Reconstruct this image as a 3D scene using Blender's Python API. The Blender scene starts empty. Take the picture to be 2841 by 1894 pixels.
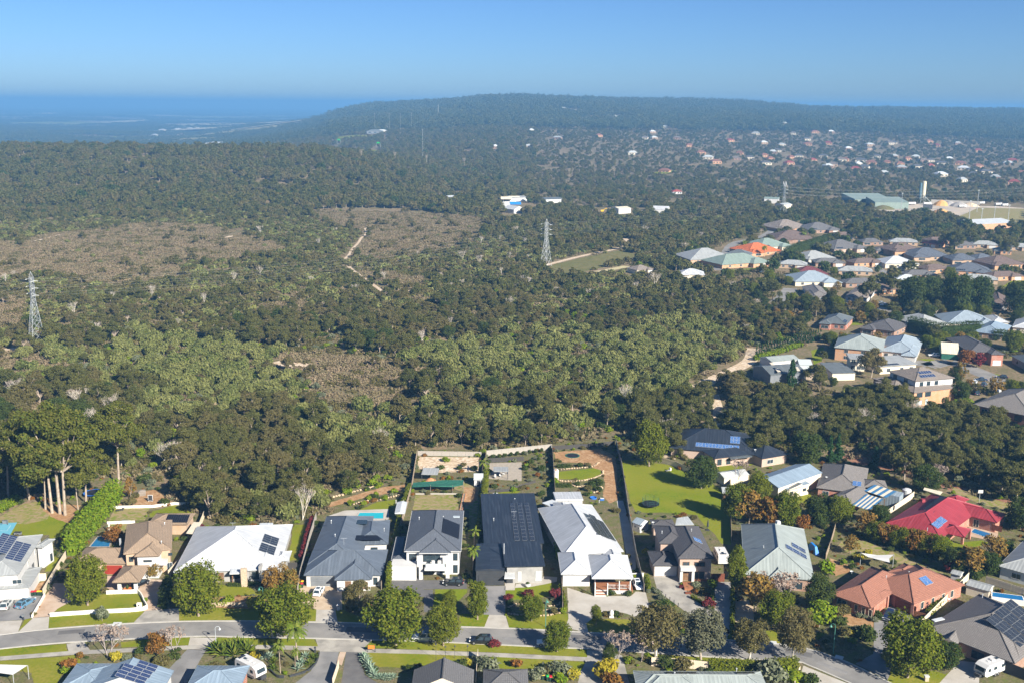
import bpy, bmesh, math, random
import numpy as np
from mathutils import Vector, Matrix, Euler
from mathutils.geometry import tessellate_polygon
R = math.radians
sc = bpy.context.scene
# ---------------------------------------------------------------- camera
cam = bpy.data.cameras.new('camera'); camo = bpy.data.objects.new('camera', cam)
sc.collection.objects.link(camo); sc.camera = camo
cam.sensor_width = 36; cam.lens = 36 * 2900 / 2841; cam.clip_start = 1; cam.clip_end = 120000
camo.matrix_world = Matrix.Translation((0, 0, 103)) @ Euler((R(90 - 12.77), 0, 0)).to_matrix().to_4x4() @ Matrix.Rotation(R(0.5), 4, 'Z')
# ---------------------------------------------------------------- sky and sun
SUN = Vector((0.563, -0.658, 0.5)).normalized()
wd = bpy.data.worlds.new('World'); sc.world = wd; wd.use_nodes = True
nt = wd.node_tree; sky = nt.nodes.new('ShaderNodeTexSky'); sky.sky_type = 'NISHITA'; sky.sun_disc = False
sky.sun_elevation = R(30); sky.sun_rotation = math.atan2(SUN.x, SUN.y); sky.altitude = 100
sky.air_density = 0.75; sky.dust_density = 0.5; sky.ozone_density = 10.0
bg = nt.nodes['Background']; bg.inputs[1].default_value = 0.05
nt.links.new(sky.outputs[0], bg.inputs[0])
sl = bpy.data.lights.new('sun', 'SUN'); sl.energy = 5.0; sl.angle = R(0.5); sl.color = (1, .94, .83)
so = bpy.data.objects.new('sun', sl); sc.collection.objects.link(so); so.location = (150, -150, 300)
so.rotation_euler = SUN.to_track_quat('Z', 'Y').to_euler()
vs = sc.view_settings; vs.view_transform = 'Standard'; vs.look = 'None'; vs.exposure = 1.32; vs.gamma = 1
cy = sc.cycles; cy.max_bounces = 5; cy.diffuse_bounces = 2; cy.glossy_bounces = 2; cy.transmission_bounces = 2
cy.volume_bounces = 0; cy.use_adaptive_sampling = True; cy.adaptive_threshold = .02; cy.transparent_max_bounces = 4; cy.caustics_reflective = False; cy.caustics_refractive = False
# ---------------------------------------------------------------- materials
MT = {}
def nodes(name):
    m = bpy.data.materials.new(name); m.use_nodes = True; MT[name] = m
    t = m.node_tree; b = t.nodes['Principled BSDF']; return m, t, b
def N(t, ty, **k):
    n = t.nodes.new('ShaderNode' + ty)
    for a, v in k.items(): setattr(n, a, v)
    return n
def mixc(t, fac, a, b, blend='MIX'):
    n = N(t, 'Mix', data_type='RGBA', blend_type=blend)
    for s, v in ((0, fac), (6, a), (7, b)):
        if hasattr(v, 'is_linked'): t.links.new(v, n.inputs[s])
        elif isinstance(v, (int, float)): n.inputs[s].default_value = v
        else: n.inputs[s].default_value = (*v[:3], 1)
    return n.outputs[2]
def ramp(t, src, lo, hi):
    n = N(t, 'MapRange'); t.links.new(src, n.inputs[0]); n.inputs[1].default_value = lo; n.inputs[2].default_value = hi
    return n.outputs[0]
def noise(t, co, s, d=3):
    n = N(t, 'TexNoise'); n.inputs['Scale'].default_value = s; n.inputs['Detail'].default_value = d
    t.links.new(co, n.inputs['Vector']); return n.outputs[0]
def bumpn(t, b, h, st, dist=.02):
    n = N(t, 'Bump'); n.inputs['Strength'].default_value = st; n.inputs['Distance'].default_value = dist
    t.links.new(h, n.inputs['Height']); t.links.new(n.outputs[0], b.inputs['Normal'])
def mat(name, c1, c2=None, s=1.0, rough=.8, metal=0, bump=0, c3=None, s3=.12, spec=.3):
    """plain surface with two scales of colour wear"""
    m, t, b = nodes(name)
    c2 = c2 or tuple(x * .82 for x in c1)
    co = N(t, 'TexCoord').outputs['Object']
    n1 = noise(t, co, s)
    col = mixc(t, ramp(t, n1, .35, .65), c1, c2)
    if c3: col = mixc(t, ramp(t, noise(t, co, s3, 4), .45, .62), col, c3)
    t.links.new(col, b.inputs['Base Color'])
    b.inputs['Roughness'].default_value = rough; b.inputs['Metallic'].default_value = metal
    b.inputs['Specular IOR Level'].default_value = spec
    if bump: bumpn(t, b, noise(t, co, s * 6), bump)
    return m
def uvw(t): return N(t, 'UVMap').outputs[0]
def metal_roof(name, c, rough=.42):
    m, t, b = nodes(name); uv = uvw(t)
    w = N(t, 'TexWave', wave_type='BANDS', bands_direction='X'); w.inputs['Scale'].default_value = .42
    t.links.new(uv, w.inputs[0])
    co = N(t, 'TexCoord').outputs['Object']
    col = mixc(t, ramp(t, noise(t, co, .35, 4), .4, .65), c, tuple(x * .84 for x in c))
    mp = N(t, 'Mapping'); mp.inputs['Scale'].default_value = (1.6, .12, 1); t.links.new(uv, mp.inputs[0])
    col = mixc(t, ramp(t, noise(t, mp.outputs[0], 1, 4), .5, .8), col, tuple(min(1, x * 1.25 + .02) for x in c))
    col = mixc(t, ramp(t, noise(t, mp.outputs[0], 2.3, 3), .55, .75), col, tuple(x * .7 for x in c))
    col = mixc(t, ramp(t, w.outputs[1], .93, 1.0), col, tuple(x * .8 for x in c))
    t.links.new(col, b.inputs['Base Color']); b.inputs['Roughness'].default_value = rough
    bumpn(t, b, w.outputs[1], .5, .04); return m
def tile_roof(name, c):
    m, t, b = nodes(name); uv = uvw(t)
    k = N(t, 'TexBrick'); k.inputs['Scale'].default_value = 1; k.offset = 0
    k.inputs['Brick Width'].default_value = .33; k.inputs['Row Height'].default_value = .36
    k.inputs['Mortar Size'].default_value = .045; k.inputs['Mortar Smooth'].default_value = .6
    k.inputs['Color1'].default_value = (*c, 1); k.inputs['Color2'].default_value = (*[x * .8 for x in c], 1)
    k.inputs['Mortar'].default_value = (*[x * .42 for x in c], 1)
    t.links.new(uv, k.inputs[0])
    co = N(t, 'TexCoord').outputs['Object']
    col = mixc(t, ramp(t, noise(t, co, .5, 5), .42, .7), k.outputs[0], tuple(x * .72 for x in c))
    t.links.new(col, b.inputs['Base Color']); b.inputs['Roughness'].default_value = .75
    inv = N(t, 'Math', operation='SUBTRACT'); inv.inputs[0].default_value = 1; t.links.new(k.outputs[1], inv.inputs[1])
    bumpn(t, b, inv.outputs[0], .8, .05); return m
def brick_wall(name, c, mortar=(.35, .32, .28)):
    m, t, b = nodes(name); uv = uvw(t)
    k = N(t, 'TexBrick'); k.inputs['Scale'].default_value = 1
    k.inputs['Brick Width'].default_value = .24; k.inputs['Row Height'].default_value = .086; k.inputs['Mortar Size'].default_value = .01
    k.inputs['Color1'].default_value = (*c, 1); k.inputs['Color2'].default_value = (*[x * .75 for x in c], 1)
    k.inputs['Mortar'].default_value = (*mortar, 1); t.links.new(uv, k.inputs[0])
    co = N(t, 'TexCoord').outputs['Object']
    col = mixc(t, ramp(t, noise(t, co, .6, 4), .45, .75), k.outputs[0], tuple(x * .8 for x in c))
    t.links.new(col, b.inputs['Base Color']); b.inputs['Roughness'].default_value = .9; return m
def leaf(name, a, b2, c, trans=.3):
    """foliage: per plant and per leaf colour"""
    m, t, b = nodes(name)
    oi = N(t, 'ObjectInfo').outputs['Random']; at = N(t, 'Attribute', attribute_name='shade').outputs['Fac']
    col = mixc(t, oi, a, b2); col = mixc(t, ramp(t, at, .45, 1), col, c)
    dd = N(t, 'BsdfDiffuse'); tr = N(t, 'BsdfTranslucent'); mx = N(t, 'MixShader'); mx.inputs[0].default_value = trans
    t.links.new(col, dd.inputs[0]); t.links.new(col, tr.inputs[0])
    t.links.new(dd.outputs[0], mx.inputs[1]); t.links.new(tr.outputs[0], mx.inputs[2])
    t.links.new(mx.outputs[0], t.nodes['Material Output'].inputs[0]); return m
def ground_mat(name, cols, scales):
    """terrain: layers of earth, litter and low cover mixed by noise"""
    m, t, b = nodes(name); co = N(t, 'TexCoord').outputs['Object']
    col = cols[0]
    for c, s in zip(cols[1:], scales): col = mixc(t, ramp(t, noise(t, co, s, 5), .42, .6), col, c)
    t.links.new(col, b.inputs['Base Color']); b.inputs['Roughness'].default_value = 1; b.inputs['Specular IOR Level'].default_value = .1
    bumpn(t, b, noise(t, co, 2, 6), .6, .1); return m
ground_mat('bush_floor', [(.2, .145, .095), (.14, .12, .06), (.26, .18, .12), (.12, .11, .05)], [.15, .04, .8])
ground_mat('grass', [(.152, .18, .009), (.112, .153, .007), (.215, .193, .031), (.162, .171, .014)], [.22, .1, 1.3])
ground_mat('lush_grass', [(.13, .176, .007), (.1, .15, .006), (.185, .185, .02), (.158, .18, .011)], [.3, .07, 1.5])
ground_mat('dry_grass', [(.21, .20, .045), (.25, .20, .09), (.15, .18, .03), (.28, .21, .12)], [.12, .3, .9])
ground_mat('far_field', [(.4, .36, .19), (.46, .38, .24)], [.01])
ground_mat('rough_grass', [(.13, .135, .035), (.175, .15, .06), (.095, .105, .03), (.14, .12, .05)], [.05, .2, .9])
ground_mat('mulch', [(.13, .125, .05), (.105, .125, .028), (.18, .14, .09), (.1, .095, .04)], [.11, .5, 2.5])
ground_mat('dirt', [(.34, .2, .1), (.42, .28, .16), (.27, .15, .07)], [.3, 1.2])
ground_mat('sand', [(.55, .44, .31), (.62, .52, .4), (.4, .29, .19)], [.2, .9])
ground_mat('red_gravel', [(.27, .13, .085), (.33, .18, .12), (.2, .1, .06)], [.3, 1.6])
ground_mat('yard', [(.42, .36, .3), (.3, .27, .24), (.48, .4, .3)], [.02, .1])
mat('asphalt', (.205, .196, .183), (.17, .163, .155), .45, .92, c3=(.24, .227, .21), s3=.14, bump=.2)
mat('kerb', (.42, .40, .36), (.36, .34, .3), .8, .9)
mat('concrete', (.4, .365, .315), (.34, .31, .265), .5, .9, c3=(.43, .4, .355), s3=.2)
mat('old_concrete', (.31, .285, .25), (.23, .215, .19), .35, .9, c3=(.36, .335, .29), s3=.3)
mat('aggregate', (.47, .37, .26), (.41, .31, .21), .6, .9)
mat('stamped', (.44, .32, .23), (.38, .265, .18), .6, .85, c3=(.47, .36, .27), s3=.25)
mat('dark_paving', (.13, .125, .12), (.105, .1, .1), .6, .85)
mat('grey_drive', (.2, .195, .19), (.16, .155, .15), .35, .85, c3=(.24, .23, .22), s3=.2)
mat('paver', (.36, .31, .25), (.3, .26, .21), 1.2, .9)
mat('court_blue', (.13, .36, .45), (.11, .32, .42), .8, .8)
mat('white_line', (.7, .7, .7), None, 2, .8)
mat('white', (.54, .53, .51), (.49, .48, .46), .3, .7)
mat('cream', (.62, .55, .43), (.56, .49, .38), .4, .8)
mat('white_warm', (.72, .68, .61), (.64, .6, .53), .4, .8)
mat('grey_render', (.33, .32, .3), (.26, .25, .235), .7, .9)
mat('lightgrey', (.5, .51, .5), (.45, .46, .45), .5, .7)
mat('charcoal', (.035, .038, .042), (.045, .047, .05), .6, .6)
mat('midgrey', (.17, .18, .19), (.14, .15, .16), .6, .6)
mat('timber', (.2, .11, .055), (.13, .075, .04), 1.5, .8)
mat('decking', (.3, .13, .06), (.24, .1, .05), 1.5, .7)
mat('grey_timber', (.25, .21, .175), (.17, .145, .12), 1.2, .9)
mat('fence_cream', (.62, .53, .4), (.57, .48, .36), .4, .7)
mat('fence_grey', (.34, .31, .27), (.29, .265, .23), .4, .8)
mat('fence_wood', (.33, .26, .18), (.22, .17, .12), 1.1, .9)
mat('fence_dark', (.06, .055, .05), None, 1, .8)
mat('red_door', (.28, .035, .02), None, .5, .5)
mat('brown_door', (.17, .055, .03), None, .5, .5)
mat('steel', (.52, .54, .55), (.44, .46, .47), .8, .45, metal=.4)
mat('galv', (.46, .48, .48), (.38, .4, .4), .8, .5, metal=.3)
mat('lamp_green', (.07, .22, .17), None, 1, .5)
mat('bark', (.3, .24, .18), (.2, .155, .115), 2, .95)
mat('pale_bark', (.38, .32, .25), (.26, .2, .15), 1.5, .9)
mat('white_bark', (.6, .55, .47), (.42, .36, .3), 1.5, .9)
mat('dead_wood', (.42, .36, .32), (.3, .25, .22), 2, .9)
mat('boulder', (.5, .38, .24), (.4, .3, .2), 1.5, .9)
mat('stone', (.5, .4, .29), (.38, .3, .21), 3, .9, bump=.5)
mat('orange_pot', (.6, .18, .04), None, 1, .6)
mat('plastic_black', (.02, .02, .022), None, 1, .5)
mat('bin_green', (.02, .045, .03), None, 1, .5)
mat('bin_yellow', (.75, .45, .02), None, 1, .5)
mat('bin_red', (.55, .02, .03), None, 1, .5)
mat('bin_lime', (.03, .42, .08), None, 1, .5)
mat('tarp_blue', (.02, .22, .62), (.015, .15, .5), 1.5, .5)
mat('net_green', (.015, .09, .06), (.03, .13, .09), 2, .8)
mat('hoop_blue', (.03, .15, .5), None, 1, .5)
mat('sign_orange', (.62, .2, .03), None, 1, .6)
mat('terracotta_soil', (.5, .24, .11), (.42, .19, .09), 1.5, .95)
mat('tyre', (.015, .015, .015), None, 1, .9)
mat('rim', (.45, .45, .46), None, 1, .35, metal=.7)
mat('head_lamp', (.8, .8, .78), None, 1, .2)
mat('tail_lamp', (.5, .01, .01), None, 1, .3)
mat('silo_cream', (.62, .56, .4), (.55, .5, .36), .5, .6)
mat('silo_blue', (.1, .17, .2), None, .5, .6)
mat('sand_pile', (.62, .34, .12), (.52, .28, .1), .4, .95)
mat('grey_pile', (.36, .33, .3), (.28, .26, .24), .4, .95)
mat('wire', (.33, .33, .32), None, 1, .5)
for n, c in (('car_white', (.75, .76, .76)), ('car_silver', (.42, .43, .42)), ('car_blue', (.09, .19, .28)), ('car_black', (.012, .013, .016)),
             ('car_navy', (.012, .02, .055)), ('car_grey', (.5, .52, .52)), ('car_red', (.4, .03, .02)), ('car_dark', (.03, .05, .08))):
    m, t, b = nodes(n); b.inputs['Base Color'].default_value = (*c, 1); b.inputs['Roughness'].default_value = .25; b.inputs['Coat Weight'].default_value = .6
m, t, b = nodes('glass'); b.inputs['Base Color'].default_value = (.03, .045, .055, 1); b.inputs['Roughness'].default_value = .08
m, t, b = nodes('pale_glass'); b.inputs['Base Color'].default_value = (.42, .47, .48, 1); b.inputs['Roughness'].default_value = .12
m, t, b = nodes('pool_water'); b.inputs['Base Color'].default_value = (.02, .36, .42, 1); b.inputs['Roughness'].default_value = .06
bumpn(t, b, noise(t, N(t, 'TexCoord').outputs['Object'], 1.5), .15, .05)
m, t, b = nodes('pool_blue'); b.inputs['Base Color'].default_value = (.015, .13, .3, 1); b.inputs['Roughness'].default_value = .06
def cells(name, c, line, nx, ny):
    m, t, b = nodes(name); k = N(t, 'TexBrick'); k.offset = 0; k.inputs['Scale'].default_value = 1
    k.inputs['Brick Width'].default_value = 1 / nx; k.inputs['Row Height'].default_value = 1 / ny; k.inputs['Mortar Size'].default_value = .008
    for i, v in (('Color1', c), ('Color2', tuple(x * 1.25 for x in c)), ('Mortar', line)): k.inputs[i].default_value = (*v, 1)
    t.links.new(uvw(t), k.inputs[0]); t.links.new(k.outputs[0], b.inputs['Base Color']); b.inputs['Roughness'].default_value = .15
cells('cells_blue', (.008, .022, .075), (.12, .14, .2), 6, 10)
cells('cells_dark', (.008, .011, .02), (.09, .1, .11), 6, 10)
cells('cells_bright', (.02, .09, .26), (.3, .35, .42), 5, 8)
mat('pool_mat', (.01, .012, .02), None, 1, .6)
RM = dict(metal_white=(.46, .47, .48), metal_slate=(.1, .12, .148), metal_black=(.02, .027, .04), metal_grey=(.3, .31, .305),
          metal_green=(.27, .3, .285), metal_blue=(.2, .26, .32), metal_lightblue=(.26, .31, .35), metal_shale=(.42, .44, .43), metal_red=(.27, .032, .042), metal_dark=(.11, .125, .13),
          metal_cream=(.62, .56, .42), metal_pale=(.5, .52, .53), metal_jade=(.2, .255, .22), metal_cobalt=(.05, .17, .33))
for k, c in RM.items(): metal_roof(k, c, .52)
TM = dict(tile_beige=(.36, .26, .175), tile_slate=(.115, .13, .158), tile_brown=(.105, .1, .105), tile_terracotta=(.36, .155, .10), tile_grey=(.22, .2, .185),
          tile_midgrey=(.15, .145, .145), tile_taupe=(.27, .225, .19), tile_orange=(.62, .16, .05), tile_red=(.38, .075, .06), tile_maroon=(.17, .04, .045), tile_umber=(.17, .12, .1))
for k, c in TM.items(): tile_roof(k, c)
brick_wall('brick_tan', (.5, .32, .19)); brick_wall('brick_red', (.42, .14, .08)); brick_wall('brick_orange', (.55, .27, .12))
brick_wall('brick_pink', (.48, .33, .25)); brick_wall('brick_brown', (.3, .16, .1))
leaf('leaf_gum', (.08, .092, .024), (.14, .135, .04), (.175, .17, .06), .46)
leaf('leaf_greygum', (.095, .1, .055), (.12, .122, .07), (.16, .16, .1))
leaf('leaf_tallgum', (.085, .108, .02), (.115, .12, .024), (.165, .155, .035), .35)
leaf('leaf_olive', (.125, .118, .038), (.165, .142, .055), (.2, .17, .075), .46)
leaf('leaf_wattle', (.13, .16, .042), (.225, .23, .075), (.27, .27, .1), .42)
leaf('leaf_silver', (.12, .14, .075), (.165, .18, .105), (.23, .24, .16))
leaf('leaf_heath', (.225, .17, .105), (.185, .16, .08), (.29, .225, .14), .25)
leaf('leaf_street', (.085, .118, .012), (.118, .138, .014), (.175, .18, .022))
leaf('leaf_dark', (.045, .075, .018), (.068, .092, .022), (.1, .12, .032), .4)
leaf('leaf_lime', (.12, .2, .012), (.16, .21, .015), (.22, .25, .02))
leaf('leaf_yellow', (.33, .26, .02), (.3, .28, .03), (.42, .34, .04))
leaf('leaf_autumn', (.2, .12, .03), (.16, .13, .035), (.3, .17, .04))
leaf('leaf_rust', (.2, .085, .025), (.16, .11, .025), (.28, .12, .03))
leaf('leaf_crimson', (.13, .025, .025), (.11, .03, .035), (.2, .04, .04))
leaf('leaf_pine', (.025, .06, .02), (.035, .075, .022), (.05, .095, .03))
leaf('leaf_far', (.06, .085, .035), (.095, .105, .048), (.135, .14, .07), .3)
leaf('leaf_twig', (.26, .2, .16), (.22, .17, .14), (.32, .25, .2), .1)
leaf('leaf_agave', (.2, .27, .2), (.17, .25, .17), (.3, .35, .25), .1)
leaf('leaf_palm', (.1, .155, .02), (.13, .17, .025), (.2, .21, .04))
# ---------------------------------------------------------------- mesh helpers
COL = sc.collection
class MB:
    def __init__(s): s.v = []; s.f = []; s.u = []; s.m = []
    def face(s, pts, uv=None, m=0):
        i = len(s.v); s.v += [tuple(p) for p in pts]; s.f.append(tuple(range(i, i + len(pts))))
        s.u.append(uv or [(0, 0)] * len(pts)); s.m.append(m)
    def box(s, c, d, rz=0, m=0, taper=1):
        ca, sa = math.cos(rz), math.sin(rz); x, y, z = [k / 2 for k in d]
        P = []
        for k, (zz, q) in enumerate(((-z, 1), (z, taper))):
            for a, b in ((-x, -y), (x, -y), (x, y), (-x, y)):
                P.append((c[0] + a * q * ca - b * q * sa, c[1] + a * q * sa + b * q * ca, c[2] + zz))
        D = (d[0], d[1], d[0], d[1])
        for k in range(4):
            j = (k + 1) % 4
            s.face((P[k], P[j], P[4 + j], P[4 + k]), [(0, P[0][2]), (D[k], P[0][2]), (D[k], P[4][2]), (0, P[4][2])], m)
        s.face(P[4:8], [(0, 0), (d[0], 0), (d[0], d[1]), (0, d[1])], m); s.face((P[3], P[2], P[1], P[0]), None, m)
    def tube(s, p, q, r0, r1, n=6, m=0, cap=True):
        p, q = Vector(p), Vector(q); a = (q - p)
        if a.length < 1e-6: return
        a.normalize(); t = Vector((1, 0, 0)) if abs(a.x) < .8 else Vector((0, 1, 0)); x = a.cross(t).normalized(); y = a.cross(x)
        A = []; B = []
        for k in range(n):
            w = 2 * math.pi * k / n; d = x * math.cos(w) + y * math.sin(w); A.append(p + d * r0); B.append(q + d * r1)
        for k in range(n): s.face((A[k], B[k], B[(k + 1) % n], A[(k + 1) % n]), None, m)
        if cap: s.face(B[::-1], None, m); s.face(A, None, m)
    def lathe(s, prof, n=12, c=(0, 0), m=0):
        for (r0, z0), (r1, z1) in zip(prof, prof[1:]):
            for k in range(n):
                a, b = 2 * math.pi * k / n, 2 * math.pi * (k + 1) / n
                P = [(c[0] + r0 * math.cos(a), c[1] + r0 * math.sin(a), z0), (c[0] + r0 * math.cos(b), c[1] + r0 * math.sin(b), z0),
                     (c[0] + r1 * math.cos(b), c[1] + r1 * math.sin(b), z1), (c[0] + r1 * math.cos(a), c[1] + r1 * math.sin(a), z1)]
                if r0 < 1e-5: P = [P[0], P[2], P[3]]
                elif r1 < 1e-5: P = P[:3]
                s.face(P, None, m)
    def mesh(s, name, mats, smooth=False):
        me = bpy.data.meshes.new(name); me.from_pydata(s.v, [], s.f)
        uv = me.uv_layers.new(name='UVMap'); uv.data.foreach_set('uv', [c for f in s.u for p in f for c in p])
        me.polygons.foreach_set('material_index', s.m)
        for k in mats: me.materials.append(MT[k])
        if smooth: me.polygons.foreach_set('use_smooth', [True] * len(s.f))
        return me
def ob(name, me, parent=None, loc=(0, 0, 0), rz=0, scale=None):
    o = bpy.data.objects.new(name, me); COL.objects.link(o); o.location = loc; o.rotation_euler = (0, 0, rz)
    if scale is not None: o.scale = scale if hasattr(scale, '__len__') else (scale,) * 3
    if parent: o.parent = parent
    return o
def tag(o, label=None, cat=None, group=None, kind=None):
    for k, v in (('label', label), ('category', cat), ('group', group), ('kind', kind)):
        if v: o[k] = v
    return o
def thing(name, label, cat, loc=(0, 0, 0), rz=0, group=None, scale=None):
    return tag(ob(name, None, None, loc, rz, scale), label, cat, group)
def part(name, mb, mats, parent, loc=(0, 0, 0), rz=0, smooth=False):
    return ob(name, mb.mesh(name, [mats] if isinstance(mats, str) else mats, smooth), parent, loc, rz)
COVER = []
def sheet(name, pts, z, m, label=None, thick=0):
    """a level sheet of ground cover or paving at height z"""
    if name == 'lawn' and pts[0][1] < 420:   # grass edges are never ruler straight
        q = []; rj = random.Random(int(abs(pts[0][0]) * 100))
        for a, b in zip(pts, list(pts[1:]) + [pts[0]]):
            n = max(1, int(math.dist(a, b) / 1.1))
            for k in range(n): q.append((a[0] + (b[0] - a[0]) * k / n + (rj.uniform(-.13, .13) if k else 0), a[1] + (b[1] - a[1]) * k / n + (rj.uniform(-.17, .17) if k else 0)))
        pts = q
    mb = MB(); P = [Vector((x, y, z)) for x, y in pts]
    if z > .005: COVER.append(list(pts))
    if sum(a.x * b.y - b.x * a.y for a, b in zip(P, P[1:] + P[:1])) < 0: P.reverse()
    for t in tessellate_polygon([P]):
        q = [P[i] for i in t]
        if (q[1] - q[0]).cross(q[2] - q[0]).z < 0: q.reverse()
        mb.face(q)
    if thick:
        for a, b in zip(P, P[1:] + P[:1]): mb.face((a - Vector((0, 0, thick)), b - Vector((0, 0, thick)), b, a))
    o = part(name, mb, m, None); tag(o, label, None, None, 'structure'); return o
def strip(name, pts, w, z, h, m, parent=None):
    """a raised strip (kerb, edging, low wall) following a line"""
    mb = MB(); P = [Vector((*p, 0)) for p in pts]; L = []; Rr = []
    for i, p in enumerate(P):
        d = (P[min(i + 1, len(P) - 1)] - P[max(i - 1, 0)]).normalized(); n = Vector((-d.y, d.x, 0)) * w / 2; L.append(p + n); Rr.append(p - n)
    up = Vector((0, 0, z + h)); dn = Vector((0, 0, z))
    for i in range(len(P) - 1):
        mb.face((Rr[i] + up, Rr[i + 1] + up, L[i + 1] + up, L[i] + up)); mb.face((Rr[i] + dn, Rr[i + 1] + dn, Rr[i + 1] + up, Rr[i] + up)); mb.face((L[i + 1] + dn, L[i] + dn, L[i] + up, L[i + 1] + up))
    for i in (0, -1): mb.face((L[i] + dn, Rr[i] + dn, Rr[i] + up, L[i] + up))
    return part(name, mb, m, parent)
def smooth_line(pts, n=6):
    P = [Vector(p) for p in pts]; out = []
    for i in range(len(P) - 1):
        a, b, c, d = P[max(i - 1, 0)], P[i], P[i + 1], P[min(i + 2, len(P) - 1)]
        for k in range(n):
            t = k / n; out.append(tuple(.5 * (2 * b + (c - a) * t + (2 * a - 5 * b + 4 * c - d) * t * t + (3 * b - a - 3 * c + d) * t ** 3)))
    return out + [tuple(P[-1])]
def offset(pts, w):
    P = [Vector(p) for p in pts]; o = []
    for i, p in enumerate(P):
        d = (P[min(i + 1, len(P) - 1)] - P[max(i - 1, 0)]).normalized(); o.append((p.x - d.y * w, p.y + d.x * w))
    return o
def inside(poly, X, Y):
    c = np.zeros(len(X), bool); n = len(poly)
    for i in range(n):
        (x0, y0), (x1, y1) = poly[i], poly[(i + 1) % n]
        if y0 == y1: continue
        c ^= ((Y < y0) != (Y < y1)) & (X < (x1 - x0) * (Y - y0) / (y1 - y0) + x0)
    return c
# ---------------------------------------------------------------- terrain
CT = np.array([-.6, -.4, -.3, -.22, -.18, -.13, -.03, .1, .27, .49, .7]); CH = np.array([-48, -48, -46, -8, 28, 74, 112, 101, 84, 68, 50.])
def height(X, Y):
    X = np.asarray(X, float); Y = np.asarray(Y, float); D = np.maximum(Y, 1); t = X / D
    crest = np.interp(t, CT, CH) * (1 + .05 * np.sin(X / 310) + .035 * np.sin(X / 127 + 1))
    s = np.clip((Y - 1300) / 3100, 0, 1); s = s * s * (3 - 2 * s)
    b = np.clip((Y - 4800) / 4000, 0, 1); b = b * b * (3 - 2 * b)
    h = crest * s * (1 - b) + b * -48
    hill = 34 * np.exp(-((Y - 1500) / 330) ** 2) * np.clip((-.06 - t) / .12, 0, 1)
    roll = 5 * np.sin(X / 210 + 1) * np.sin(Y / 260) * np.clip((Y - 1150) / 600, 0, 1)
    return h + hill + roll
ys = np.concatenate([np.linspace(-300, 1200, 16), np.linspace(1260, 9000, 110), np.geomspace(9300, 25900, 26)])
xs = np.concatenate([-np.geomspace(29500, 3200, 14), np.linspace(-3000, 3000, 81), np.geomspace(3200, 29500, 14)])
GX, GY = np.meshgrid(xs, ys); GZ = height(GX, GY)
gm = bpy.data.meshes.new('terrain'); nx, ny = len(xs), len(ys)
gm.from_pydata(np.stack([GX.ravel(), GY.ravel(), GZ.ravel()], 1).tolist(), [], [(j * nx + i, j * nx + i + 1, (j + 1) * nx + i + 1, (j + 1) * nx + i) for j in range(ny - 1) for i in range(nx - 1)])
gm.materials.append(MT['bush_floor']); gm.polygons.foreach_set('use_smooth', [True] * len(gm.polygons))
tag(ob('terrain', gm), 'brown bushland ground rolling away to the hills', None, None, 'structure')
# ---------------------------------------------------------------- plants
def leaf_mesh(name, C, n, size, m, seed, aspect=1.0, shell=.5, up=.35, stand=0.0, low=.35):
    """many small leaf sprays on and inside the clumps C (centre, radii)"""
    r = np.random.default_rng(seed); C = np.asarray(C, float)
    a = (C[:, 3] * C[:, 4] + C[:, 3] * C[:, 5] + C[:, 4] * C[:, 5]); k = r.choice(len(C), n, p=a / a.sum())
    d = r.normal(size=(n, 3)); d[:, 2] += low; d /= np.linalg.norm(d, axis=1)[:, None]
    rad = shell + (1 - shell) * r.random(n) ** .6
    p = C[k, :3] + d * C[k, 3:] * rad[:, None] * (1 + .12 * r.normal(size=n))[:, None]
    nn = d * .7 + r.normal(size=(n, 3)) * .55; nn[:, 2] += up; nn /= np.linalg.norm(nn, axis=1)[:, None]
    t = r.normal(size=(n, 3)); t[:, 2] += stand * 3; t -= nn * (t * nn).sum(1)[:, None]; t /= np.linalg.norm(t, axis=1)[:, None] + 1e-9
    b = np.cross(nn, t); s = size * r.uniform(.6, 1.3, n)[:, None] / 2
    t = t * s * aspect; b = b * s
    V = np.stack([p - t - b * .7, p - t * .2 + b, p + t + b * .6, p + t * .3 - b], 1).reshape(-1, 3)
    me = bpy.data.meshes.new(name); me.from_pydata(V.tolist(), [], np.arange(4 * n).reshape(-1, 4).tolist())
    me.attributes.new('shade', 'FLOAT', 'FACE').data.foreach_set('value', r.random(n).astype('f'))
    me.materials.append(MT[m]); return me
def limbs(mb, base, tips, r0, rnd, n=5):
    for t in tips:
        t = Vector(t); b = Vector(base); m = b.lerp(t, .5) + Vector((rnd.uniform(-.4, .4), rnd.uniform(-.4, .4), .3))
        mb.tube(b, m, r0 * .6, r0 * .38, n, cap=False); mb.tube(m, t, r0 * .38, r0 * .1, n, cap=False)
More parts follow.
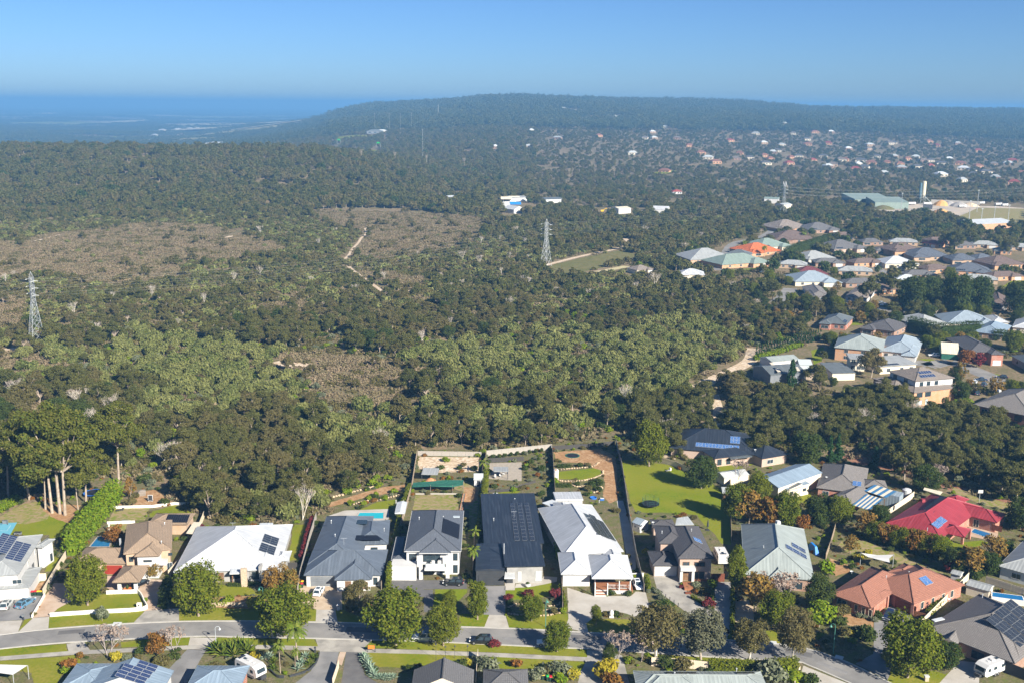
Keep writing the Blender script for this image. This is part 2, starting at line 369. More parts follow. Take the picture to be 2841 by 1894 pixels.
def make_tree(key, seed, H, W, base, nc, cr, nl, ls, leafm, bark, shape='ball', fork=.35, tr=.02, aspect=1.4, flat=.7, stand=0, shell=.5, lim=1.0):
    rd = random.Random(seed); C = []
    for i in range(nc):
        a = rd.uniform(0, 6.283) if shape != 'ball' else i * 2.4 + rd.uniform(-.4, .4); q = math.sqrt((i + .5) / nc)
        if shape == 'dome': r_ = q * W * .36; z = H * (.86 - .36 * q * q) - rd.uniform(0, .26) * H
        elif shape == 'ball':
            zz = -.9 + 1.8 * (i + .5) / nc; r_ = W * .36 * math.sqrt(max(.06, 1 - zz * zz)) * rd.uniform(.55, 1.15)
            z = H * (base + (1 - base) * (.5 + .4 * zz))
        elif shape == 'cone': f = (i + .5) / nc; r_ = W * .3 * (1 - f) * rd.uniform(.3, 1); z = H * (base + (1 - base) * f * .95)
        elif shape == 'tall':  r_ = q * W * .4; z = H * (.9 - .28 * q * q) - rd.uniform(0, .32) * H
        elif shape == 'bush': r_ = q * W * .34; z = H * (.55 - .25 * q * q) * rd.uniform(.8, 1.1)
        R_ = W * cr * rd.uniform(.6, 1.4) * (1 if shape != 'cone' else (1.15 - .8 * (i + .5) / nc))
        C.append((r_ * math.cos(a), r_ * math.sin(a), z, R_, R_, R_ * flat))
    cm = leaf_mesh(key + '_crown', C, nl, ls, leafm, seed, aspect, shell, stand=stand)
    mb = MB(); lean = Vector((rd.uniform(-.04, .04) * H, rd.uniform(-.04, .04) * H, fork * H)); r0 = tr * H
    mb.tube((0, 0, -.3), lean * .5, r0 * 1.15, r0 * .9, 7, cap=False); mb.tube(lean * .5, lean, r0 * .9, r0 * .75, 7)
    if lim: limbs(mb, lean, [Vector(c[:3]) for c in C[:max(3, int(nc * lim))]], r0, rd)
    return mb.mesh(key + '_trunk', [bark], True), cm
def make_bare(key, seed, H, W, nl, ls, leafm, bark):
    rd = random.Random(seed); mb = MB(); tips = []
    def br(p, d, L, r_, k):
        q = p + d * L; mb.tube(p, q, r_, r_ * .6, 4, cap=False)
        if k == 0: tips.append(q); return
        for _ in range(3):
            e = (d + Vector((rd.uniform(-1, 1), rd.uniform(-1, 1), rd.uniform(-.1, .7))) * .62).normalized(); br(q, e, L * rd.uniform(.62, .85), r_ * .55, k - 1)
    for _ in range(3): br(Vector((0, 0, .0)), Vector((rd.uniform(-.35, .35), rd.uniform(-.35, .35), 1)).normalized(), H * .3, H * .014, 4)
    s = H / max(t.z for t in tips); C = [(t.x * s, t.y * s, t.z * s, .35, .35, .35) for t in tips]
    mb.v = [(x * s, y * s, z * s) for x, y, z in mb.v]
    return mb.mesh(key + '_trunk', [bark]), leaf_mesh(key + '_crown', C, nl, ls, leafm, seed, 1.3, .2)
def make_palm(key, seed, H, nf, L, leafm):
    rd = random.Random(seed); mb = MB(); cr = MB(); top = Vector((rd.uniform(-.3, .3), rd.uniform(-.3, .3), H))
    mb.tube((0, 0, -.3), top * .5, .24, .19, 8, cap=False); mb.tube(top * .5, top, .19, .17, 8)
    for i in range(nf):
        a = i * 2.4 + rd.uniform(-.2, .2); el = rd.uniform(-.25, 1.15); dirv = Vector((math.cos(a), math.sin(a), 0)); side = Vector((-math.sin(a), math.cos(a), 0)); p = top.copy(); pts = []
        for k in range(7):
            pts.append(p.copy()); e = el - k * .26; p = p + (dirv * math.cos(e) + Vector((0, 0, 1)) * math.sin(e)) * L / 6
        for k in range(6):
            w = L * .17 * math.sin((k + .6) / 6.6 * 3.0); w2 = L * .17 * math.sin((k + 1.6) / 6.6 * 3.0) if k < 5 else .02
            for s_ in (-1, 1):
                for j in range(2):
                    f0, f1 = j / 2, j / 2 + .38
                    q0, q1 = pts[k].lerp(pts[k + 1], f0), pts[k].lerp(pts[k + 1], f1)
                    dn = Vector((0, 0, -.45 * w)); cr.face((q0, q1, q1 + side * s_ * w2 * 1 + dn + dirv * .2, q0 + side * s_ * w + dn + dirv * .2))
    cm = cr.mesh(key + '_crown', [leafm]); cm.attributes.new('shade', 'FLOAT', 'FACE').data.foreach_set('value', np.random.default_rng(seed).random(len(cm.polygons)).astype('f'))
    return mb.mesh(key + '_trunk', ['bark']), cm
def make_spiky(key, seed, H, nl, leafm):
    rd = random.Random(seed); cr = MB()
    for i in range(nl):
        a = i * 2.4; el = .25 + 1.2 * (i / nl); d = Vector((math.cos(a) * math.cos(el), math.sin(a) * math.cos(el), math.sin(el))); s = Vector((-math.sin(a), math.cos(a), 0)) * H * .1; L = H * rd.uniform(.85, 1.1)
        o = Vector((0, 0, .1)); cr.face((o - s * .6, o + s * .6, o + d * L * .5 + s, o + d * L - Vector((0, 0, .12 * L)), o + d * L * .5 - s))
    cm = cr.mesh(key + '_crown', [leafm]); cm.attributes.new('shade', 'FLOAT', 'FACE').data.foreach_set('value', np.random.default_rng(seed).random(len(cm.polygons)).astype('f'))
    mb = MB(); mb.tube((0, 0, -.1), (0, 0, .25 * H), .12 * H, .08 * H, 6); return mb.mesh(key + '_trunk', ['bark']), cm
KINDS = {
 'street': lambda s: make_tree('street', s, 8, 8, .1, 44, .15, 9000, .24, 'leaf_street', 'bark', 'ball', .25, .024, lim=.25, flat=.95),
 'bottle': lambda s: make_tree('bottle', s, 9, 5.2, .06, 36, .19, 6500, .23, 'leaf_street', 'bark', 'ball', .2, .02, lim=.4),
 'lime': lambda s: make_tree('lime', s, 5, 5, .12, 14, .21, 1800, .36, 'leaf_lime', 'bark', 'ball', .2, lim=.4),
 'dark': lambda s: make_tree('dark', s, 8, 7.5, .04, 38, .16, 7000, .25, 'leaf_dark', 'bark', 'ball', .2, lim=.4),
 'gum': lambda s: make_tree('gum', s, 10, 9.5, .3, 30, .11, 5200, .29, 'leaf_gum', 'pale_bark', 'dome', .26, .018, lim=.5, flat=.75),
 'olivegum': lambda s: make_tree('olivegum', s, 9, 9, .3, 28, .11, 4400, .29, 'leaf_olive', 'pale_bark', 'dome', .26, .018, lim=.6, flat=.7),
 'bluegum': lambda s: make_tree('bluegum', s, 9, 7.4, .16, 34, .15, 6500, .24, 'leaf_greygum', 'pale_bark', 'ball', .3, .02, lim=.5, flat=.95),
 'tallgum': lambda s: make_tree('tallgum', s, 28, 19, .5, 50, .1, 15000, .4, 'leaf_tallgum', 'pale_bark', 'tall', .4, .0125, flat=.7, lim=.8, shell=.4),
 'streetgum': lambda s: make_tree('streetgum', s, 9, 7.4, .18, 36, .14, 6500, .23, 'leaf_olive', 'white_bark', 'ball', .3, .022, lim=.5, flat=.9),
 'wattle': lambda s: make_tree('wattle', s, 5, 5.6, .05, 12, .2, 1300, .36, 'leaf_wattle', 'bark', 'bush', .15, .02, 2.4, .95, .8, lim=.3),
 'silver': lambda s: make_tree('silver', s, 6, 5, .05, 12, .2, 1300, .36, 'leaf_silver', 'bark', 'bush', .2, .02, 1.8, 1.0, .6, lim=.4),
 'shrub': lambda s: make_tree('shrub', s, 2, 2.4, 0, 9, .26, 520, .26, 'leaf_dark', 'bark', 'bush', .15, .02, lim=.3),
 'limeshrub': lambda s: make_tree('limeshrub', s, 2, 2.4, 0, 9, .26, 520, .26, 'leaf_lime', 'bark', 'bush', .15, .02, lim=.3),
 'oliveshrub': lambda s: make_tree('oliveshrub', s, 2, 2.4, 0, 9, .26, 520, .26, 'leaf_olive', 'bark', 'bush', .15, .02, lim=.3),
 'yellowshrub': lambda s: make_tree('yellowshrub', s, 2, 2.4, 0, 9, .26, 520, .26, 'leaf_yellow', 'bark', 'bush', .15, .02, lim=.3),
 'rustshrub': lambda s: make_tree('rustshrub', s, 2, 2.2, 0, 9, .25, 480, .26, 'leaf_rust', 'bark', 'bush', .15, .02, lim=.3),
 'redshrub': lambda s: make_tree('redshrub', s, 2, 2.2, 0, 9, .25, 420, .24, 'leaf_crimson', 'bark', 'bush', .15, .02, lim=.3),
 'silvershrub': lambda s: make_tree('silvershrub', s, 2, 2.4, 0, 9, .26, 520, .24, 'leaf_silver', 'bark', 'bush', .15, .02, lim=.3),
 'conifer': lambda s: make_tree('conifer', s, 10, 6, .08, 22, .24, 2200, .45, 'leaf_pine', 'bark', 'cone', .6, .02, lim=.3),
 'pencil': lambda s: make_tree('pencil', s, 6, 1.2, .03, 12, .34, 420, .3, 'leaf_pine', 'bark', 'cone', .6, .02, lim=.2, stand=.8),
 'pine': lambda s: make_tree('pine', s, 12, 9, .15, 24, .18, 2400, .5, 'leaf_pine', 'bark', 'ball', .5, .02, lim=.4),
 'autumn': lambda s: make_tree('autumn', s, 6, 5.5, .2, 16, .18, 1100, .32, 'leaf_autumn', 'bark', 'ball', .25, .02, shell=.3, lim=1),
 'rust': lambda s: make_tree('rust', s, 6, 5.5, .1, 16, .2, 1600, .34, 'leaf_rust', 'bark', 'ball', .25, .02, lim=.8),
 'crimson': lambda s: make_tree('crimson', s, 4, 4, .1, 12, .2, 1100, .3, 'leaf_crimson', 'bark', 'ball', .25, .02, lim=.8),
 'bare': lambda s: make_bare('bare', s, 7, 6, 500, .3, 'leaf_twig', 'dead_wood'),
 'dead': lambda s: make_bare('dead', s, 9, 6, 60, .3, 'leaf_twig', 'white_bark'),
 'palm': lambda s: make_palm('palm', s, 7, 26, 3.0, 'leaf_palm'),
 'smallpalm': lambda s: make_palm('smallpalm', s, 3, 14, 2.0, 'leaf_palm'),
 'agave': lambda s: make_spiky('agave', s, 1.2, 22, 'leaf_agave'),
 'strelitzia': lambda s: make_spiky('strelitzia', s, 3.0, 26, 'leaf_palm'),
}
HT = dict(street=8, bottle=9, lime=5, dark=8, gum=10, olivegum=9, bluegum=9, tallgum=28, streetgum=9, wattle=5, silver=6, conifer=10, pencil=6, pine=12, autumn=6, rust=6, crimson=4, bare=7, dead=9, palm=9, smallpalm=4, agave=1.2, strelitzia=3)
PR = {}
rnd = random.Random(11)
def proto(kind, v):
    if (kind, v) not in PR: PR[kind, v] = KINDS[kind](hash_(kind) + v * 17)
    return PR[kind, v]
def hash_(s): return sum(ord(c) * (i + 3) for i, c in enumerate(s))
def plant(kind, xy, h, name, label, group=None, w=None, cat=None, z=0, v=None):
    t, c = proto(kind, rnd.randrange(3) if v is None else v); s = h / HT.get(kind, 2)
    ww = s * (w or rnd.uniform(.92, 1.1))
    o = thing(name, label, cat or ('shrub' if 'shrub' in kind or kind in ('agave', 'wattle') else 'tree'), (xy[0], xy[1], z), rnd.uniform(0, 6.28), group, (ww, ww, s))
    ob('trunk' if cat != 'shrub' else 'stem', t, o); ob('crown', c, o); return o
def hedge(label, pts, w, h, m='leaf_dark', group=None, name='hedge', dens=26):
    P = [Vector(p) for p in pts]; r = np.random.default_rng(int(abs(P[0].x * 100))); Q = []; core = MB()
    for a, b in zip(P, P[1:]):
        L = (b - a).length; d = (b - a) / L; n = Vector((-d.y, d.x))
        c = (a + b) / 2; core.box((c.x, c.y, h * .39), (L, w * .45, h * .78), math.atan2(d.y, d.x))
        k = max(2, int(L / (w * .6)))
        for i in range(k):
            p = a + d * L * (i + .5) / k
            for zz in ([.3, .72] if h > 1 else [.55]): Q.append((p.x + r.normal() * .08, p.y + r.normal() * .08, h * zz, w * .56, w * .56, h * (.34 if h > 1 else .5)))
    tot = sum((b - a).length for a, b in zip(P, P[1:]))
    o = thing(name, label, 'hedge', (P[0].x, P[0].y, 0), 0, group); L0 = (-P[0].x, -P[0].y, 0)
    core.v = [(x + L0[0], y + L0[1], z) for x, y, z in core.v]
    part('inner_growth', core, m, o); ob('foliage', leaf_mesh('foliage', [(q[0] + L0[0], q[1] + L0[1], *q[2:]) for q in Q], int(tot * (h * 2 + w) * dens), .24 if h < 4 else .34, m, 5, 1.3, .75), o); return o
# ---------------------------------------------------------------- fences and walls
PANEL = {}
def fence(label, pts, h, m, group=None, post=None, name='fence', cat='fence', step=2.4, thick=.06):
    P = [Vector(p) for p in pts]; o = thing(name, label, cat, (P[0].x, P[0].y, 0), 0, group)
    key = (m, h, thick)
    if key not in PANEL:
        mb = MB()
        if cat == 'fence':
            for i in range(8): mb.box(((i + .5) / 8, 0, h / 2), (.122, thick * (1 if i % 2 else .7), h))
            mb.box((.5, -thick * .6, h * .8), (.99, thick * .3, .09)); mb.box((.5, -thick * .6, h * .25), (.99, thick * .3, .09))
        else: mb.box((.5, 0, h / 2), (1, thick, h))
        PANEL[key] = mb.mesh('panel', [m])
    if post and ('p', post, h) not in PANEL:
        mb = MB(); mb.box((0, 0, h / 2 + .04), (.11, .11, h + .08)); PANEL['p', post, h] = mb.mesh('post', [post])
    for a, b in zip(P, P[1:]):
        L = (b - a).length; n = max(1, round(L / step)); d = (b - a) / L; rz = math.atan2(d.y, d.x)
        for i in range(n):
            p = a + d * (L * i / n) - P[0]; ob('panel', PANEL[key], o, (p.x, p.y, rnd.uniform(-.02, .02)), rz, (L / n * .985, 1, 1))
            if post: ob('post', PANEL['p', post, h], o, (p.x, p.y, 0), rz)
    return o
def wall(label, pts, h, m, t=.22, name='garden_wall', group=None):
    return fence(label, pts, h, m, group, None, name, 'wall', 4, t)
# ---------------------------------------------------------------- houses
PAN = {}
def panel_mesh(w, h, cell):
    if (w, h, cell) not in PAN:
        mb = MB(); mb.box((w / 2, h / 2, .02), (w, h, .04)); e = .035
        mb.face(((e, e, .045), (w - e, e, .045), (w - e, h - e, .045), (e, h - e, .045)), [(0, 0), (1, 0), (1, 1), (0, 1)], 1)
        PAN[w, h, cell] = mb.mesh('solar_panel', ['pool_mat' if cell == 'pool_mat' else ('midgrey' if cell == 'cells_dark' else 'steel'), cell])
    return PAN[w, h, cell]
class Wing:
    def __init__(s, A, B, C, z1, pitch=22, kind='hip', roof='metal_grey', wall='white', z0=0, ov=.45, walls=True):
        s.A = Vector(A); d = Vector(B) - s.A; s.w = d.length; s.ex = d / s.w; s.ey = Vector((-s.ex.y, s.ex.x)); s.d = abs((Vector(C) - s.A).dot(s.ey))
        if s.A.y > 600: s.d = min(s.d, s.w * .85)
        s.z1 = z1; s.z0 = z0; s.p = math.tan(R(pitch)); s.kind = kind; s.roof = roof; s.wall = wall; s.ov = ov; s.walls = walls
    def P(s, x, y, z): v = s.A + s.ex * x + s.ey * y; return Vector((v.x, v.y, z))
    def slope(s, f):
        """origin at the eave, along the eave, up the slope, slope length scale"""
        ex, ey = Vector((*s.ex, 0)), Vector((*s.ey, 0))
        o, al, inn = {'f': (s.P(0, 0, s.z1), ex, ey), 'r': (s.P(s.w, 0, s.z1), ey, -ex), 'b': (s.P(s.w, s.d, s.z1), -ex, -ey), 'l': (s.P(0, s.d, s.z1), -ey, ex)}[f]
        p = s.p
        if s.kind == 'flat': p = 0
        if s.kind == 'sf' and f == 'b' or s.kind == 'sb' and f == 'f': p = -p
        u = (inn + Vector((0, 0, p))).normalized(); return o, al, u
    def roof_mesh(s):
        w, d, z, p = s.w, s.d, s.z1, s.p; mb = MB(); e = 0
        c = [s.P(0, 0, z), s.P(w, 0, z), s.P(w, d, z), s.P(0, d, z)]; cap = []
        def sl(pts, along):
            o = pts[0]; n = (pts[1] - o).cross(pts[-1] - o).normalized(); a = along.normalized(); v = n.cross(a)
            mb.face(pts, [((q - o).dot(a), (q - o).dot(v)) for q in pts])
        if s.kind == 'hip':
            if w >= d: r0, r1 = s.P(d / 2, d / 2, z + p * d / 2), s.P(w - d / 2, d / 2, z + p * d / 2); F = [(c[0], c[1], r1, r0), (c[1], c[2], r1), (c[2], c[3], r0, r1), (c[3], c[0], r0)]; cap = [(r0, r1), (c[0], r0), (c[3], r0), (c[1], r1), (c[2], r1)]
            else: r0, r1 = s.P(w / 2, w / 2, z + p * w / 2), s.P(w / 2, d - w / 2, z + p * w / 2); F = [(c[0], c[1], r0), (c[1], c[2], r1, r0), (c[2], c[3], r1), (c[3], c[0], r0, r1)]; cap = [(r0, r1), (c[0], r0), (c[1], r0), (c[2], r1), (c[3], r1)]
        elif s.kind == 'gx': r0, r1 = s.P(0, d / 2, z + p * d / 2), s.P(w, d / 2, z + p * d / 2); F = [(c[0], c[1], r1, r0), (c[2], c[3], r0, r1)]; cap = [(r0, r1)]; mb.face((c[1], c[2], r1), [(0, 0)] * 3, 1); mb.face((c[3], c[0], r0), [(0, 0)] * 3, 1)
        elif s.kind == 'gy': r0, r1 = s.P(w / 2, 0, z + p * w / 2), s.P(w / 2, d, z + p * w / 2); F = [(c[1], c[2], r1, r0), (c[3], c[0], r0, r1)]; cap = [(r0, r1)]; mb.face((c[0], c[1], r0), [(0, 0)] * 3, 1); mb.face((c[2], c[3], r1), [(0, 0)] * 3, 1)
        else:
            up = Vector((0, 0, p * d)) if s.kind in ('sf', 'sb') else Vector()
            if s.kind == 'sf': c2 = [c[0], c[1], c[2] + up, c[3] + up]
            elif s.kind == 'sb': c2 = [c[0] + up, c[1] + up, c[2], c[3]]
            else: c2 = c
            F = [tuple(c2)]
            for k in range(4): mb.face((c[k], c[(k + 1) % 4], c2[(k + 1) % 4], c2[k]), None, 1 if s.kind != 'flat' else 0) if s.kind != 'flat' else None
        for f in F: sl(list(f), f[1] - f[0])
        lo = Vector((0, 0, -.2))
        for k in range(4): mb.face((c[k] + lo, c[(k + 1) % 4] + lo, c[(k + 1) % 4], c[k]), None, 0)
        mb.face([q + lo for q in c[::-1]], None, 1)
        return mb, cap
def house(name, label, wings, trim='white', feats=(), solar=(), extra=(), cat='house', group=None, caps=True, gutter=None):
    W = [Wing(*w) if isinstance(w, tuple) else w for w in wings]; c = W[0].P(W[0].w / 2, W[0].d / 2, 0)
    o = thing(name, label, cat, c, 0, group); L = -c
    def put(nm, mb, mats, par=o, smooth=False):
        if par is o: mb.v = [(x + L.x, y + L.y, z + L.z) for x, y, z in mb.v]
        else: mb.v = [(x + L.x, y + L.y, z + L.z) for x, y, z in mb.v]
        return part(nm, mb, mats, par, smooth=smooth)
    for w in W:
        if w.walls:
            mb = MB(); v = w.ov; k = w.P(w.w / 2, w.d / 2, (w.z0 + w.z1 - .2) / 2)
            mb.box(k, (w.w - 2 * v, w.d - 2 * v, w.z1 - .2 - w.z0 + .004), math.atan2(w.ex.y, w.ex.x)); put('wall', mb, w.wall)
        mb, cap = w.roof_mesh(); r = put('roof', mb, [w.roof, w.wall])
        if cap and caps:
            mb = MB()
            for a, b in cap: mb.tube(a, b, .13, .13, 5)
            put('ridge_cap', mb, w.roof, r)
        mb = MB(); q = [w.P(0, 0, w.z1), w.P(w.w, 0, w.z1), w.P(w.w, w.d, w.z1), w.P(0, w.d, w.z1)]
        for a, b in zip(q, q[1:] + q[:1]):
            if w.kind == 'gx' and abs((b - a).normalized().dot(Vector((*w.ex, 0)))) < .5 or w.kind == 'gy' and abs((b - a).normalized().dot(Vector((*w.ey, 0)))) < .5: continue
            m_ = (a + b) / 2; mb.box((m_.x, m_.y, m_.z - .06), ((b - a).length + .1, .13, .13), math.atan2((b - a).y, (b - a).x))
        put('gutter', mb, gutter or w.roof, r)
    for f in feats:
        wi, fc, s, zb, ww, hh, ty = f; w = W[wi]; v = w.ov
        ex, ey = Vector((*w.ex, 0)), Vector((*w.ey, 0))
        org, al, out = {'f': (w.P(v, v, 0), ex, -ey), 'r': (w.P(w.w - v, v, 0), ey, ex), 'b': (w.P(w.w - v, w.d - v, 0), -ex, ey), 'l': (w.P(v, w.d - v, 0), -ey, -ex)}[fc]
        c0 = org + al * s + Vector((0, 0, w.z0 + zb + hh / 2)); rz = math.atan2(al.y, al.x)
        def bx(nm, dx, dz, sx, sz, dep, m, par=o, off=0):
            mb = MB(); q = c0 + al * dx + Vector((0, 0, dz)) + out * (dep / 2 + off); mb.box(q, (sx, dep, sz), rz); return put(nm, mb, m, par)
        if ty in ('win', 'winp', 'wind', 'winw'):
            m = {'wind': 'charcoal', 'winw': 'white'}.get(ty, trim); e = .07
            mb = MB()
            for dx, dz, sx, sz in ((0, hh / 2 - e / 2, ww, e), (0, -hh / 2 + e / 2, ww, e), (-ww / 2 + e / 2, 0, e, hh - 2 * e), (ww / 2 - e / 2, 0, e, hh - 2 * e)) + (((0, 0, e * .7, hh - 2 * e),) if ww > 1.1 else ()):
                mb.box(c0 + al * dx + Vector((0, 0, dz)) + out * .04, (sx, .08, sz), rz)
            fr = put('window', mb, m); bx('pane', 0, 0, ww - 2 * e, hh - 2 * e, .03, 'pale_glass' if ty == 'winp' else 'glass', fr)
        elif ty.startswith('garage'):
            mm = {'garage': 'white', 'garaged': 'midgrey', 'garager': 'red_door', 'garageb': 'brown_door', 'garagek': 'charcoal'}[ty]
            g_ = bx('garage_door', 0, 0, ww, hh, .05, mm)
            for k in range(4): bx('door_panel', 0, -hh / 2 + hh * (k + .5) / 4, ww - .08, hh / 4 - .05, .03, mm, g_, .05)
        elif ty == 'door': d_ = bx('door', 0, 0, ww, hh, .05, 'timber'); bx('handle', ww * .35, 0, .05, .2, .05, 'steel', d_, .05)
        elif ty == 'open': bx('doorway', 0, 0, ww, hh, .02, 'charcoal')
        else: bx('cladding', 0, 0, ww, hh, .06, ty)
    for wi, fc, s, t, nx, ny, pw, ph, cell in solar:
        w = W[wi]; org, al, up = w.slope(fc); n = al.cross(up)
        if n.z < 0: n = -n
        for i in range(nx):
            for j in range(ny):
                p = org + al * (s + i * (pw + .04)) + up * (t + j * (ph + .04)) + n * .09 + L
                q = ob('solar_panel', panel_mesh(pw, ph, cell), o); q.matrix_local = Matrix((al, up, n)).transposed().to_4x4(); q.location = p
    for e in extra:
        mb = MB(); ty = e[0]
        if ty == 'box': _, nm, p, sz, zc, rz, m = e; mb.box((p[0], p[1], zc), sz, rz); put(nm, mb, m)
        elif ty == 'post':
            _, pts, z0, z1, r_, m = e
            for p in pts: mb = MB(); mb.box((p[0], p[1], (z0 + z1) / 2), (r_ * 2, r_ * 2, z1 - z0), math.atan2(W[0].ex.y, W[0].ex.x)); put('post', mb, m)
        elif ty == 'pipe':
            for p in e[1]: mb = MB(); mb.tube((p[0], p[1], e[2]), (p[0], p[1], e[2] + e[3]), .09, .09, 6); mb.tube((p[0], p[1], e[2] + e[3]), (p[0], p[1], e[2] + e[3] + .12), .15, .1, 6); put('vent_pipe', mb, 'steel')
        elif ty == 'aerial':
            p = e[1]; z = e[2]; mb.tube((p[0], p[1], z), (p[0], p[1], z + 2), .03, .03, 4); mb.tube((p[0] - .7, p[1], z + 1.9), (p[0] + .7, p[1], z + 1.9), .025, .025, 4)
            for k in range(5): mb.tube((p[0] - .6 + k * .3, p[1] - .35, z + 1.9), (p[0] - .6 + k * .3, p[1] + .35, z + 1.9), .02, .02, 4)
            put('aerial', mb, 'steel')
        elif ty == 'dish':
            p = e[1]; z = e[2]; mb.tube((p[0], p[1], z), (p[0], p[1], z + .5), .04, .04, 5); mb.lathe([(0, z + .45), (.25, z + .5), (.4, z + .62)], 10, p); put('satellite_dish', mb, 'lightgrey')
        elif ty == 'unit': p = e[1]; mb.box((p[0], p[1], e[2]), (1.0, 1.0, .7), .3, taper=.85); mb.tube((p[0], p[1], e[2] - .6), (p[0], p[1], e[2]), .3, .3, 6); put('roof_cooler', mb, e[3])
        elif ty == 'slab':   # a roof sheet or canopy: corners, height, thickness
            _, nm, pts, z, th, m = e; P = [Vector((*p, z)) for p in pts]; lo = Vector((0, 0, -th))
            mb.face(P, [(0, 0), (3, 0), (3, 3), (0, 3)]); mb.face([q + lo for q in P[::-1]])
            for a, b in zip(P, P[1:] + P[:1]): mb.face((a + lo, b + lo, b, a))
            put(nm, mb, m)
        elif ty == 'stripes':
            _, A, B, C, z0, z1, n, m1, m2 = e; A, B, C = Vector((*A, z0)), Vector((*B, z0)), Vector((*C, z1))
            for k in range(n):
                mb = MB(); a, b = A.lerp(B, k / n), A.lerp(B, (k + 1) / n); mb.face((a, b, b + C - B, a + C - B), [(0, 0), (1, 0), (1, 3), (0, 3)]); lo = Vector((0, 0, -.06)); mb.face((a + C - B + lo, b + C - B + lo, b + lo, a + lo)); put('roof_sheet', mb, m1 if k % 2 == 0 else m2)
    return o
def villa(label, A, B, C, roof, wall='brick_red', z=2.8, pitch=22, name='house', kind='hip', front=.45, side=0, solar=None, trim='white', group=None, cat='house'):
    """a suburban house seen from afar: main block, a front wing and windows"""
    m = Wing(A, B, C, z, pitch, kind, roof, wall); W = [m]; F = []
    if front:
        w = m.w * front; x0 = 0 if side == 0 else m.w - w; a = m.P(x0, -m.d * .16, 0); b = m.P(x0 + w, -m.d * .16, 0); c = m.P(x0 + w, m.d * .5, 0)
        W.append(Wing(a.xy, b.xy, c.xy, z - .003, pitch, 'hip', roof, wall)); x1 = .6 if side else m.w * front + .2
        F += [(1, 'f', w / 2 - .45, .1 if side else .7, min(w * .6, 4.6), 2.2 if side else 1.5, 'garage' if side else 'win')]
        xs_ = [x0 + w + (m.w - w) * k for k in (.3, .7)] if side == 0 else [(m.w - w) * k for k in (.3, .7)]
    else: xs_ = [m.w * k for k in (.25, .6, .85)]
    F += [(0, 'f', x - .45, .7, 1.6, 1.5, 'win') for x in xs_] + [(0, 'r', m.d * k, .7, 1.5, 1.4, 'win') for k in (.25, .6)]
    if z > 4.5: F += [(i, f, s, zb + 2.6, w_, h_, t) for i, f, s, zb, w_, h_, t in F if t == 'win']
    S = [(0, solar[0], solar[1], .8, solar[2], solar[3], 1.05, 1.7, 'cells_dark')] if solar else []
    return house(name, label, W, trim, F, S, cat=cat, group=group)
# ---------------------------------------------------------------- vehicles
def loft(mb, st, m=0, capm=None):
    """stations: x, list of (y,z) half outline bottom to top"""
    rings = []
    for x, prof in st: rings.append([Vector((x, y, z)) for y, z in prof] + [Vector((x, -y, z)) for y, z in prof[::-1]])
    for a, b in zip(rings, rings[1:]):
        n = len(a)
        for k in range(n): mb.face((a[k], b[k], b[(k + 1) % n], a[(k + 1) % n]), None, m)
    mb.face(rings[0], None, m); mb.face(rings[-1][::-1], None, m)
WHEEL = {}
def wheel(par, x, y, r=.34):
    if r not in WHEEL:
        t = MB(); t.lathe([(r * .6, -.11), (r * .95, -.11), (r, -.07), (r, .07), (r * .95, .11), (r * .6, .11)], 14); q = MB(); q.lathe([(0, .1), (r * .3, .12), (r * .62, .09), (r * .62, -.09), (0, -.1)], 10)
        WHEEL[r] = (t.mesh('tyre', ['tyre'], True), q.mesh('rim', ['rim']))
    w = ob('wheel', WHEEL[r][0], par, (x, y, r)); w.rotation_euler = (R(90) * (-1 if y > 0 else 1), 0, 0); ob('rim', WHEEL[r][1], w); return w
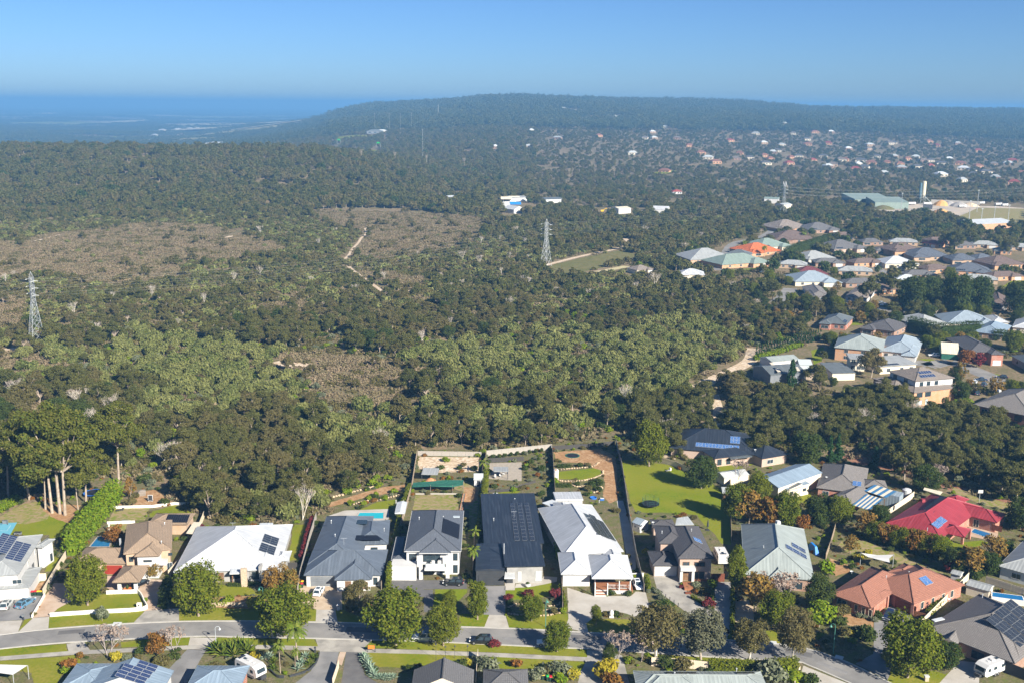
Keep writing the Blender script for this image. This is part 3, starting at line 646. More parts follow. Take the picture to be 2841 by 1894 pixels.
def car(label, xy, rz, paint, kind='suv', group=None, z=.02, cat='car', name=None):
    L, Wd, H = dict(suv=(4.6, 1.85, 1.68), wagon=(4.8, 1.85, 1.5), hatch=(4.2, 1.75, 1.48), ute=(5.3, 1.85, 1.78), sedan=(4.7, 1.8, 1.43))[kind]
    o = thing(name or ('utility_truck' if kind == 'ute' else 'car'), label, cat, (xy[0], xy[1], z), rz, group); h, w = L / 2, Wd / 2; b = H * .56
    hood = b * .93; mb = MB()
    def pr(ww, z0, z1): return [(ww * .88, z0), (ww, z0 + .12), (ww, (z0 + z1) / 2), (ww * .97, z1 - .06), (ww * .86, z1)]
    st = [(-h, pr(w * .82, .42, b * .86)), (-h + .12, pr(w * .94, .27, b * .97)), (-h + .6, pr(w, .22, b)), (0, pr(w, .22, b)), (h * .42, pr(w, .22, b * .99)), (h * .55, pr(w, .22, hood)), (h - .35, pr(w * .95, .24, hood * .88)), (h - .08, pr(w * .86, .3, hood * .74)), (h, pr(w * .72, .36, hood * .62))]
    loft(mb, st); part('body', mb, paint, o, smooth=False)
    c0, c1 = {'suv': (-h + .18, h * .45), 'wagon': (-h + .2, h * .42), 'hatch': (-h + .2, h * .5), 'ute': (-h * .2, h * .5), 'sedan': (-h * .68, h * .42)}[kind]
    rk = {'suv': .35, 'wagon': .5, 'hatch': .5, 'ute': .2, 'sedan': .7}[kind]; t0, t1 = c0 + rk, c1 - .8; wb, wt = w * .86, w * .7
    def q(nm, pts, m, par=o): mb = MB(); mb.face(pts); return part(nm, mb, m, par)
    mb = MB(); B = [(c0, wb, b - .02), (c1, wb, b - .02), (c1, -wb, b - .02), (c0, -wb, b - .02)]; T = [(t0, wt, H - .05), (t1, wt, H - .05), (t1, -wt, H - .05), (t0, -wt, H - .05)]
    mb.face(T[::-1])
    for k in range(4): mb.face((B[k], B[(k + 1) % 4], T[(k + 1) % 4], T[k])[::-1])
    cab = part('cabin', mb, paint, o)
    mb = MB(); mb.box(((t0 + t1) / 2, 0, H - .03), (t1 - t0 + .08, wt * 2 + .02, .06), taper=.93); part('roof', mb, paint, o)
    V = [[Vector(p) for p in (B[k], B[(k + 1) % 4], T[(k + 1) % 4], T[k])] for k in range(4)]
    for k, nm in ((0, 'side_window'), (1, 'windscreen'), (2, 'side_window'), (3, 'rear_window')):
        a, b_, c, d = V[k]; n = (b_ - a).cross(d - a).normalized(); n = n if n.dot((a + c) / 2 - Vector(((t0 + t1) / 2, 0, b))) > 0 else -n
        ctr = (a + b_ + c + d) / 4
        for s0, s1 in (((0, .48), (.53, 1)) if k in (0, 2) else ((0, 1),)):
            P = [a.lerp(b_, s0), a.lerp(b_, s1), d.lerp(c, s1), d.lerp(c, s0)]; cc = sum(P, Vector()) / 4; q(nm, [cc + (p - cc) * .86 + n * .012 for p in P], 'glass')
    if kind == 'ute':
        mb = MB(); mb.box((-h * .62, 0, b + .005), (h * .7, w * 1.6, .03)); part('tray_cover', mb, 'plastic_black', o)
        mb = MB(); mb.tube((h + .1, -.6, .5), (h + .1, .6, .5), .05, .05); mb.tube((h + .1, -.35, .5), (h + .1, -.3, .95), .04, .04); mb.tube((h + .1, .35, .5), (h + .1, .3, .95), .04, .04); mb.tube((h + .1, -.3, .95), (h + .1, .3, .95), .04, .04); part('bull_bar', mb, 'steel', o)
        mb = MB(); mb.tube((-h * .22, -wt, b), (-h * .22, -wt, H), .05, .05); mb.tube((-h * .22, wt, b), (-h * .22, wt, H), .05, .05); mb.tube((-h * .22, -wt, H), (-h * .22, wt, H), .05, .05); part('sports_bar', mb, 'steel', o)
    for s in (-1, 1):
        wheel(o, h * .6, s * (w - .09)); wheel(o, -h * .6, s * (w - .09))
        mb = MB(); mb.box((h - .12, s * w * .66, hood * .78), (.22, .34, .13)); part('headlight', mb, 'head_lamp', o)
        mb = MB(); mb.box((-h + .1, s * w * .74, b * .86), (.16, .26, .2)); part('tail_light', mb, 'tail_lamp', o)
        mb = MB(); mb.box((c1 - .35, s * (w + .06), b + .06), (.12, .18, .13)); part('mirror', mb, paint, o)
        if kind in ('suv', 'wagon'): mb = MB(); mb.tube((t0 + .1, s * wt * .85, H + .04), (t1 - .1, s * wt * .85, H + .04), .025, .025, 4); part('roof_rail', mb, 'plastic_black', o)
    if kind in ('suv', 'wagon', 'hatch'): mb = MB(); mb.box(((t0 + t1) / 2 + .1, 0, H + .005), ((t1 - t0) * .5, wt * 1.3, .012)); part('sunroof', mb, 'glass', o)
    mb = MB(); mb.box((-h - .01, 0, b * .6), (.03, .45, .14)); part('number_plate', mb, 'white', o)
    return o
def caravan(label, xy, rz, band='midgrey', L=6.2, group=None):
    o = thing('caravan', label, 'caravan', (xy[0], xy[1], .02), rz, group); mb = MB(); w = 1.2; h = L / 2
    prof = [(-h, .55), (-h + .02, 2.2), (-h + .25, 2.7), (h - 1.1, 2.75), (h - .25, 2.3), (h, 1.5), (h - .1, .9), (h - .7, .5)]
    A = [Vector((x, -w, z)) for x, z in prof]; B = [Vector((x, w, z)) for x, z in prof]; n = len(A)
    for k in range(n): mb.face((A[k], B[k], B[(k + 1) % n], A[(k + 1) % n]))
    mb.face(A); mb.face(B[::-1]); part('body', mb, 'white', o)
    for s in (-1, 1):
        mb = MB(); mb.box((-.1, s * (w + .012), .78), (L - 1.0, .03, .42)); part('side_panel', mb, band, o)
        for x, ww in ((-h + 1.2, .9), (.2, .9), (h - 1.3, .7)): mb = MB(); mb.box((x, s * (w + .02), 1.75), (ww, .04, .6)); part('window', mb, 'glass', o)
        for x in (-.5, .35): wheel(o, x - .3, s * (w - .05), .36)
    mb = MB(); mb.face([Vector((h - .23, -.9, 2.24)), Vector((h + .015, -.9, 1.5)), Vector((h + .015, .9, 1.5)), Vector((h - .23, .9, 2.24))]); part('front_window', mb, 'glass', o)
    for x, sz, m in ((-1.5, (.7, .5, .1), 'glass'), (-.2, (.9, .7, .22), 'white'), (.9, (.5, .5, .12), 'white'), (-h + .6, (.6, 1.5, .05), 'cells_dark')):
        mb = MB(); mb.box((x, 0, 2.72 + sz[2] / 2), sz, 0, taper=.9); part('roof_hatch', mb, m, o)
    mb = MB(); mb.tube((h - .5, -.7, .5), (h + 1.3, 0, .5), .05, .05); mb.tube((h - .5, .7, .5), (h + 1.3, 0, .5), .05, .05); mb.tube((h + 1.2, 0, 0), (h + 1.2, 0, .6), .05, .05); mb.box((h + .35, 0, .75), (.6, 1.2, .5)); part('drawbar', mb, 'charcoal', o)
    return o
# ---------------------------------------------------------------- garden and street things
def trampoline(label, xy, r=1.9, z=.75, net=False, pad='plastic_black', sunk=False):
    o = thing('trampoline', label, 'trampoline', (*xy, 0)); mb = MB(); mb.lathe([(0, z), (r * .84, z - .01)], 24); part('mat', mb, 'plastic_black', o)
    mb = MB(); mb.lathe([(r * .84, z + .01), (r, z + .03), (r, z - .04), (r * .84, z - .03)], 24); part('pad', mb, pad, o)
    if not sunk:
        for k in range(6): a = k * 1.047; mb = MB(); mb.tube((r * .96 * math.cos(a), r * .96 * math.sin(a), 0), (r * .96 * math.cos(a), r * .96 * math.sin(a), z + (1.7 if net else 0)), .035, .035, 5); part('leg', mb, 'steel' if not net else 'plastic_black', o)
    if net:
        mb = MB()
        for k in range(30): a = k * math.pi / 15; mb.tube((r * .9 * math.cos(a), r * .9 * math.sin(a), z), (r * .9 * math.cos(a), r * .9 * math.sin(a), z + 1.7), .012, .012, 3, cap=False)
        for zz in (z + .55, z + 1.1, z + 1.7): mb.lathe([(r * .9, zz), (r * .9, zz + .03)], 24)
        part('safety_net', mb, 'net_green', o)
    return o
def street_lamp(label, xy, h=6, rz=0, m='lamp_green'):
    o = thing('street_lamp', label, 'street lamp', (*xy, 0), rz); mb = MB(); mb.tube((0, 0, 0), (0, 0, h * .97), .08, .055, 8)
    part('pole', mb, m, o); mb = MB(); pts = [(0, h * .97), (.1, h + .12), (.4, h + .22), (.75, h + .1), (.85, h - .12)]
    for (x0, z0), (x1, z1) in zip(pts, pts[1:]): mb.tube((x0, 0, z0), (x1, 0, z1), .045, .045, 6)
    part('arm', mb, m, o); mb = MB(); mb.lathe([(.06, h - .1), (.12, h - .25), (.3, h - .5), (.26, h - .52), (0, h - .5)], 10, (.85, 0)); part('lamp_head', mb, m, o); return o
def bin_(label, xy, lid, rz=0):
    o = thing('wheelie_bin', label, 'bin', (*xy, 0), rz); mb = MB(); mb.box((0, 0, .5), (.46, .5, .92), taper=1.18); part('body', mb, 'bin_green', o)
    mb = MB(); mb.box((0, -.02, 1.01), (.58, .66, .1), taper=.9); part('lid', mb, lid, o)
    for s in (-1, 1): mb = MB(); mb.tube((s * .2, .24, .1), (s * .27, .24, .1), .1, .1, 8); part('wheel', mb, 'tyre', o)
    return o
ROCK = []
for k in range(5):
    bm = bmesh.new(); bmesh.ops.create_icosphere(bm, subdivisions=1, radius=.5); rr = random.Random(k)
    for v in bm.verts: v.co *= rr.uniform(.75, 1.15); v.co.z *= .72
    me = bpy.data.meshes.new('boulder'); bm.to_mesh(me); bm.free(); me.materials.append(MT['boulder']); ROCK.append(me)
def boulders(pts, label, group, s=.7, n=None):
    P = smooth_line(pts, 8); L = [0]
    for a, b in zip(P, P[1:]): L.append(L[-1] + math.dist(a, b))
    k = n or int(L[-1] / (s * 1.05))
    for i in range(k):
        t = L[-1] * (i + .5) / k; j = max(q for q in range(len(L) - 1) if L[q] <= t); f = (t - L[j]) / max(1e-6, L[j + 1] - L[j]); x = P[j][0] + (P[j + 1][0] - P[j][0]) * f; y = P[j][1] + (P[j + 1][1] - P[j][1]) * f
        o = ob('boulder', ROCK[rnd.randrange(5)], None, (x + rnd.uniform(-.1, .1), y + rnd.uniform(-.1, .1), .18), rnd.uniform(0, 6), (s * rnd.uniform(.8, 1.4), s * rnd.uniform(.7, 1.1), s * rnd.uniform(.7, 1.1))); tag(o, label, 'boulder', group)
def shed(label, A, B, C, z, roof, wall_, kind='gx', pitch=15, feats=(), extra=(), name='shed', cat='shed', solar=(), walls=True, group=None, z0=0):
    return house(name, label, [Wing(A, B, C, z, pitch, kind, roof, wall_, z0, .15, walls)], 'white', feats, solar, extra, cat, group, False)
def solid(name, label, cat, xy, parts, rz=0, group=None):
    """a small thing from boxes, tubes and lathes: (part name, material, [(shape, args)])"""
    o = thing(name, label, cat, (*xy, 0), rz, group)
    for nm, m, sh in parts:
        mb = MB()
        for s_, *a in sh: getattr(mb, s_)(*a)
        part(nm, mb, m, o)
    return o
def pool(label, pts, coping, m='pool_water'):
    o = thing('swimming_pool', label, 'pool', (*pts[0], 0)); L = Vector(pts[0]); P = [Vector(p) - L for p in pts]; mb = MB(); mb.face([(*p, .035) for p in P]); part('water', mb, m, o)
    c = sum(P, Vector((0, 0))) / len(P); mb = MB()
    for a, b in zip(P, P[1:] + P[:1]):
        A, B = a + (a - c).normalized() * .5, b + (b - c).normalized() * .5; mb.face(((*A, .08), (*B, .08), (*b, .08), (*a, .08))[::-1] if (b - a).cross(c - a) < 0 else ((*A, .08), (*B, .08), (*b, .08), (*a, .08))); mb.face(((*a, .03), (*b, .03), (*b, .08), (*a, .08)))
    part('coping', mb, coping, o); return o
# ================================================================ the street and the gardens
NE = smooth_line([(-103.15,187.71), (-92.23,190.95), (-76.68,193.58), (-60.60,194.89), (-36.72,194.75), (-17.34,193.71), (-0.00,192.89), (11.76,191.92), (24.28,190.53), (42.88,188.91), (53.90,187.33), (58.84,185.32), (64.47,180.76), (70.19,173.42), (73.23,169.62)], 5)
SE = smooth_line([(-100.54,182.42), (-86.20,185.77), (-63.28,188.48), (-53.44,188.44), (-39.15,188.19), (-16.81,187.34), (0.91,186.06), (9.68,185.38), (18.40,184.73), (41.52,182.04), (54.18,180.92), (56.71,179.52), (62.31,173.81), (65.33,170.53)], 5)
sheet('garden_soil', [(-131.99,240.36), (-107.32,262.92), (-82.40,249.86), (-52.29,249.10), (-49.44,261.14), (-29.65,302.83), (34.04,317.40), (51.83,307.10), (87.24,303.93), (138.80,250.54), (99.51,169.37), (-94.67,166.31)], .004, 'mulch', 'dark mulched soil of the house lots')
sheet('road', NE + SE[::-1], .012, 'asphalt', 'grey asphalt street curving past the houses')
tag(strip('kerb', NE, .38, 0, .1, 'kerb'), 'concrete kerb on the far side of the street', None, None, 'structure')
tag(strip('kerb', SE, .38, 0, .1, 'kerb'), 'concrete kerb on the near side of the street', None, None, 'structure')
tag(strip('road_seam', [(53.16,184.37), (54.99,183.38), (57.02,181.90)], .12, .004, .011, 'dark_paving'), 'dark repair seam in the asphalt', None, None, 'structure')
for k, (i, f, w, l) in enumerate(((6, .3, 1.6, 5), (14, .7, 1.2, 3), (22, .4, 2.0, 7), (30, .6, 1.0, 4), (37, .3, 1.5, 6), (44, .6, 1.4, 4), (52, .4, 1.8, 5), (58, .6, 1.2, 6))):
    a, b = Vector(NE[i]), Vector(SE[min(i, len(SE) - 1)]); c = a.lerp(b, f); d = (Vector(NE[i + 1]) - a).normalized(); n_ = Vector((-d.y, d.x)); sheet('road_patch', [tuple(c + d * l / 2 * s + n_ * w / 2 * t) for s, t in ((-1, -1), (1, -1), (1, 1), (-1, 1))], .0165, 'grey_drive' if k % 2 else 'dark_paving', 'dark repair patch in the asphalt street')
for k in range(9):
    i = 3 + k * 6; a, b = Vector(NE[i]), Vector(SE[min(i + 1, len(SE) - 1)]); tag(strip('road_seam', [tuple(a.lerp(b, .12)), tuple(a.lerp(b, .4) + Vector((.5, 0))), tuple(a.lerp(b, .7) + Vector((.2, .1))), tuple(a.lerp(b, .9) + Vector((.7, 0)))], .06, .004, .0135, 'dark_paving'), 'thin crack across the asphalt street', None, None, 'structure')
def bandpoly(p, w): return offset(p, w / 2) + offset(p, -w / 2)[::-1]
COVER += [bandpoly(NE, 1.2), bandpoly(SE, 1.2)]
def lawns(m, z, *polys):
    for p in polys: sheet('lawn', p, z, m)
lawns('grass', .008,
 [(-92.12,190.70), (-94.32,196.31), (-75.82,199.00), (-76.28,193.47)], [(-97.68,189.68), (-98.80,195.08), (-97.52,195.29)], [(-105.92,197.07), (-103.53,195.18), (-102.99,193.29), (-103.00,191.05)],
 [(-94.25,198.39), (-93.32,203.32), (-92.15,204.67), (-86.56,206.59), (-79.64,206.72), (-77.37,203.21), (-76.60,200.18), (-90.71,198.85)],
 [(-67.21,194.51), (-69.00,199.93), (-62.17,200.45), (-50.97,200.86), (-48.85,194.84)], [(-48.85,194.84), (-50.97,200.86), (-45.59,202.17), (-40.31,200.26), (-39.32,194.90)],
 [(-62.65,205.90), (-64.31,211.21), (-56.52,210.39), (-53.84,206.58)], [(-51.09,223.81), (-54.36,245.23), (-50.65,245.31), (-47.97,224.85)], [(-50.82,219.12), (-48.60,219.26), (-47.85,214.11), (-47.76,207.97), (-51.53,211.81)],
 [(-104.47,217.01), (-105.94,225.14), (-102.84,224.21), (-102.06,217.53)],
 [(-92.85,252.37), (-88.06,257.76), (-82.21,253.22), (-80.51,251.44), (-91.83,249.38)],
 [(-36.34,200.13), (-34.68,200.36), (-28.56,195.40), (-28.22,194.26), (-34.99,194.79)],
 [(-10.50,199.02), (-4.23,198.75), (-5.14,193.25), (-10.03,193.46)],
 [(-0.68,198.30), (11.97,199.63), (12.12,197.10), (11.34,193.66), (7.07,192.46), (-0.04,192.89)],
 [(15.62,195.43), (17.05,197.38), (25.97,197.15), (25.20,190.40), (15.85,191.40)],
 [(51.66,192.89), (54.77,192.94), (54.30,187.51), (51.31,188.35)],
 [(69.79,174.40), (72.68,179.53), (79.60,178.02), (81.47,176.78), (85.60,179.42), (78.75,173.31), (71.00,170.18)],
 [(-98.99,182.79), (-86.21,185.18), (-84.84,182.52), (-97.58,179.89)], [(-75.95,186.13), (-70.21,187.36), (-63.04,188.27), (-61.92,185.25), (-74.99,183.99)],
 [(-58.22,186.44), (-57.63,188.15), (-47.28,187.98), (-38.56,187.91), (-36.93,184.78), (-50.83,185.10), (-57.83,185.05)],
 [(-28.20,184.93), (-27.05,187.51), (-16.80,187.23), (0.91,185.96), (14.91,184.92), (15.09,181.93), (-0.83,183.28), (-16.53,184.03), (-16.54,184.10)],
 [(-96.90,178.48), (-84.86,180.50), (-82.57,181.21), (-80.66,178.59), (-82.36,173.78), (-81.86,169.52), (-85.08,169.47), (-88.21,174.62), (-95.74,176.08)],
 [(-28.26,182.88), (-16.42,182.67), (-8.08,182.14), (-10.52,179.44), (-15.97,177.40), (-24.31,177.65), (-26.59,179.50)],
 [(-6.00,182.01), (14.77,180.19), (13.35,176.61), (10.18,177.20), (-4.16,177.60)], [(26.80,183.07), (41.49,181.87), (54.61,180.60), (54.55,179.71), (41.21,180.47), (26.42,181.38)],
 [(110.98,238.08), (116.75,238.20), (114.47,236.02), (111.37,234.89)], [(109.06,216.30), (112.44,211.04), (113.70,207.65), (111.62,209.31), (109.45,214.50)])
lawns('lush_grass', .009,
 [(-129.32,244.42), (-129.48,248.52), (-127.49,257.16), (-120.73,253.57), (-117.06,249.40), (-111.41,250.73), (-109.12,239.22), (-109.40,231.68), (-112.35,237.50), (-121.39,236.21), (-125.28,236.13)],
 [(-39.21,255.33), (-35.24,260.92), (-29.41,263.47), (-28.97,262.69), (-30.19,256.41)],
 [(-0.96,209.51), (1.10,211.29), (4.46,211.67), (8.88,213.88), (10.34,213.02), (10.28,209.08), (8.66,207.35), (5.72,206.03), (-1.02,205.27)],
 [(-6.05,263.56), (-5.94,267.22), (-1.56,269.36), (2.75,270.14), (0.90,266.04)], [(13.38,279.60), (13.88,285.57), (26.00,289.33), (26.12,284.37), (21.98,278.72)],
 [(32.47,296.25), (37.24,296.37), (42.56,293.90), (46.11,292.60), (51.77,284.64), (56.91,275.82), (59.63,267.45), (53.27,235.01), (50.97,235.89), (50.51,241.60), (48.83,247.53), (48.30,253.77), (40.76,255.20), (32.57,255.25), (32.04,261.54)],
 [(77.16,269.04), (82.25,270.36), (80.10,261.06), (75.17,259.83)], [(60.33,291.59), (64.66,292.39), (72.45,293.98), (64.61,287.62), (60.56,280.96)],
 [(-16.27,210.08), (-9.31,210.35), (-9.24,208.71), (-11.84,202.81), (-16.09,202.52)], [(106.28,237.07), (115.62,239.16), (115.95,237.27), (104.05,230.63)])
lawns('dry_grass', .010,
 [(-130.44,246.73), (-129.62,248.82), (-127.64,257.47), (-124.60,259.14), (-120.73,253.57), (-117.58,250.59), (-116.95,247.03), (-120.59,244.04), (-125.31,244.51)],
 [(-101.18,246.51), (-102.76,254.72), (-93.93,255.55), (-92.20,247.12)], [(-98.34,239.90), (-99.81,244.39), (-94.02,245.21), (-93.55,240.11)],
 [(-25.34,248.80), (-25.73,266.21), (-14.47,266.74), (-13.52,255.55)], [(-24.10,274.01), (-19.46,275.54), (-13.32,278.57), (-8.81,272.63), (-8.56,258.04), (-8.79,238.65), (-10.26,236.99), (-10.82,255.49), (-12.14,256.08), (-12.90,269.76), (-23.96,272.26)],
 [(77.47,232.61), (80.83,237.97), (86.10,238.63), (95.05,226.16), (98.64,220.47), (97.67,219.05), (89.31,226.54), (85.67,228.20), (78.89,231.61)],
 [(123.00,276.21), (134.58,262.33), (131.90,258.39), (125.91,262.69), (121.62,270.71)])
lawns('dirt', .011, [(-121.23,254.17), (-119.55,257.34), (-112.29,256.88), (-111.29,250.43), (-110.58,244.84), (-116.80,248.81)], [(-101.99,259.67), (-101.00,264.93), (-97.54,269.08), (-89.03,259.33), (-91.50,256.74), (-102.94,257.10)],
 [(-13.03,272.53), (-9.01,271.23), (-8.98,263.17), (-11.64,257.97)], [(12.98,303.19), (22.44,305.15), (27.56,307.01), (31.57,299.50), (30.19,282.23), (28.69,264.06), (26.28,261.40), (24.91,266.62), (26.34,276.32), (26.44,286.65), (19.54,293.49), (13.71,294.14)],
 [(-49.00,259.00), (-40.66,267.06), (-35.16,271.98), (-28.43,274.25), (-28.93,269.38), (-37.23,265.13), (-43.28,260.41), (-47.38,256.51)],
 [(-62.34,201.05), (-62.68,202.26), (-50.59,202.49), (-50.55,200.67), (-56.50,200.36)], [(-63.61,205.55), (-51.44,206.20), (-50.68,202.89), (-62.85,202.87)], [(-103.32,211.24), (-101.94,212.60), (-101.38,209.52), (-101.61,205.67), (-102.94,206.91)],
 [(67.47,201.05), (71.58,200.33), (74.88,197.27), (73.67,194.21), (69.43,195.26), (66.90,197.90)], [(75.03,227.98), (78.47,224.12), (77.41,220.75), (73.40,218.34), (73.29,222.09)])
lawns('sand', .0105, [(-27.06,286.81), (-27.79,297.92), (-26.08,297.55), (-8.82,297.60), (-9.47,284.97), (-20.80,283.93), (-25.18,286.86)])
lawns('red_gravel', .006, [(99.73,301.10), (104.99,305.67), (112.30,304.38), (115.08,298.63), (117.17,288.97), (124.16,281.27), (132.25,275.20), (141.22,264.75), (138.46,259.08), (133.89,261.75), (125.23,269.02), (119.44,276.12), (114.21,281.02), (112.97,287.52), (108.83,290.10), (101.76,295.44)])
def paving(m, z, *polys, name='driveway'):
    for p in polys: sheet(name, p, z, m)
paving('grey_drive', .014, [(-109.00,203.44), (-101.52,205.46), (-99.61,205.28), (-97.65,195.60), (-98.77,194.81), (-104.35,193.83)], [(74.93,196.89), (77.04,199.25), (80.28,203.71), (83.89,200.56), (84.88,199.20), (79.74,194.32), (76.05,190.57), (73.90,186.97), (71.48,180.49), (71.71,178.21), (69.92,174.56), (65.79,180.39), (70.48,184.15)],
 [(-6.22,211.90), (-0.98,212.00), (-0.87,198.53), (-5.44,198.68)], [(-36.46,183.18), (-32.80,183.07), (-31.96,170.92), (-39.44,170.80), (-36.86,176.10)], [(-62.15,183.59), (-58.46,183.48), (-58.55,177.34), (-58.64,170.49), (-62.37,170.43), (-63.38,176.62)])
paving('concrete', .014, [(-101.63,188.24), (-104.35,193.83), (-99.03,194.58), (-97.68,189.68)], [(-97.68,189.68), (-97.32,195.68), (-94.30,196.28), (-92.16,190.81)], [(-40.31,200.26), (-36.37,200.33), (-34.93,194.63), (-39.47,194.74)],
 [(-5.14,193.18), (-4.23,198.63), (-0.87,198.53), (-0.04,192.82)], [(12.55,211.51), (17.98,207.52), (26.15,207.68), (27.41,209.84), (29.52,209.45), (29.46,202.76), (25.88,198.32), (24.34,199.66), (21.28,201.00), (18.76,200.16), (16.23,196.21), (15.61,195.24), (15.85,191.33), (11.30,193.47), (12.13,197.29)],
 [(28.38,263.40), (30.07,263.44), (30.23,234.65), (28.51,219.54), (27.42,221.17), (27.42,233.12)], [(78.75,173.31), (86.22,181.73), (89.75,181.12), (85.45,171.60), (79.67,171.51)], [(-63.02,188.20), (-57.61,188.08), (-58.22,186.44), (-59.26,183.23), (-62.13,183.52)],
 [(55.69,179.50), (62.16,173.35), (61.12,170.02), (57.36,171.15), (54.41,176.65)], [(1.10,211.07), (1.30,212.84), (6.91,214.74), (7.57,217.03), (10.59,216.63), (10.40,214.36), (7.66,212.96), (4.46,211.58)], [(-1.16,209.94), (-1.00,215.04), (1.10,214.18), (1.10,209.99)])
paving('stamped', .014, [(-94.24,196.12), (-97.29,195.60), (-99.13,205.29), (-99.89,211.53), (-97.84,211.35), (-96.98,214.05), (-91.93,204.59), (-94.04,199.66)], [(-75.78,198.89), (-76.70,203.23), (-79.48,207.36), (-80.17,213.93), (-76.85,213.54), (-72.32,199.74)], [(-86.76,207.14), (-89.68,215.33), (-85.50,215.41), (-80.02,213.48), (-79.48,207.36)], [(-32.62,183.07), (-31.41,183.09), (-31.47,178.05), (-32.65,179.07)], [(115.87,246.99), (114.34,250.02), (122.18,245.13), (120.40,241.17), (117.57,239.20), (113.53,241.51)])
paving('old_concrete', .014, [(-76.28,193.47), (-75.63,199.01), (-69.03,200.32), (-67.20,194.62)], [(-86.19,185.25), (-83.24,186.28), (-80.68,182.93), (-84.67,182.52)], [(-38.22,187.99), (-27.07,187.62), (-28.57,183.83), (-28.81,183.07), (-36.55,183.18)], [(15.07,184.57), (18.40,184.73), (21.69,182.64), (22.07,171.79), (12.38,171.63), (13.35,176.61), (14.87,181.19)],
 [(32.24,217.61), (37.83,217.72), (37.60,214.89), (39.05,207.93), (42.63,200.99), (43.53,195.94), (44.44,192.20), (42.86,188.84), (41.55,189.42), (39.05,197.78), (36.89,200.49), (32.19,210.37)], [(45.60,214.82), (49.12,214.89), (45.38,195.97), (43.96,190.73), (42.79,194.03), (42.80,201.40)])
paving('aggregate', .015, [(-44.96,204.24), (-45.76,211.13), (-36.87,211.65), (-34.95,200.28), (-40.29,200.18)], [(48.09,205.99), (52.06,206.07), (50.18,196.82), (46.01,196.36)], [(47.76,304.13), (50.43,302.72), (49.08,296.89), (44.74,299.64)], [(113.42,393.43), (118.51,404.67), (124.45,403.85), (121.39,389.82)])
paving('dark_paving', .014, [(-26.19,216.73), (-19.27,216.59), (-19.09,214.45), (-9.71,214.87), (-9.32,210.44), (-18.72,210.04), (-18.41,206.41), (-21.39,206.77), (-25.88,208.82)], [(-18.70,209.82), (-16.74,209.86), (-15.87,199.52), (-17.83,199.48)], [(-31.41,183.09), (-27.93,182.98), (-28.43,180.46), (-26.60,174.69), (-22.83,171.07), (-30.49,170.94)])
for p in ([(-97.33,179.36), (-84.36,181.78), (-61.68,184.36), (-57.68,184.53)], [(-50.74,184.75), (-37.03,184.37), (-28.54,183.65), (-16.47,183.28), (-0.82,182.33), (14.86,181.12)]):
    COVER.append(bandpoly(p, 2.2)); tag(strip('footpath', p, 1.5, 0, .02, 'old_concrete'), 'pale concrete footpath beside the street', None, None, 'structure')
sheet('sports_court', [(-129.18,244.14), (-123.51,245.02), (-121.39,236.21), (-124.89,235.33)], .02, 'court_blue', 'blue ball court behind the white house')
strip('court_line', [(-126.70,239.94), (-123.61,239.73), (-124.19,243.10)], .08, .012, .012, 'white_line', bpy.data.objects['sports_court'])
sheet('paved_terrace', [(-6.22,279.11), (-6.27,292.42), (3.16,293.46), (3.05,277.53)], .03, 'paver', 'tan paved terrace with a pergola behind the black roof')
sheet('pool_deck', [(-46.66,251.00), (-43.10,254.74), (-31.81,256.12), (-30.86,248.97), (-30.02,246.64)], .02, 'concrete', 'pale paving round the turquoise pool')
boulders([(-0.59,199.01), (1.09,198.57), (5.56,198.14), (8.37,198.58), (11.14,200.01)], 'sandstone boulder edging the front garden below the black roofed house', 'boulders of the terraced front garden', .62)
boulders([(7.93,202.36), (10.43,203.22), (11.09,205.29)], 'sandstone boulder edging the front garden below the black roofed house', 'boulders of the terraced front garden', .55)
boulders([(-0.42,201.40), (1.86,203.47), (6.56,200.73), (10.91,201.21)], 'sandstone boulder edging the front garden below the black roofed house', 'boulders of the terraced front garden', .55)
boulders([(14.21,287.10), (20.58,288.80), (24.09,290.06), (25.95,293.66)], 'pale boulder along the upper edge of the little terrace lawn', 'boulders of the terraced back garden', .75)
boulders([(13.09,278.87), (15.06,277.47), (21.21,278.70), (25.87,282.86), (26.57,286.65)], 'pale boulder along the lower edge of the little terrace lawn', 'boulders below the terrace lawn', .75)
boulders([(16.97,275.37), (18.36,273.29), (23.46,274.82), (25.24,272.07), (22.50,268.58)], 'pale boulder among the shrubs under the terrace lawn', 'boulders among the shrubs', .7)
boulders([(-49.33,262.21), (-46.41,264.91), (-42.07,268.38), (-37.63,271.92)], 'tan boulder in the rock wall behind the turquoise pool', 'boulders of the rock wall behind the pool', .9)
boulders([(-41.57,258.53), (-38.62,261.17), (-35.12,261.90), (-29.80,265.97)], 'tan boulder in the rockery above the pool lawn', 'boulders of the rockery above the pool lawn', .8)
boulders([(-59.36,201.92), (-56.89,201.15), (-55.49,201.58)], 'flat sandstone block in the front bank of the white roofed house', 'sandstone blocks in the front bank', .8)
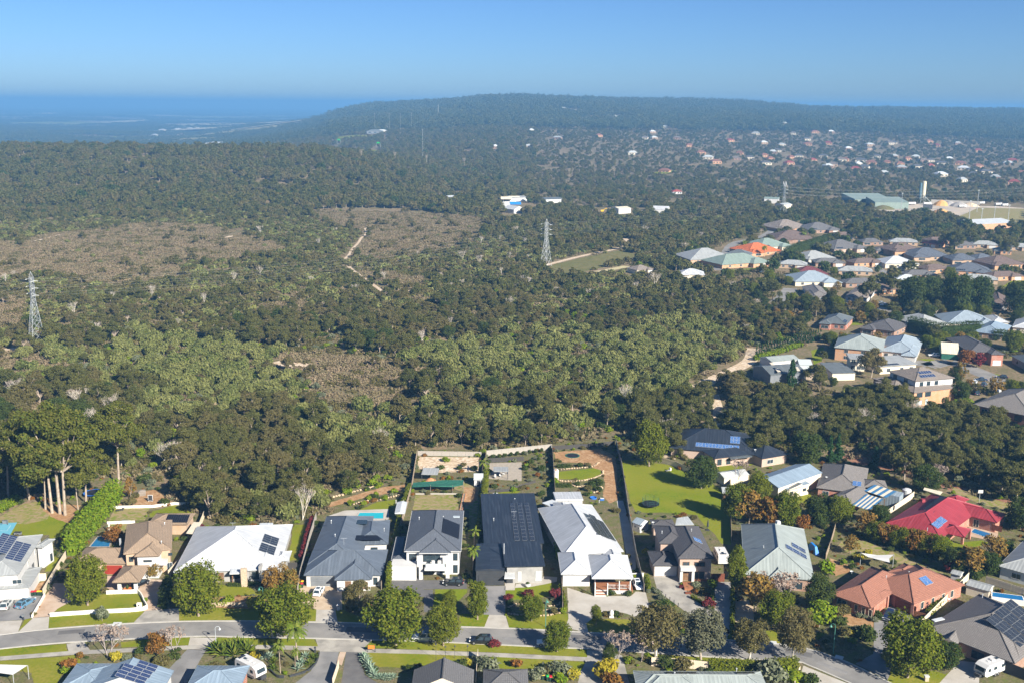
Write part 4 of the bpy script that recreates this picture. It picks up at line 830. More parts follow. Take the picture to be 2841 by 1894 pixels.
# ---------------------------------------------------------------- the row of houses
house('house', 'white two storey house with grey roof and solar panels at the left edge', [
 ((-111.66,202.32), (-103.60,203.86), (-106.96,224.59), 5.7, 20, 'hip', 'metal_grey', 'white'), ((-111.74,201.90), (-101.41,203.70), (-103.03,213.42), 2.9, 10, 'hip', 'metal_grey', 'white'),
 ((-107.02,218.83), (-105.04,218.48), (-105.69,223.47), 5.2, 14, 'hip', 'metal_grey', 'white')], 'white',
 [(0, 'f', 7.2, 3.3, 1.9, 1.0, 'win'), (1, 'f', 4.6, .1, 5.4, 2.2, 'garage'), (0, 'r', 12, .2, 1.6, 2.2, 'wind'), (0, 'r', 9, 3.4, 1.2, 1.2, 'win'), (0, 'r', 15, 3.4, 1.2, 1.2, 'win'), (0, 'r', 8, .8, .7, 1.6, 'wind'), (2, 'r', 3, .4, .8, 1.8, 'wind')],
 [(0, 'r', 5.2, .9, 9, 2, 1.0, 1.65, 'cells_blue'), (0, 'r', 7.4, 4.4, 9, 2, 1.0, 1.65, 'cells_blue')], [('pipe', [(-110.68,212.01)], 7, .6)])
house('house', 'two storey beige tiled house with tan brick side and red garage door', [
 ((-85.36,214.53), (-75.69,217.56), (-77.99,234.89), 5.6, 24, 'hip', 'tile_beige', 'brick_tan'), ((-82.61,213.57), (-77.33,213.97), (-81.18,222.80), 5.5, 24, 'hip', 'tile_beige', 'white'),
 ((-97.41,215.44), (-84.84,215.56), (-88.61,224.02), 2.9, 22, 'hip', 'tile_beige', 'brick_tan'), ((-84.83,205.95), (-79.14,206.32), (-80.89,214.31), 3.0, 24, 'hip', 'tile_beige', 'white', 0, .3, False),
 ((-88.14,237.82), (-78.57,238.03), (-79.54,244.92), 2.9, 18, 'hip', 'tile_beige', 'brick_tan')], 'white',
 [(2, 'f', 8.5, .1, 4.0, 2.1, 'garager'), (1, 'f', 2.2, 3.9, 1.8, .5, 'wind'), (0, 'r', 4, 3.6, .7, 1.0, 'win'), (0, 'r', 8, 3.6, .7, 1.0, 'win'), (0, 'f', 9, .3, 1.2, 1.9, 'win'), (0, 'f', 9.3, 3.8, .9, .7, 'wind'), (0, 'f', 1.0, 3.4, .9, 1.2, 'wind')],
 [(4, 'f', 4, .5, 10, 1, .5, 3.0, 'pool_mat')],
 [('post', [(-83.98,207.57), (-80.63,207.98), (-80.93,213.82)], 0, 2.9, .38, 'white'), ('pipe', [(-80.26,227.12)], 7.3, .5), ('pipe', [(-78.11,218.16)], 6.6, .5), ('box', 'balcony', (-77.21,214.97), (2.4, 1.2, 1.1), 3.6, 0, 'white'), ('slab', 'pergola_roof', [(-77.53,233.50), (-75.34,233.01), (-75.71,240.19), (-77.77,240.42)], 2.5, .1, 'cream'), ('box', 'flue', (-89.50,223.65), (.35, .35, 2.2), 4.2, 0, 'steel')])
house('house', 'single storey house with a broad white metal hip roof and two solar blocks', [
 ((-73.52,211.46), (-50.88,213.42), (-52.93,238.33), 2.9, 22, 'hip', 'metal_white', 'grey_render'), ((-57.64,212.69), (-50.97,213.42), (-55.68,221.73), 2.897, 24, 'hip', 'metal_white', 'grey_render'), ((-53.12,217.67), (-49.73,217.88), (-50.97,222.81), 2.894, 20, 'hip', 'metal_white', 'grey_render'),
 ((-73.21,211.11), (-65.74,211.44), (-71.79,220.51), 2.891, 22, 'hip', 'metal_white', 'grey_render')], 'charcoal',
 [(0, 'f', 12.6, .7, 2.2, 1.7, 'win'), (0, 'f', 9.6, .1, 1.2, 2.1, 'door'), (1, 'f', 1.6, .5, 2.4, 1.8, 'wind'), (0, 'r', 3, .8, 1.5, 1.3, 'win'), (0, 'f', 5.6, .7, 2.0, 1.5, 'win')],
 [(0, 'r', 5.4, 2.0, 4, 2, 1.05, 1.75, 'cells_dark'), (0, 'r', 10.4, 2.0, 4, 2, 1.05, 1.75, 'cells_dark')],
 [('slab', 'porch_roof', [(-61.06,210.70), (-58.58,210.98), (-59.02,216.26), (-61.68,216.07)], 3.1, .35, 'metal_pale'), ('box', 'stone_pillar', (-57.96,210.80), (1.25, .7, 4.2), 2.1, 0, 'stone'), ('box', 'blade_wall', (-54.83,213.08), (.5, 1.8, 4.0), 2.0, 0, 'grey_render'), ('post', [(-60.91,212.29)], 0, 2.8, .12, 'timber'),
  ('pipe', [(-67.11,227.33), (-58.18,224.44)], 4.4, .7), ('slab', 'roof_deck', [(-60.19,232.96), (-57.13,233.19), (-57.33,236.47), (-60.43,236.24)], 4.1, .5, 'metal_pale'), ('aerial', (-65.78,231.86), 4.0)])
house('house', 'long house with slate blue metal roof in front of the turquoise pool', [
 ((-44.83,210.42), (-27.83,210.85), (-29.14,224.02), 2.9, 23, 'hip', 'metal_slate', 'white'), ((-45.08,215.81), (-33.49,216.04), (-43.51,243.68), 2.897, 23, 'hip', 'metal_slate', 'white'), ((-37.80,208.26), (-29.81,208.77), (-33.97,220.81), 2.894, 24, 'hip', 'metal_slate', 'white'),
 ((-36.71,226.79), (-28.51,227.48), (-29.82,241.51), 2.891, 20, 'hip', 'metal_slate', 'white')], 'charcoal',
 [(0, 'f', 3.9, .1, 6.0, 2.2, 'garaged'), (0, 'f', 15.0, .4, .9, 1.7, 'wind'), (2, 'f', 2.4, .1, 1.3, 2.2, 'door'), (2, 'f', 5.4, .4, 2.4, 1.7, 'timber'), (3, 'f', 1.3, .2, 1.4, 2.0, 'open'), (3, 'f', 4.5, .7, 1.6, 1.2, 'wind')], [],
 [('pipe', [(-43.02,235.08), (-40.72,226.86), (-29.78,230.61)], 4.6, .8), ('aerial', (-37.98,222.47), 4.4), ('slab', 'conservatory_roof', [(-38.58,235.74), (-34.46,235.83), (-34.81,238.34), (-38.63,238.25)], 4.3, .08, 'glass'), ('slab', 'solar_heating_mat', [(-35.88,226.95), (-29.65,227.45), (-31.43,229.94), (-38.20,229.79)], 3.95, .05, 'pool_mat')])
house('house', 'white rendered two storey house with slate tiles and a front balcony', [
 ((-23.59,216.85), (-10.97,217.12), (-10.76,240.97), 5.8, 23, 'hip', 'tile_slate', 'white'), ((-20.21,216.03), (-13.13,216.17), (-15.26,226.74), 5.75, 24, 'hip', 'tile_slate', 'white', 0, .25, False), ((-26.67,217.89), (-22.43,217.98), (-26.66,230.84), 3.2, 18, 'hip', 'tile_slate', 'white')], 'charcoal',
 [(0, 'f', 1.4, 3.4, 1.7, 1.6, 'win'), (0, 'f', 10.9, 3.4, 1.0, 1.7, 'win'), (0, 'f', 10.9, .4, 1.0, 1.9, 'win'), (0, 'f', 5.6, 3.1, 3.8, 2.1, 'win'), (0, 'f', 4.9, .1, 2.4, 2.2, 'win'), (0, 'f', 8.0, .4, 1.0, 1.8, 'win'), (0, 'r', 5, 3.6, 1.0, 1.4, 'win'), (0, 'r', 10, 3.6, 1.0, 1.4, 'win')],
 [(0, 'r', 6.0, .8, 14, 1, .55, 4.2, 'pool_mat')],
 [('box', 'garage_block', (-23.57,216.78), (5.6, 5.0, 3.3), 1.65, 0, 'white'), ('box', 'garage_door', (-23.55,216.60), (4.7, .2, 2.2), 1.12, 0, 'lightgrey'), ('box', 'balcony_floor', (-16.58,215.09), (4.6, 3.0, .35), 2.85, 0, 'white'), ('post', [(-19.79,215.12), (-13.84,215.15)], 0, 5.6, .4, 'white'), ('box', 'balcony_rail', (-16.54,214.50), (4.2, .06, .9), 3.5, 0, 'pale_glass'), ('box', 'balcony_chair', (-17.10,215.85), (.7, .7, 1.0), 3.55, .2, 'white'), ('box', 'balcony_chair', (-15.69,215.88), (.7, .7, 1.0), 3.55, -.2, 'white'), ('pipe', [(-15.93,232.34), (-21.58,231.66)], 7.2, .6), ('unit', (-16.50,235.97), 7.3, 'charcoal'), ('box', 'skylight', (-12.97,234.77), (1.7, 1.0, .12), 6.75, 0, 'pale_glass')], gutter='white')
house('house', 'low modern black roofed house with three rows of solar panels', [
 ((-6.08,226.31), (7.80,227.12), (8.01,255.95), 3.6, 2.5, 'sf', 'metal_black', 'charcoal', 0, .3), ((-7.51,211.99), (-1.16,212.12), (-1.64,226.18), 3.7, 4, 'gy', 'metal_black', 'charcoal', 0, .1), ((-1.11,212.66), (7.70,213.30), (7.96,226.04), 4.3, 1, 'sf', 'metal_black', 'grey_render', 0, .5)], 'white',
 [(1, 'f', 3.0, .1, 5.0, 2.5, 'garagek'), (2, 'f', 2.8, .5, .8, 2.3, 'winp'), (2, 'f', 7.0, .5, 1.4, 2.3, 'winp'), (2, 'f', .6, .1, 1.4, 2.3, 'open')],
 [(0, 'f', 7.2, 1.2, 1, 11, 1.15, 1.9, 'cells_dark'), (0, 'f', 9.0, 1.2, 1, 11, 1.15, 1.9, 'cells_dark'), (0, 'f', 10.8, 1.2, 1, 11, 1.15, 1.9, 'cells_dark')],
 [('slab', 'entry_canopy', [(-1.22,210.49), (1.08,210.62), (1.08,215.07), (-1.02,215.02)], 2.6, .25, 'lightgrey'), ('pipe', [(1.05,251.92), (-4.08,238.75)], 4.0, .8), ('box', 'flue', (-1.37,219.05), (.2, .2, 3.4), 5.2, 0, 'steel'), ('aerial', (0.87,240.56), 4.0), ('box', 'planter_box', (1.84,213.97), (1.3, .5, .5), .25, 0, 'charcoal'), ('box', 'planter_box', (5.93,214.05), (1.3, .5, .5), .25, 0, 'charcoal')], caps=False)
house('house', 'white weatherboard house with white metal roof and a front veranda', [
 ((12.14,220.98), (26.02,223.53), (26.57,252.74), 3.3, 27, 'hip', 'metal_white', 'white'), ((11.16,211.60), (17.98,211.74), (16.56,222.89), 3.1, 26, 'hip', 'metal_white', 'white'), ((17.77,209.68), (26.78,209.73), (24.69,221.59), 3.097, 26, 'hip', 'metal_white', 'white', 0, .3, False), ((21.90,215.57), (25.94,215.89), (26.65,225.60), 3.094, 20, 'hip', 'metal_white', 'white'), ((11.98,240.47), (16.38,240.85), (16.90,253.70), 3.2, 24, 'hip', 'metal_white', 'white')], 'white',
 [(1, 'f', 3.3, .1, 5.2, 2.3, 'garage'), (0, 'f', 9.6, .9, 1.4, 1.8, 'door'), (0, 'f', 11.2, 1.2, 1.6, 1.5, 'wind'), (0, 'r', 5, 1, 1.2, 1.4, 'win'), (0, 'l', 10, 1, 1.2, 1.4, 'win')],
 [(0, 'r', 4.6, 2.2, 13, 1, 1.05, 1.75, 'cells_dark'), (0, 'r', 5.0, .35, 11, 1, 1.05, 1.75, 'cells_dark'), (0, 'r', 4.4, 4.05, 12, 1, 1.05, 1.75, 'cells_dark')],
 [('post', [(18.33,207.53), (21.02,207.58), (23.63,208.70), (25.98,208.74), (18.69,212.29), (26.77,213.34)], 0, 3.0, .1, 'white'), ('box', 'veranda_deck', (22.58,211.05), (8.2, 4.0, .8), .4, 0, 'decking'), ('box', 'veranda_skirt', (23.63,208.65), (5.2, .08, .82), .41, 0, 'white')] +
 [('box', 'step', ((19.68,207.56)[0], (19.68,207.56)[1] + .3 * k), (2.7, .3, .16), .08 + .16 * k, 0, 'decking' if k % 2 else 'white') for k in range(5)] +
 [('box', 'railing', (23.69,209.34), (5.0, .05, .08), 1.75, 0, 'white'), ('box', 'railing', (23.69,209.25), (5.0, .05, .08), 1.0, 0, 'white')] + [('box', 'baluster', ((21.54,209.26)[0] + .3 * k, (21.54,209.26)[1]), (.05, .05, .7), 1.38, 0, 'white') for k in range(16)] +
 [('aerial', (18.31,234.06), 5.2), ('pipe', [(14.74,250.39), (14.78,246.74), (22.56,250.57)], 4.4, .7)])
house('house', 'brown tiled two storey house with white portico and tan brick walls', [
 ((37.24,214.94), (45.12,215.10), (45.03,232.90), 5.6, 24, 'hip', 'tile_brown', 'brick_pink'), ((34.07,223.17), (40.82,223.13), (41.15,233.24), 5.5, 22, 'hip', 'tile_brown', 'brick_pink'), ((31.86,216.95), (37.65,217.07), (37.33,224.77), 2.9, 22, 'hip', 'tile_brown', 'brick_pink'), ((34.74,239.53), (40.35,239.66), (40.59,243.86), 2.8, 15, 'hip', 'tile_brown', 'brick_pink')], 'timber',
 [(0, 'f', 1.4, 3.4, 1.5, 1.1, 'win'), (0, 'f', 4.4, 3.4, 2.4, 1.1, 'win'), (0, 'f', 4.3, .4, 2.5, 1.8, 'win'), (2, 'f', 2.6, .1, 5.0, 2.3, 'garage'), (0, 'f', 1.4, .1, 1.3, 2.3, 'door'), (0, 'r', 3, 3.4, 1, 1.2, 'win'), (0, 'r', 8, 3.4, 1, 1.2, 'win')],
 [(0, 'r', 6.0, 1.6, 2, 1, 1.1, 2.0, 'cells_bright')],
 [('box', 'portico_roof', (39.33,214.93), (3.3, 2.2, .7), 3.3, 0, 'white'), ('post', [(37.94,214.54), (40.61,214.95)], 0, 3.0, .3, 'white'), ('box', 'deck', (42.54,215.67), (3.2, 1.6, .4), .2, 0, 'decking'), ('box', 'deck', (39.07,212.25), (1.9, 3.4, .5), .25, 0, 'decking'), ('box', 'deck_step', (38.68,209.20), (1.3, .8, .22), .11, 0, 'brown_door'), ('pipe', [(41.98,226.89), (34.99,225.63)], 6.8, .6), ('slab', 'pergola_roof', [(40.43,240.14), (45.12,240.44), (44.44,245.76), (41.51,244.67)], 2.9, .1, 'metal_shale'), ('dish', (34.85,239.09), 3.4)])
house('house', 'green grey corrugated roofed house with a timber front behind autumn trees', [
 ((51.42,212.45), (66.07,209.71), (72.36,237.51), 3.1, 27, 'hip', 'metal_green', 'brick_brown'), ((56.41,210.58), (60.56,209.95), (60.77,217.06), 3.097, 30, 'hip', 'metal_green', 'decking')], 'white',
 [(0, 'f', 3, .5, 2, 1.6, 'wind'), (0, 'f', 11, .5, 2, 1.6, 'wind'), (0, 'r', 5, .6, 2.4, 1.7, 'winw')],
 [(0, 'r', 9.4, 1.0, 2, 3, 1.05, 1.75, 'cells_blue'), (0, 'r', 12.6, 1.0, 2, 2, 1.05, 1.75, 'cells_blue')], [('pipe', [(57.55,221.48)], 5.2, .6), ('unit', (63.90,233.98), 6.4, 'lightgrey')])
house('house', 'terracotta tiled brick house with a navy utility truck in its drive', [
 ((67.74,203.68), (74.21,197.39), (79.63,218.54), 2.9, 24, 'hip', 'tile_terracotta', 'brick_red'), ((77.21,209.64), (83.75,199.40), (95.44,212.85), 2.897, 24, 'hip', 'tile_terracotta', 'brick_red'), ((76.15,203.21), (77.80,201.39), (79.94,206.23), 2.894, 24, 'hip', 'tile_terracotta', 'brick_red'), ((83.90,214.80), (86.72,211.60), (88.46,219.95), 2.891, 20, 'hip', 'tile_terracotta', 'brick_red')], 'cream',
 [(1, 'f', 9.5, .1, 5.2, 2.2, 'garageb'), (0, 'f', 2.0, .6, 2.2, 1.7, 'win'), (0, 'f', 5.2, .6, .8, 1.7, 'win'), (0, 'f', 6.8, .6, .8, 1.7, 'win'), (0, 'f', 8.3, .6, .8, 1.7, 'win'), (1, 'r', 3, .7, 1, 1.6, 'win'), (1, 'r', 6.5, .7, 1, 1.6, 'win'), (1, 'r', 10, .7, 1, 1.6, 'win'), (1, 'r', 13, .7, 1, 1.6, 'win')],
 [(1, 'r', 7.2, 2.8, 2, 1, 1.2, 2.2, 'cells_bright')], [('post', [(75.04,198.44), (73.85,200.38), (72.84,201.35), (71.10,201.52), (79.80,203.70), (83.85,199.97)], 0, 2.7, .3, 'brick_red'), ('dish', (75.04,212.79), 3.2), ('pipe', [(80.80,207.86), (86.49,210.17)], 4.6, .5)])
house('house', 'big grey tiled house with a large solar array in the bottom right corner', [
 ((82.16,189.04), (93.68,175.91), (97.28,206.27), 2.9, 23, 'hip', 'tile_grey', 'brick_brown'), ((92.24,182.40), (95.40,177.78), (99.02,183.55), 2.897, 23, 'hip', 'tile_grey', 'brick_brown'), ((83.41,184.50), (85.60,182.63), (86.96,187.21), 2.894, 30, 'gy', 'tile_grey', 'brick_brown')], 'charcoal',
 [(0, 'f', 10, .5, 2.4, 1.6, 'win'), (0, 'f', 3.5, .5, 1.6, 1.6, 'win'), (0, 'f', 17, .1, 5, 2.3, 'garagek'), (0, 'l', 6, .8, 1.2, 1.2, 'win')],
 [(0, 'r', 5.5 + 4.1 * k, 1.6 + .3 * k, 3, 4, 1.25, 1.85, 'cells_dark') for k in range(3)], [('pipe', [(96.55,196.95)], 5.6, .7), ('dish', (90.91,199.03), 3.6), ('box', 'skylight', (85.27,190.78), (2.6, .9, .15), 3.9, .4, 'metal_pale')])
house('house', 'low house with a crimson metal roof and a narrow blue pool behind', [
 ((93.00,242.58), (102.78,233.33), (110.75,263.95), 2.9, 22, 'hip', 'metal_red', 'brick_red'), ((106.89,255.48), (120.77,243.40), (125.65,249.26), 2.897, 20, 'hip', 'metal_red', 'brick_red'), ((103.95,237.71), (108.84,234.21), (112.80,238.87), 2.894, 22, 'hip', 'metal_red', 'brick_red', 0, .3, False), ((113.61,258.98), (116.40,255.70), (117.35,263.06), 2.891, 24, 'hip', 'metal_red', 'brick_red')], 'cream',
 [(1, 'f', 13, .2, 1.4, 2, 'win'), (1, 'f', 18, .6, 2.4, 1.4, 'brown_door'), (0, 'f', 5, .6, 2, 1.5, 'win')],
 [(0, 'r', 6.5, 2.4, 4, 1, .75, 1.9, 'cells_bright'), (0, 'r', 3.2, 2.2, 4, 1, .75, 1.9, 'cells_bright')],
 [('post', [(109.56,236.67), (112.64,239.85)], 0, 2.8, .3, 'brick_red'), ('unit', (105.06,251.21), 5.6, 'metal_red'), ('slab', 'solar_heating_mat', [(103.61,246.41), (105.06,244.05), (112.63,253.06), (111.28,255.25)], 5.25, .06, 'pool_mat'), ('slab', 'pergola_roof', [(111.38,266.64), (114.39,262.96), (116.10,265.33), (112.37,268.45)], 2.6, .12, 'cream'), ('pipe', [(100.21,235.23)], 4.0, .7)])
house('house', 'grey tiled brick house joined to a blue and cream striped patio roof', [
 ((82.62,266.93), (94.04,262.50), (97.44,283.98), 2.9, 22, 'hip', 'tile_grey', 'brick_red'), ((83.78,258.72), (88.06,254.82), (95.20,266.05), 2.897, 22, 'hip', 'tile_grey', 'brick_red'), ((95.79,267.85), (101.75,266.56), (106.42,271.76), 2.894, 20, 'hip', 'tile_grey', 'brick_red')], 'white',
 [(0, 'f', 2, .6, 1.6, 1.5, 'win'), (2, 'f', 4, .6, 1.6, 1.5, 'win')], [(0, 'f', 9, 2.6, 2, 1, 1.1, 1.9, 'cells_bright')],
 [('stripes', (91.69,251.30), (88.54,255.01), (94.39,261.73), 2.7, 3.2, 9, 'metal_cobalt', 'cream'), ('stripes', (94.33,263.53), (98.47,258.46), (102.75,262.92), 3.4, 3.5, 7, 'metal_cobalt', 'cream'), ('post', [(92.84,253.72), (98.42,259.26), (89.35,256.86)], 0, 2.7, .1, 'timber'), ('box', 'annex_wall', (101.49,262.68), (5, 4, 3.2), 1.6, -.6, 'metal_lightblue'), ('dish', (86.86,272.13), 3.4)])
house('shed', 'long blue roofed cream workshop with a striped annex', [
 ((71.30,262.98), (86.46,275.24), (83.47,283.97), 4.2, 18, 'gx', 'metal_blue', 'cream', 0, .15), ((73.82,264.85), (81.40,269.35), (79.81,273.39), 3.2, 8, 'sf', 'metal_blue', 'cream', 0, .12), ((67.70,271.76), (73.67,263.73), (74.77,273.18), 3.0, 6, 'sf', 'metal_dark', 'cream', 0, .1, False)], 'white',
 [(1, 'f', 2.2, 1.2, 1.2, .8, 'wind'), (1, 'f', 7, 1.2, 1.2, .8, 'wind'), (0, 'f', 13, .1, .9, 2.1, 'door')], [], cat='shed', caps=False)
house('house', 'wide black tiled brick house with a long row of roof solar heaters', [
 ((47.65,299.26), (72.61,293.40), (70.81,313.81), 2.9, 22, 'hip', 'metal_black', 'brick_pink'), ((73.29,290.32), (82.33,294.66), (81.58,313.31), 2.897, 22, 'hip', 'metal_black', 'brick_pink'), ((59.46,290.23), (71.46,294.51), (71.25,302.14), 2.894, 18, 'hip', 'metal_black', 'brick_pink')], 'white',
 [(2, 'f', 1.5, .4, 1.4, 1.8, 'wind'), (2, 'f', 4.5, .4, 1.4, 1.8, 'wind'), (1, 'f', 3, .7, 2.2, 1.3, 'winw'), (1, 'r', 3, .7, 2.2, 1.3, 'win')],
 [(0, 'f', 7.5, 1.6, 13, 1, .95, 1.9, 'cells_bright'), (0, 'f', 17.5, 4.4, 3, 2, .95, 1.6, 'cells_bright')], [('unit', (63.35,303.15), 5.0, 'lightgrey'), ('pipe', [(57.39,302.98)], 4.4, .6), ('slab', 'patio_roof', [(64.14,290.52), (71.10,292.81), (70.80,295.66), (64.30,293.62)], 2.6, .1, 'metal_dark'), ('dish', (72.41,295.09), 3.4)])
house('house', 'pale house with grey roof cut by the right edge beside the hedge', [((109.63,218.08), (118.53,210.24), (122.05,231.98), 3.0, 22, 'hip', 'metal_grey', 'lightgrey')], 'white', [(0, 'f', 3.4, .9, 2, 1.3, 'win'), (0, 'f', 8, .9, 2, 1.3, 'win')])
# nearest row, cut by the bottom edge
house('house', 'blue grey metal roofed house with fourteen solar panels at bottom left', [
 ((-74.43,163.80), (-60.40,164.02), (-61.21,170.70), 3.0, 20, 'gy', 'metal_blue', 'white'), ((-78.68,164.18), (-70.72,164.31), (-74.70,172.99), 2.9, 14, 'hip', 'metal_blue', 'white')], 'white', [(0, 'b', 3, .8, 1.5, 1.2, 'win')], [(0, 'r', -.2 + 1.12 * k, 3.3 - .25 * (k // 2), 1, 3 if k < 4 else 2, 1.05, 1.7, 'cells_blue') for k in range(6)])
house('house', 'grey roofed garage end beside the white caravan at the bottom', [((-56.64,164.54), (-47.20,164.69), (-48.40,172.71), 2.9, 18, 'hip', 'metal_blue', 'brick_red')], 'white', [(0, 'r', 2, .7, 1.2, 1.2, 'win')])
house('house', 'grey tiled gable end at the bottom beside the flax bed', [((-17.10,164.88), (-6.30,165.05), (-6.57,172.06), 2.9, 24, 'gy', 'tile_midgrey', 'cream')], 'white', [(0, 'b', 3, .7, 1.2, 1.2, 'win')])
house('house', 'grey tiled hip roof at the bottom beside the wheelie bins', [((-4.52,165.08), (3.44,165.21), (3.45,172.32), 2.9, 22, 'hip', 'tile_midgrey', 'cream')], 'white', [(0, 'r', 2, .7, 1.2, 1.2, 'win')])
house('house', 'long pale grey metal roof along the bottom edge behind the cream fence', [((22.59,165.51), (45.71,165.59), (45.72,172.18), 2.9, 20, 'hip', 'metal_green', 'cream'), ((24.32,165.40), (33.36,165.54), (34.09,170.76), 3.4, 18, 'hip', 'metal_green', 'cream')], 'white', [(0, 'b', 8, .7, 1.5, 1.2, 'win')], [(0, 'b', 1.5, .8, 3, 1, 1.05, 1.7, 'cells_dark'), (0, 'b', 12, 1.2, 5, 1, 1.05, 1.7, 'cells_dark')], [('pipe', [(29.57,169.11), (40.95,170.63)], 3.8, .6)])
solid('shade_sail', 'white shade sail over the round garden bed at bottom left', 'shade sail', (-90.75,171.18), [('sail', 'white', [('face', [(-3.4, -.6, 2.6), (1.6, -1.4, 2.4), (3.1, 1.2, 2.8), (-3.2, 1.3, 2.9)])]), ('post', 'steel', [('tube', (3.1, 1.2, 0), (3.1, 1.2, 2.8), .06, .06)]), ('post', 'steel', [('tube', (1.6, -1.4, 0), (1.6, -1.4, 2.4), .06, .06)])])
solid('shade_sail', 'white shade sail stretched behind the terracotta roofed house', 'shade sail', (84.47,222.79), [('sail', 'white', [('face', [(-3.6, 1.6, 3.0), (-2.4, 0, 2.7), (1.6, -2.6, 2.6), (2.0, -1, 2.8), (3.6, .6, 3.1), (0, 1.2, 2.7)])]), ('post', 'steel', [('tube', (-3.6, 1.6, 0), (-3.6, 1.6, 3.1), .07, .07)]), ('post', 'steel', [('tube', (3.6, .6, 0), (3.6, .6, 3.2), .07, .07)])])
# ---------------------------------------------------------------- fences, walls, hedges
fence('cream steel fence between the white house and the stamped drive', [(-99.42,205.08), (-101.50,217.17), (-102.63,224.46)], 1.8, 'fence_cream')
fence('short cream steel fence joining the white house to its side fence', [(-103.47,212.35), (-101.90,212.51)], 1.8, 'fence_cream')
wall('white low wall beside the stamped driveway', [(-97.46,195.49), (-99.13,205.29)], .7, 'white_warm')
wall('white curved front wall round the lawn of the beige tiled house', smooth_line([(-94.12,196.20), (-86.44,197.51), (-76.14,199.12), (-76.99,202.40), (-79.47,206.51), (-81.25,206.90), (-86.48,206.38)], 3), .85, 'white_warm')
wall('white upper retaining wall across the beige house back lawn', [(-103.00,254.84), (-93.46,255.56), (-87.95,257.77), (-83.51,257.55)], .7, 'white_warm')
wall('white lower retaining wall across the beige house back lawn', [(-100.75,244.49), (-94.02,245.21)], .7, 'white_warm')
wall('pale front retaining wall of the white roofed house', [(-68.81,201.13), (-62.43,201.37), (-50.33,201.36)], .9, 'stone')
fence('weathered fence between the beige house and the white roofed house', [(-75.76,214.47), (-74.89,226.78), (-77.93,249.69)], 1.8, 'fence_cream')
fence('grey paling fence between the white and the slate roofed houses', [(-45.24,204.65), (-46.56,214.14), (-48.45,236.17), (-49.27,248.85)], 1.9, 'fence_grey', post='grey_timber')
fence('dark side gate fence beside the white roofed house', [(-51.17,219.35), (-48.12,219.41)], 1.7, 'fence_dark')
fence('pale timber fence climbing beside the pool towards the bush', [(-27.93,209.64), (-27.21,250.24), (-27.09,269.42), (-28.21,299.56)], 1.9, 'fence_wood', post='grey_timber')
fence('grey timber fence hidden in shrubs between balcony house and black roof', [(-8.35,215.80), (-7.06,247.16), (-7.51,299.29)], 1.8, 'fence_wood')
fence('pale timber fence between the black roof and the white weatherboard house', [(11.08,200.81), (11.70,228.58), (11.98,266.31), (12.62,304.89)], 1.9, 'fence_wood', post='grey_timber')
fence('tall grey timber fence along the long concrete side drive', [(29.13,209.44), (29.36,227.04), (30.51,253.97), (32.19,286.80), (32.63,310.66)], 2.0, 'fence_grey', post='grey_timber')
fence('grey steel fence along the top of the sandy garden', [(-28.00,298.74), (-8.84,298.26)], 1.5, 'fence_grey')
fence('grey steel fence behind the terrace pergola', [(-7.36,298.63), (12.50,305.31)], 1.8, 'fence_grey')
fence('wire and timber fence behind the sunken trampoline', [(12.77,305.06), (25.96,307.84), (32.35,310.65)], 1.3, 'fence_dark')
fence('black steel fence round the paved terrace', [(-6.76,292.81), (3.84,294.69)], 1.4, 'fence_dark')
fence('dark sleeper wall below the terrace garden', [(-5.97,268.57), (-0.82,269.37), (6.95,276.55)], .8, 'fence_dark')
fence('old timber fence between the big lawn and the grey roofed house', [(61.34,275.93), (57.78,258.32), (53.65,236.88)], 1.8, 'fence_wood')
fence('pale steel fence between the big lawn and the black tiled house', [(43.45,295.32), (48.13,290.58), (52.11,283.99)], 1.7, 'fence_cream')
fence('cream fence beside the crimson roofed house', [(96.37,252.74), (103.23,260.48), (109.38,267.46)], 1.8, 'fence_cream')
fence('cream steel fence between the terracotta and grey tiled houses', [(83.43,194.39), (89.16,201.06), (93.79,206.44), (102.84,217.08)], 1.8, 'fence_cream')
fence('long cream fence behind the garden sheds on the right', [(105.81,215.33), (111.62,209.31)], 1.8, 'fence_cream')
fence('cream steel fence behind the street gums', [(26.79,178.92), (31.83,178.52), (37.24,177.48)], 1.8, 'fence_cream')
fence('pale timber fence standing at the street corner', [(52.25,172.88), (54.24,176.65)], 1.6, 'fence_cream')
fence('cream fence between the two lower driveways', [(-31.96,170.92), (-31.88,177.46)], 1.6, 'fence_cream')
fence('pale side fence behind the tiled gable at the bottom', [(-6.05,171.34), (-6.00,181.84)], 1.6, 'fence_cream')
fence('white picket gate beside the weatherboard veranda', [(27.29,216.28), (29.99,216.56)], 1.3, 'white')
fence('timber fence along the yellow garden behind the terracotta house', [(73.68,226.96), (76.85,234.16), (81.83,246.24)], 1.7, 'fence_wood')
fence('brown gate fence beside the workshop yard', [(89.96,288.27), (93.93,285.45)], 1.8, 'timber')
fence('timber gate between terracotta house and its garden', [(83.86,198.99), (85.80,197.47)], 1.6, 'decking')
fence('dark timber fence beside the beige house yard', [(-99.95,213.99), (-96.98,214.05)], 1.6, 'fence_dark')
fence('red brown side gate beside the two storey brown house', [(44.63,215.03), (47.75,215.09)], 1.9, 'brown_door')
hedge('tall bright green hedge beside the beige tiled house', [(-102.00,225.72), (-104.47,260.58)], 4.2, 6.0, 'leaf_lime', dens=22)
hedge('clipped green hedge at the left edge under the gums', [(-131.70,250.27), (-129.47,258.38)], 3, 2.2, 'leaf_lime')
hedge('slim clipped hedge between driveway and black roofed house garden', [(10.65,240.17), (11.35,225.09)], 1.2, 2.2, 'leaf_lime')
hedge('clipped hedge running to the street beside the white weatherboard drive', [(10.71,209.95), (11.65,200.82)], 1.0, 1.6, 'leaf_street')
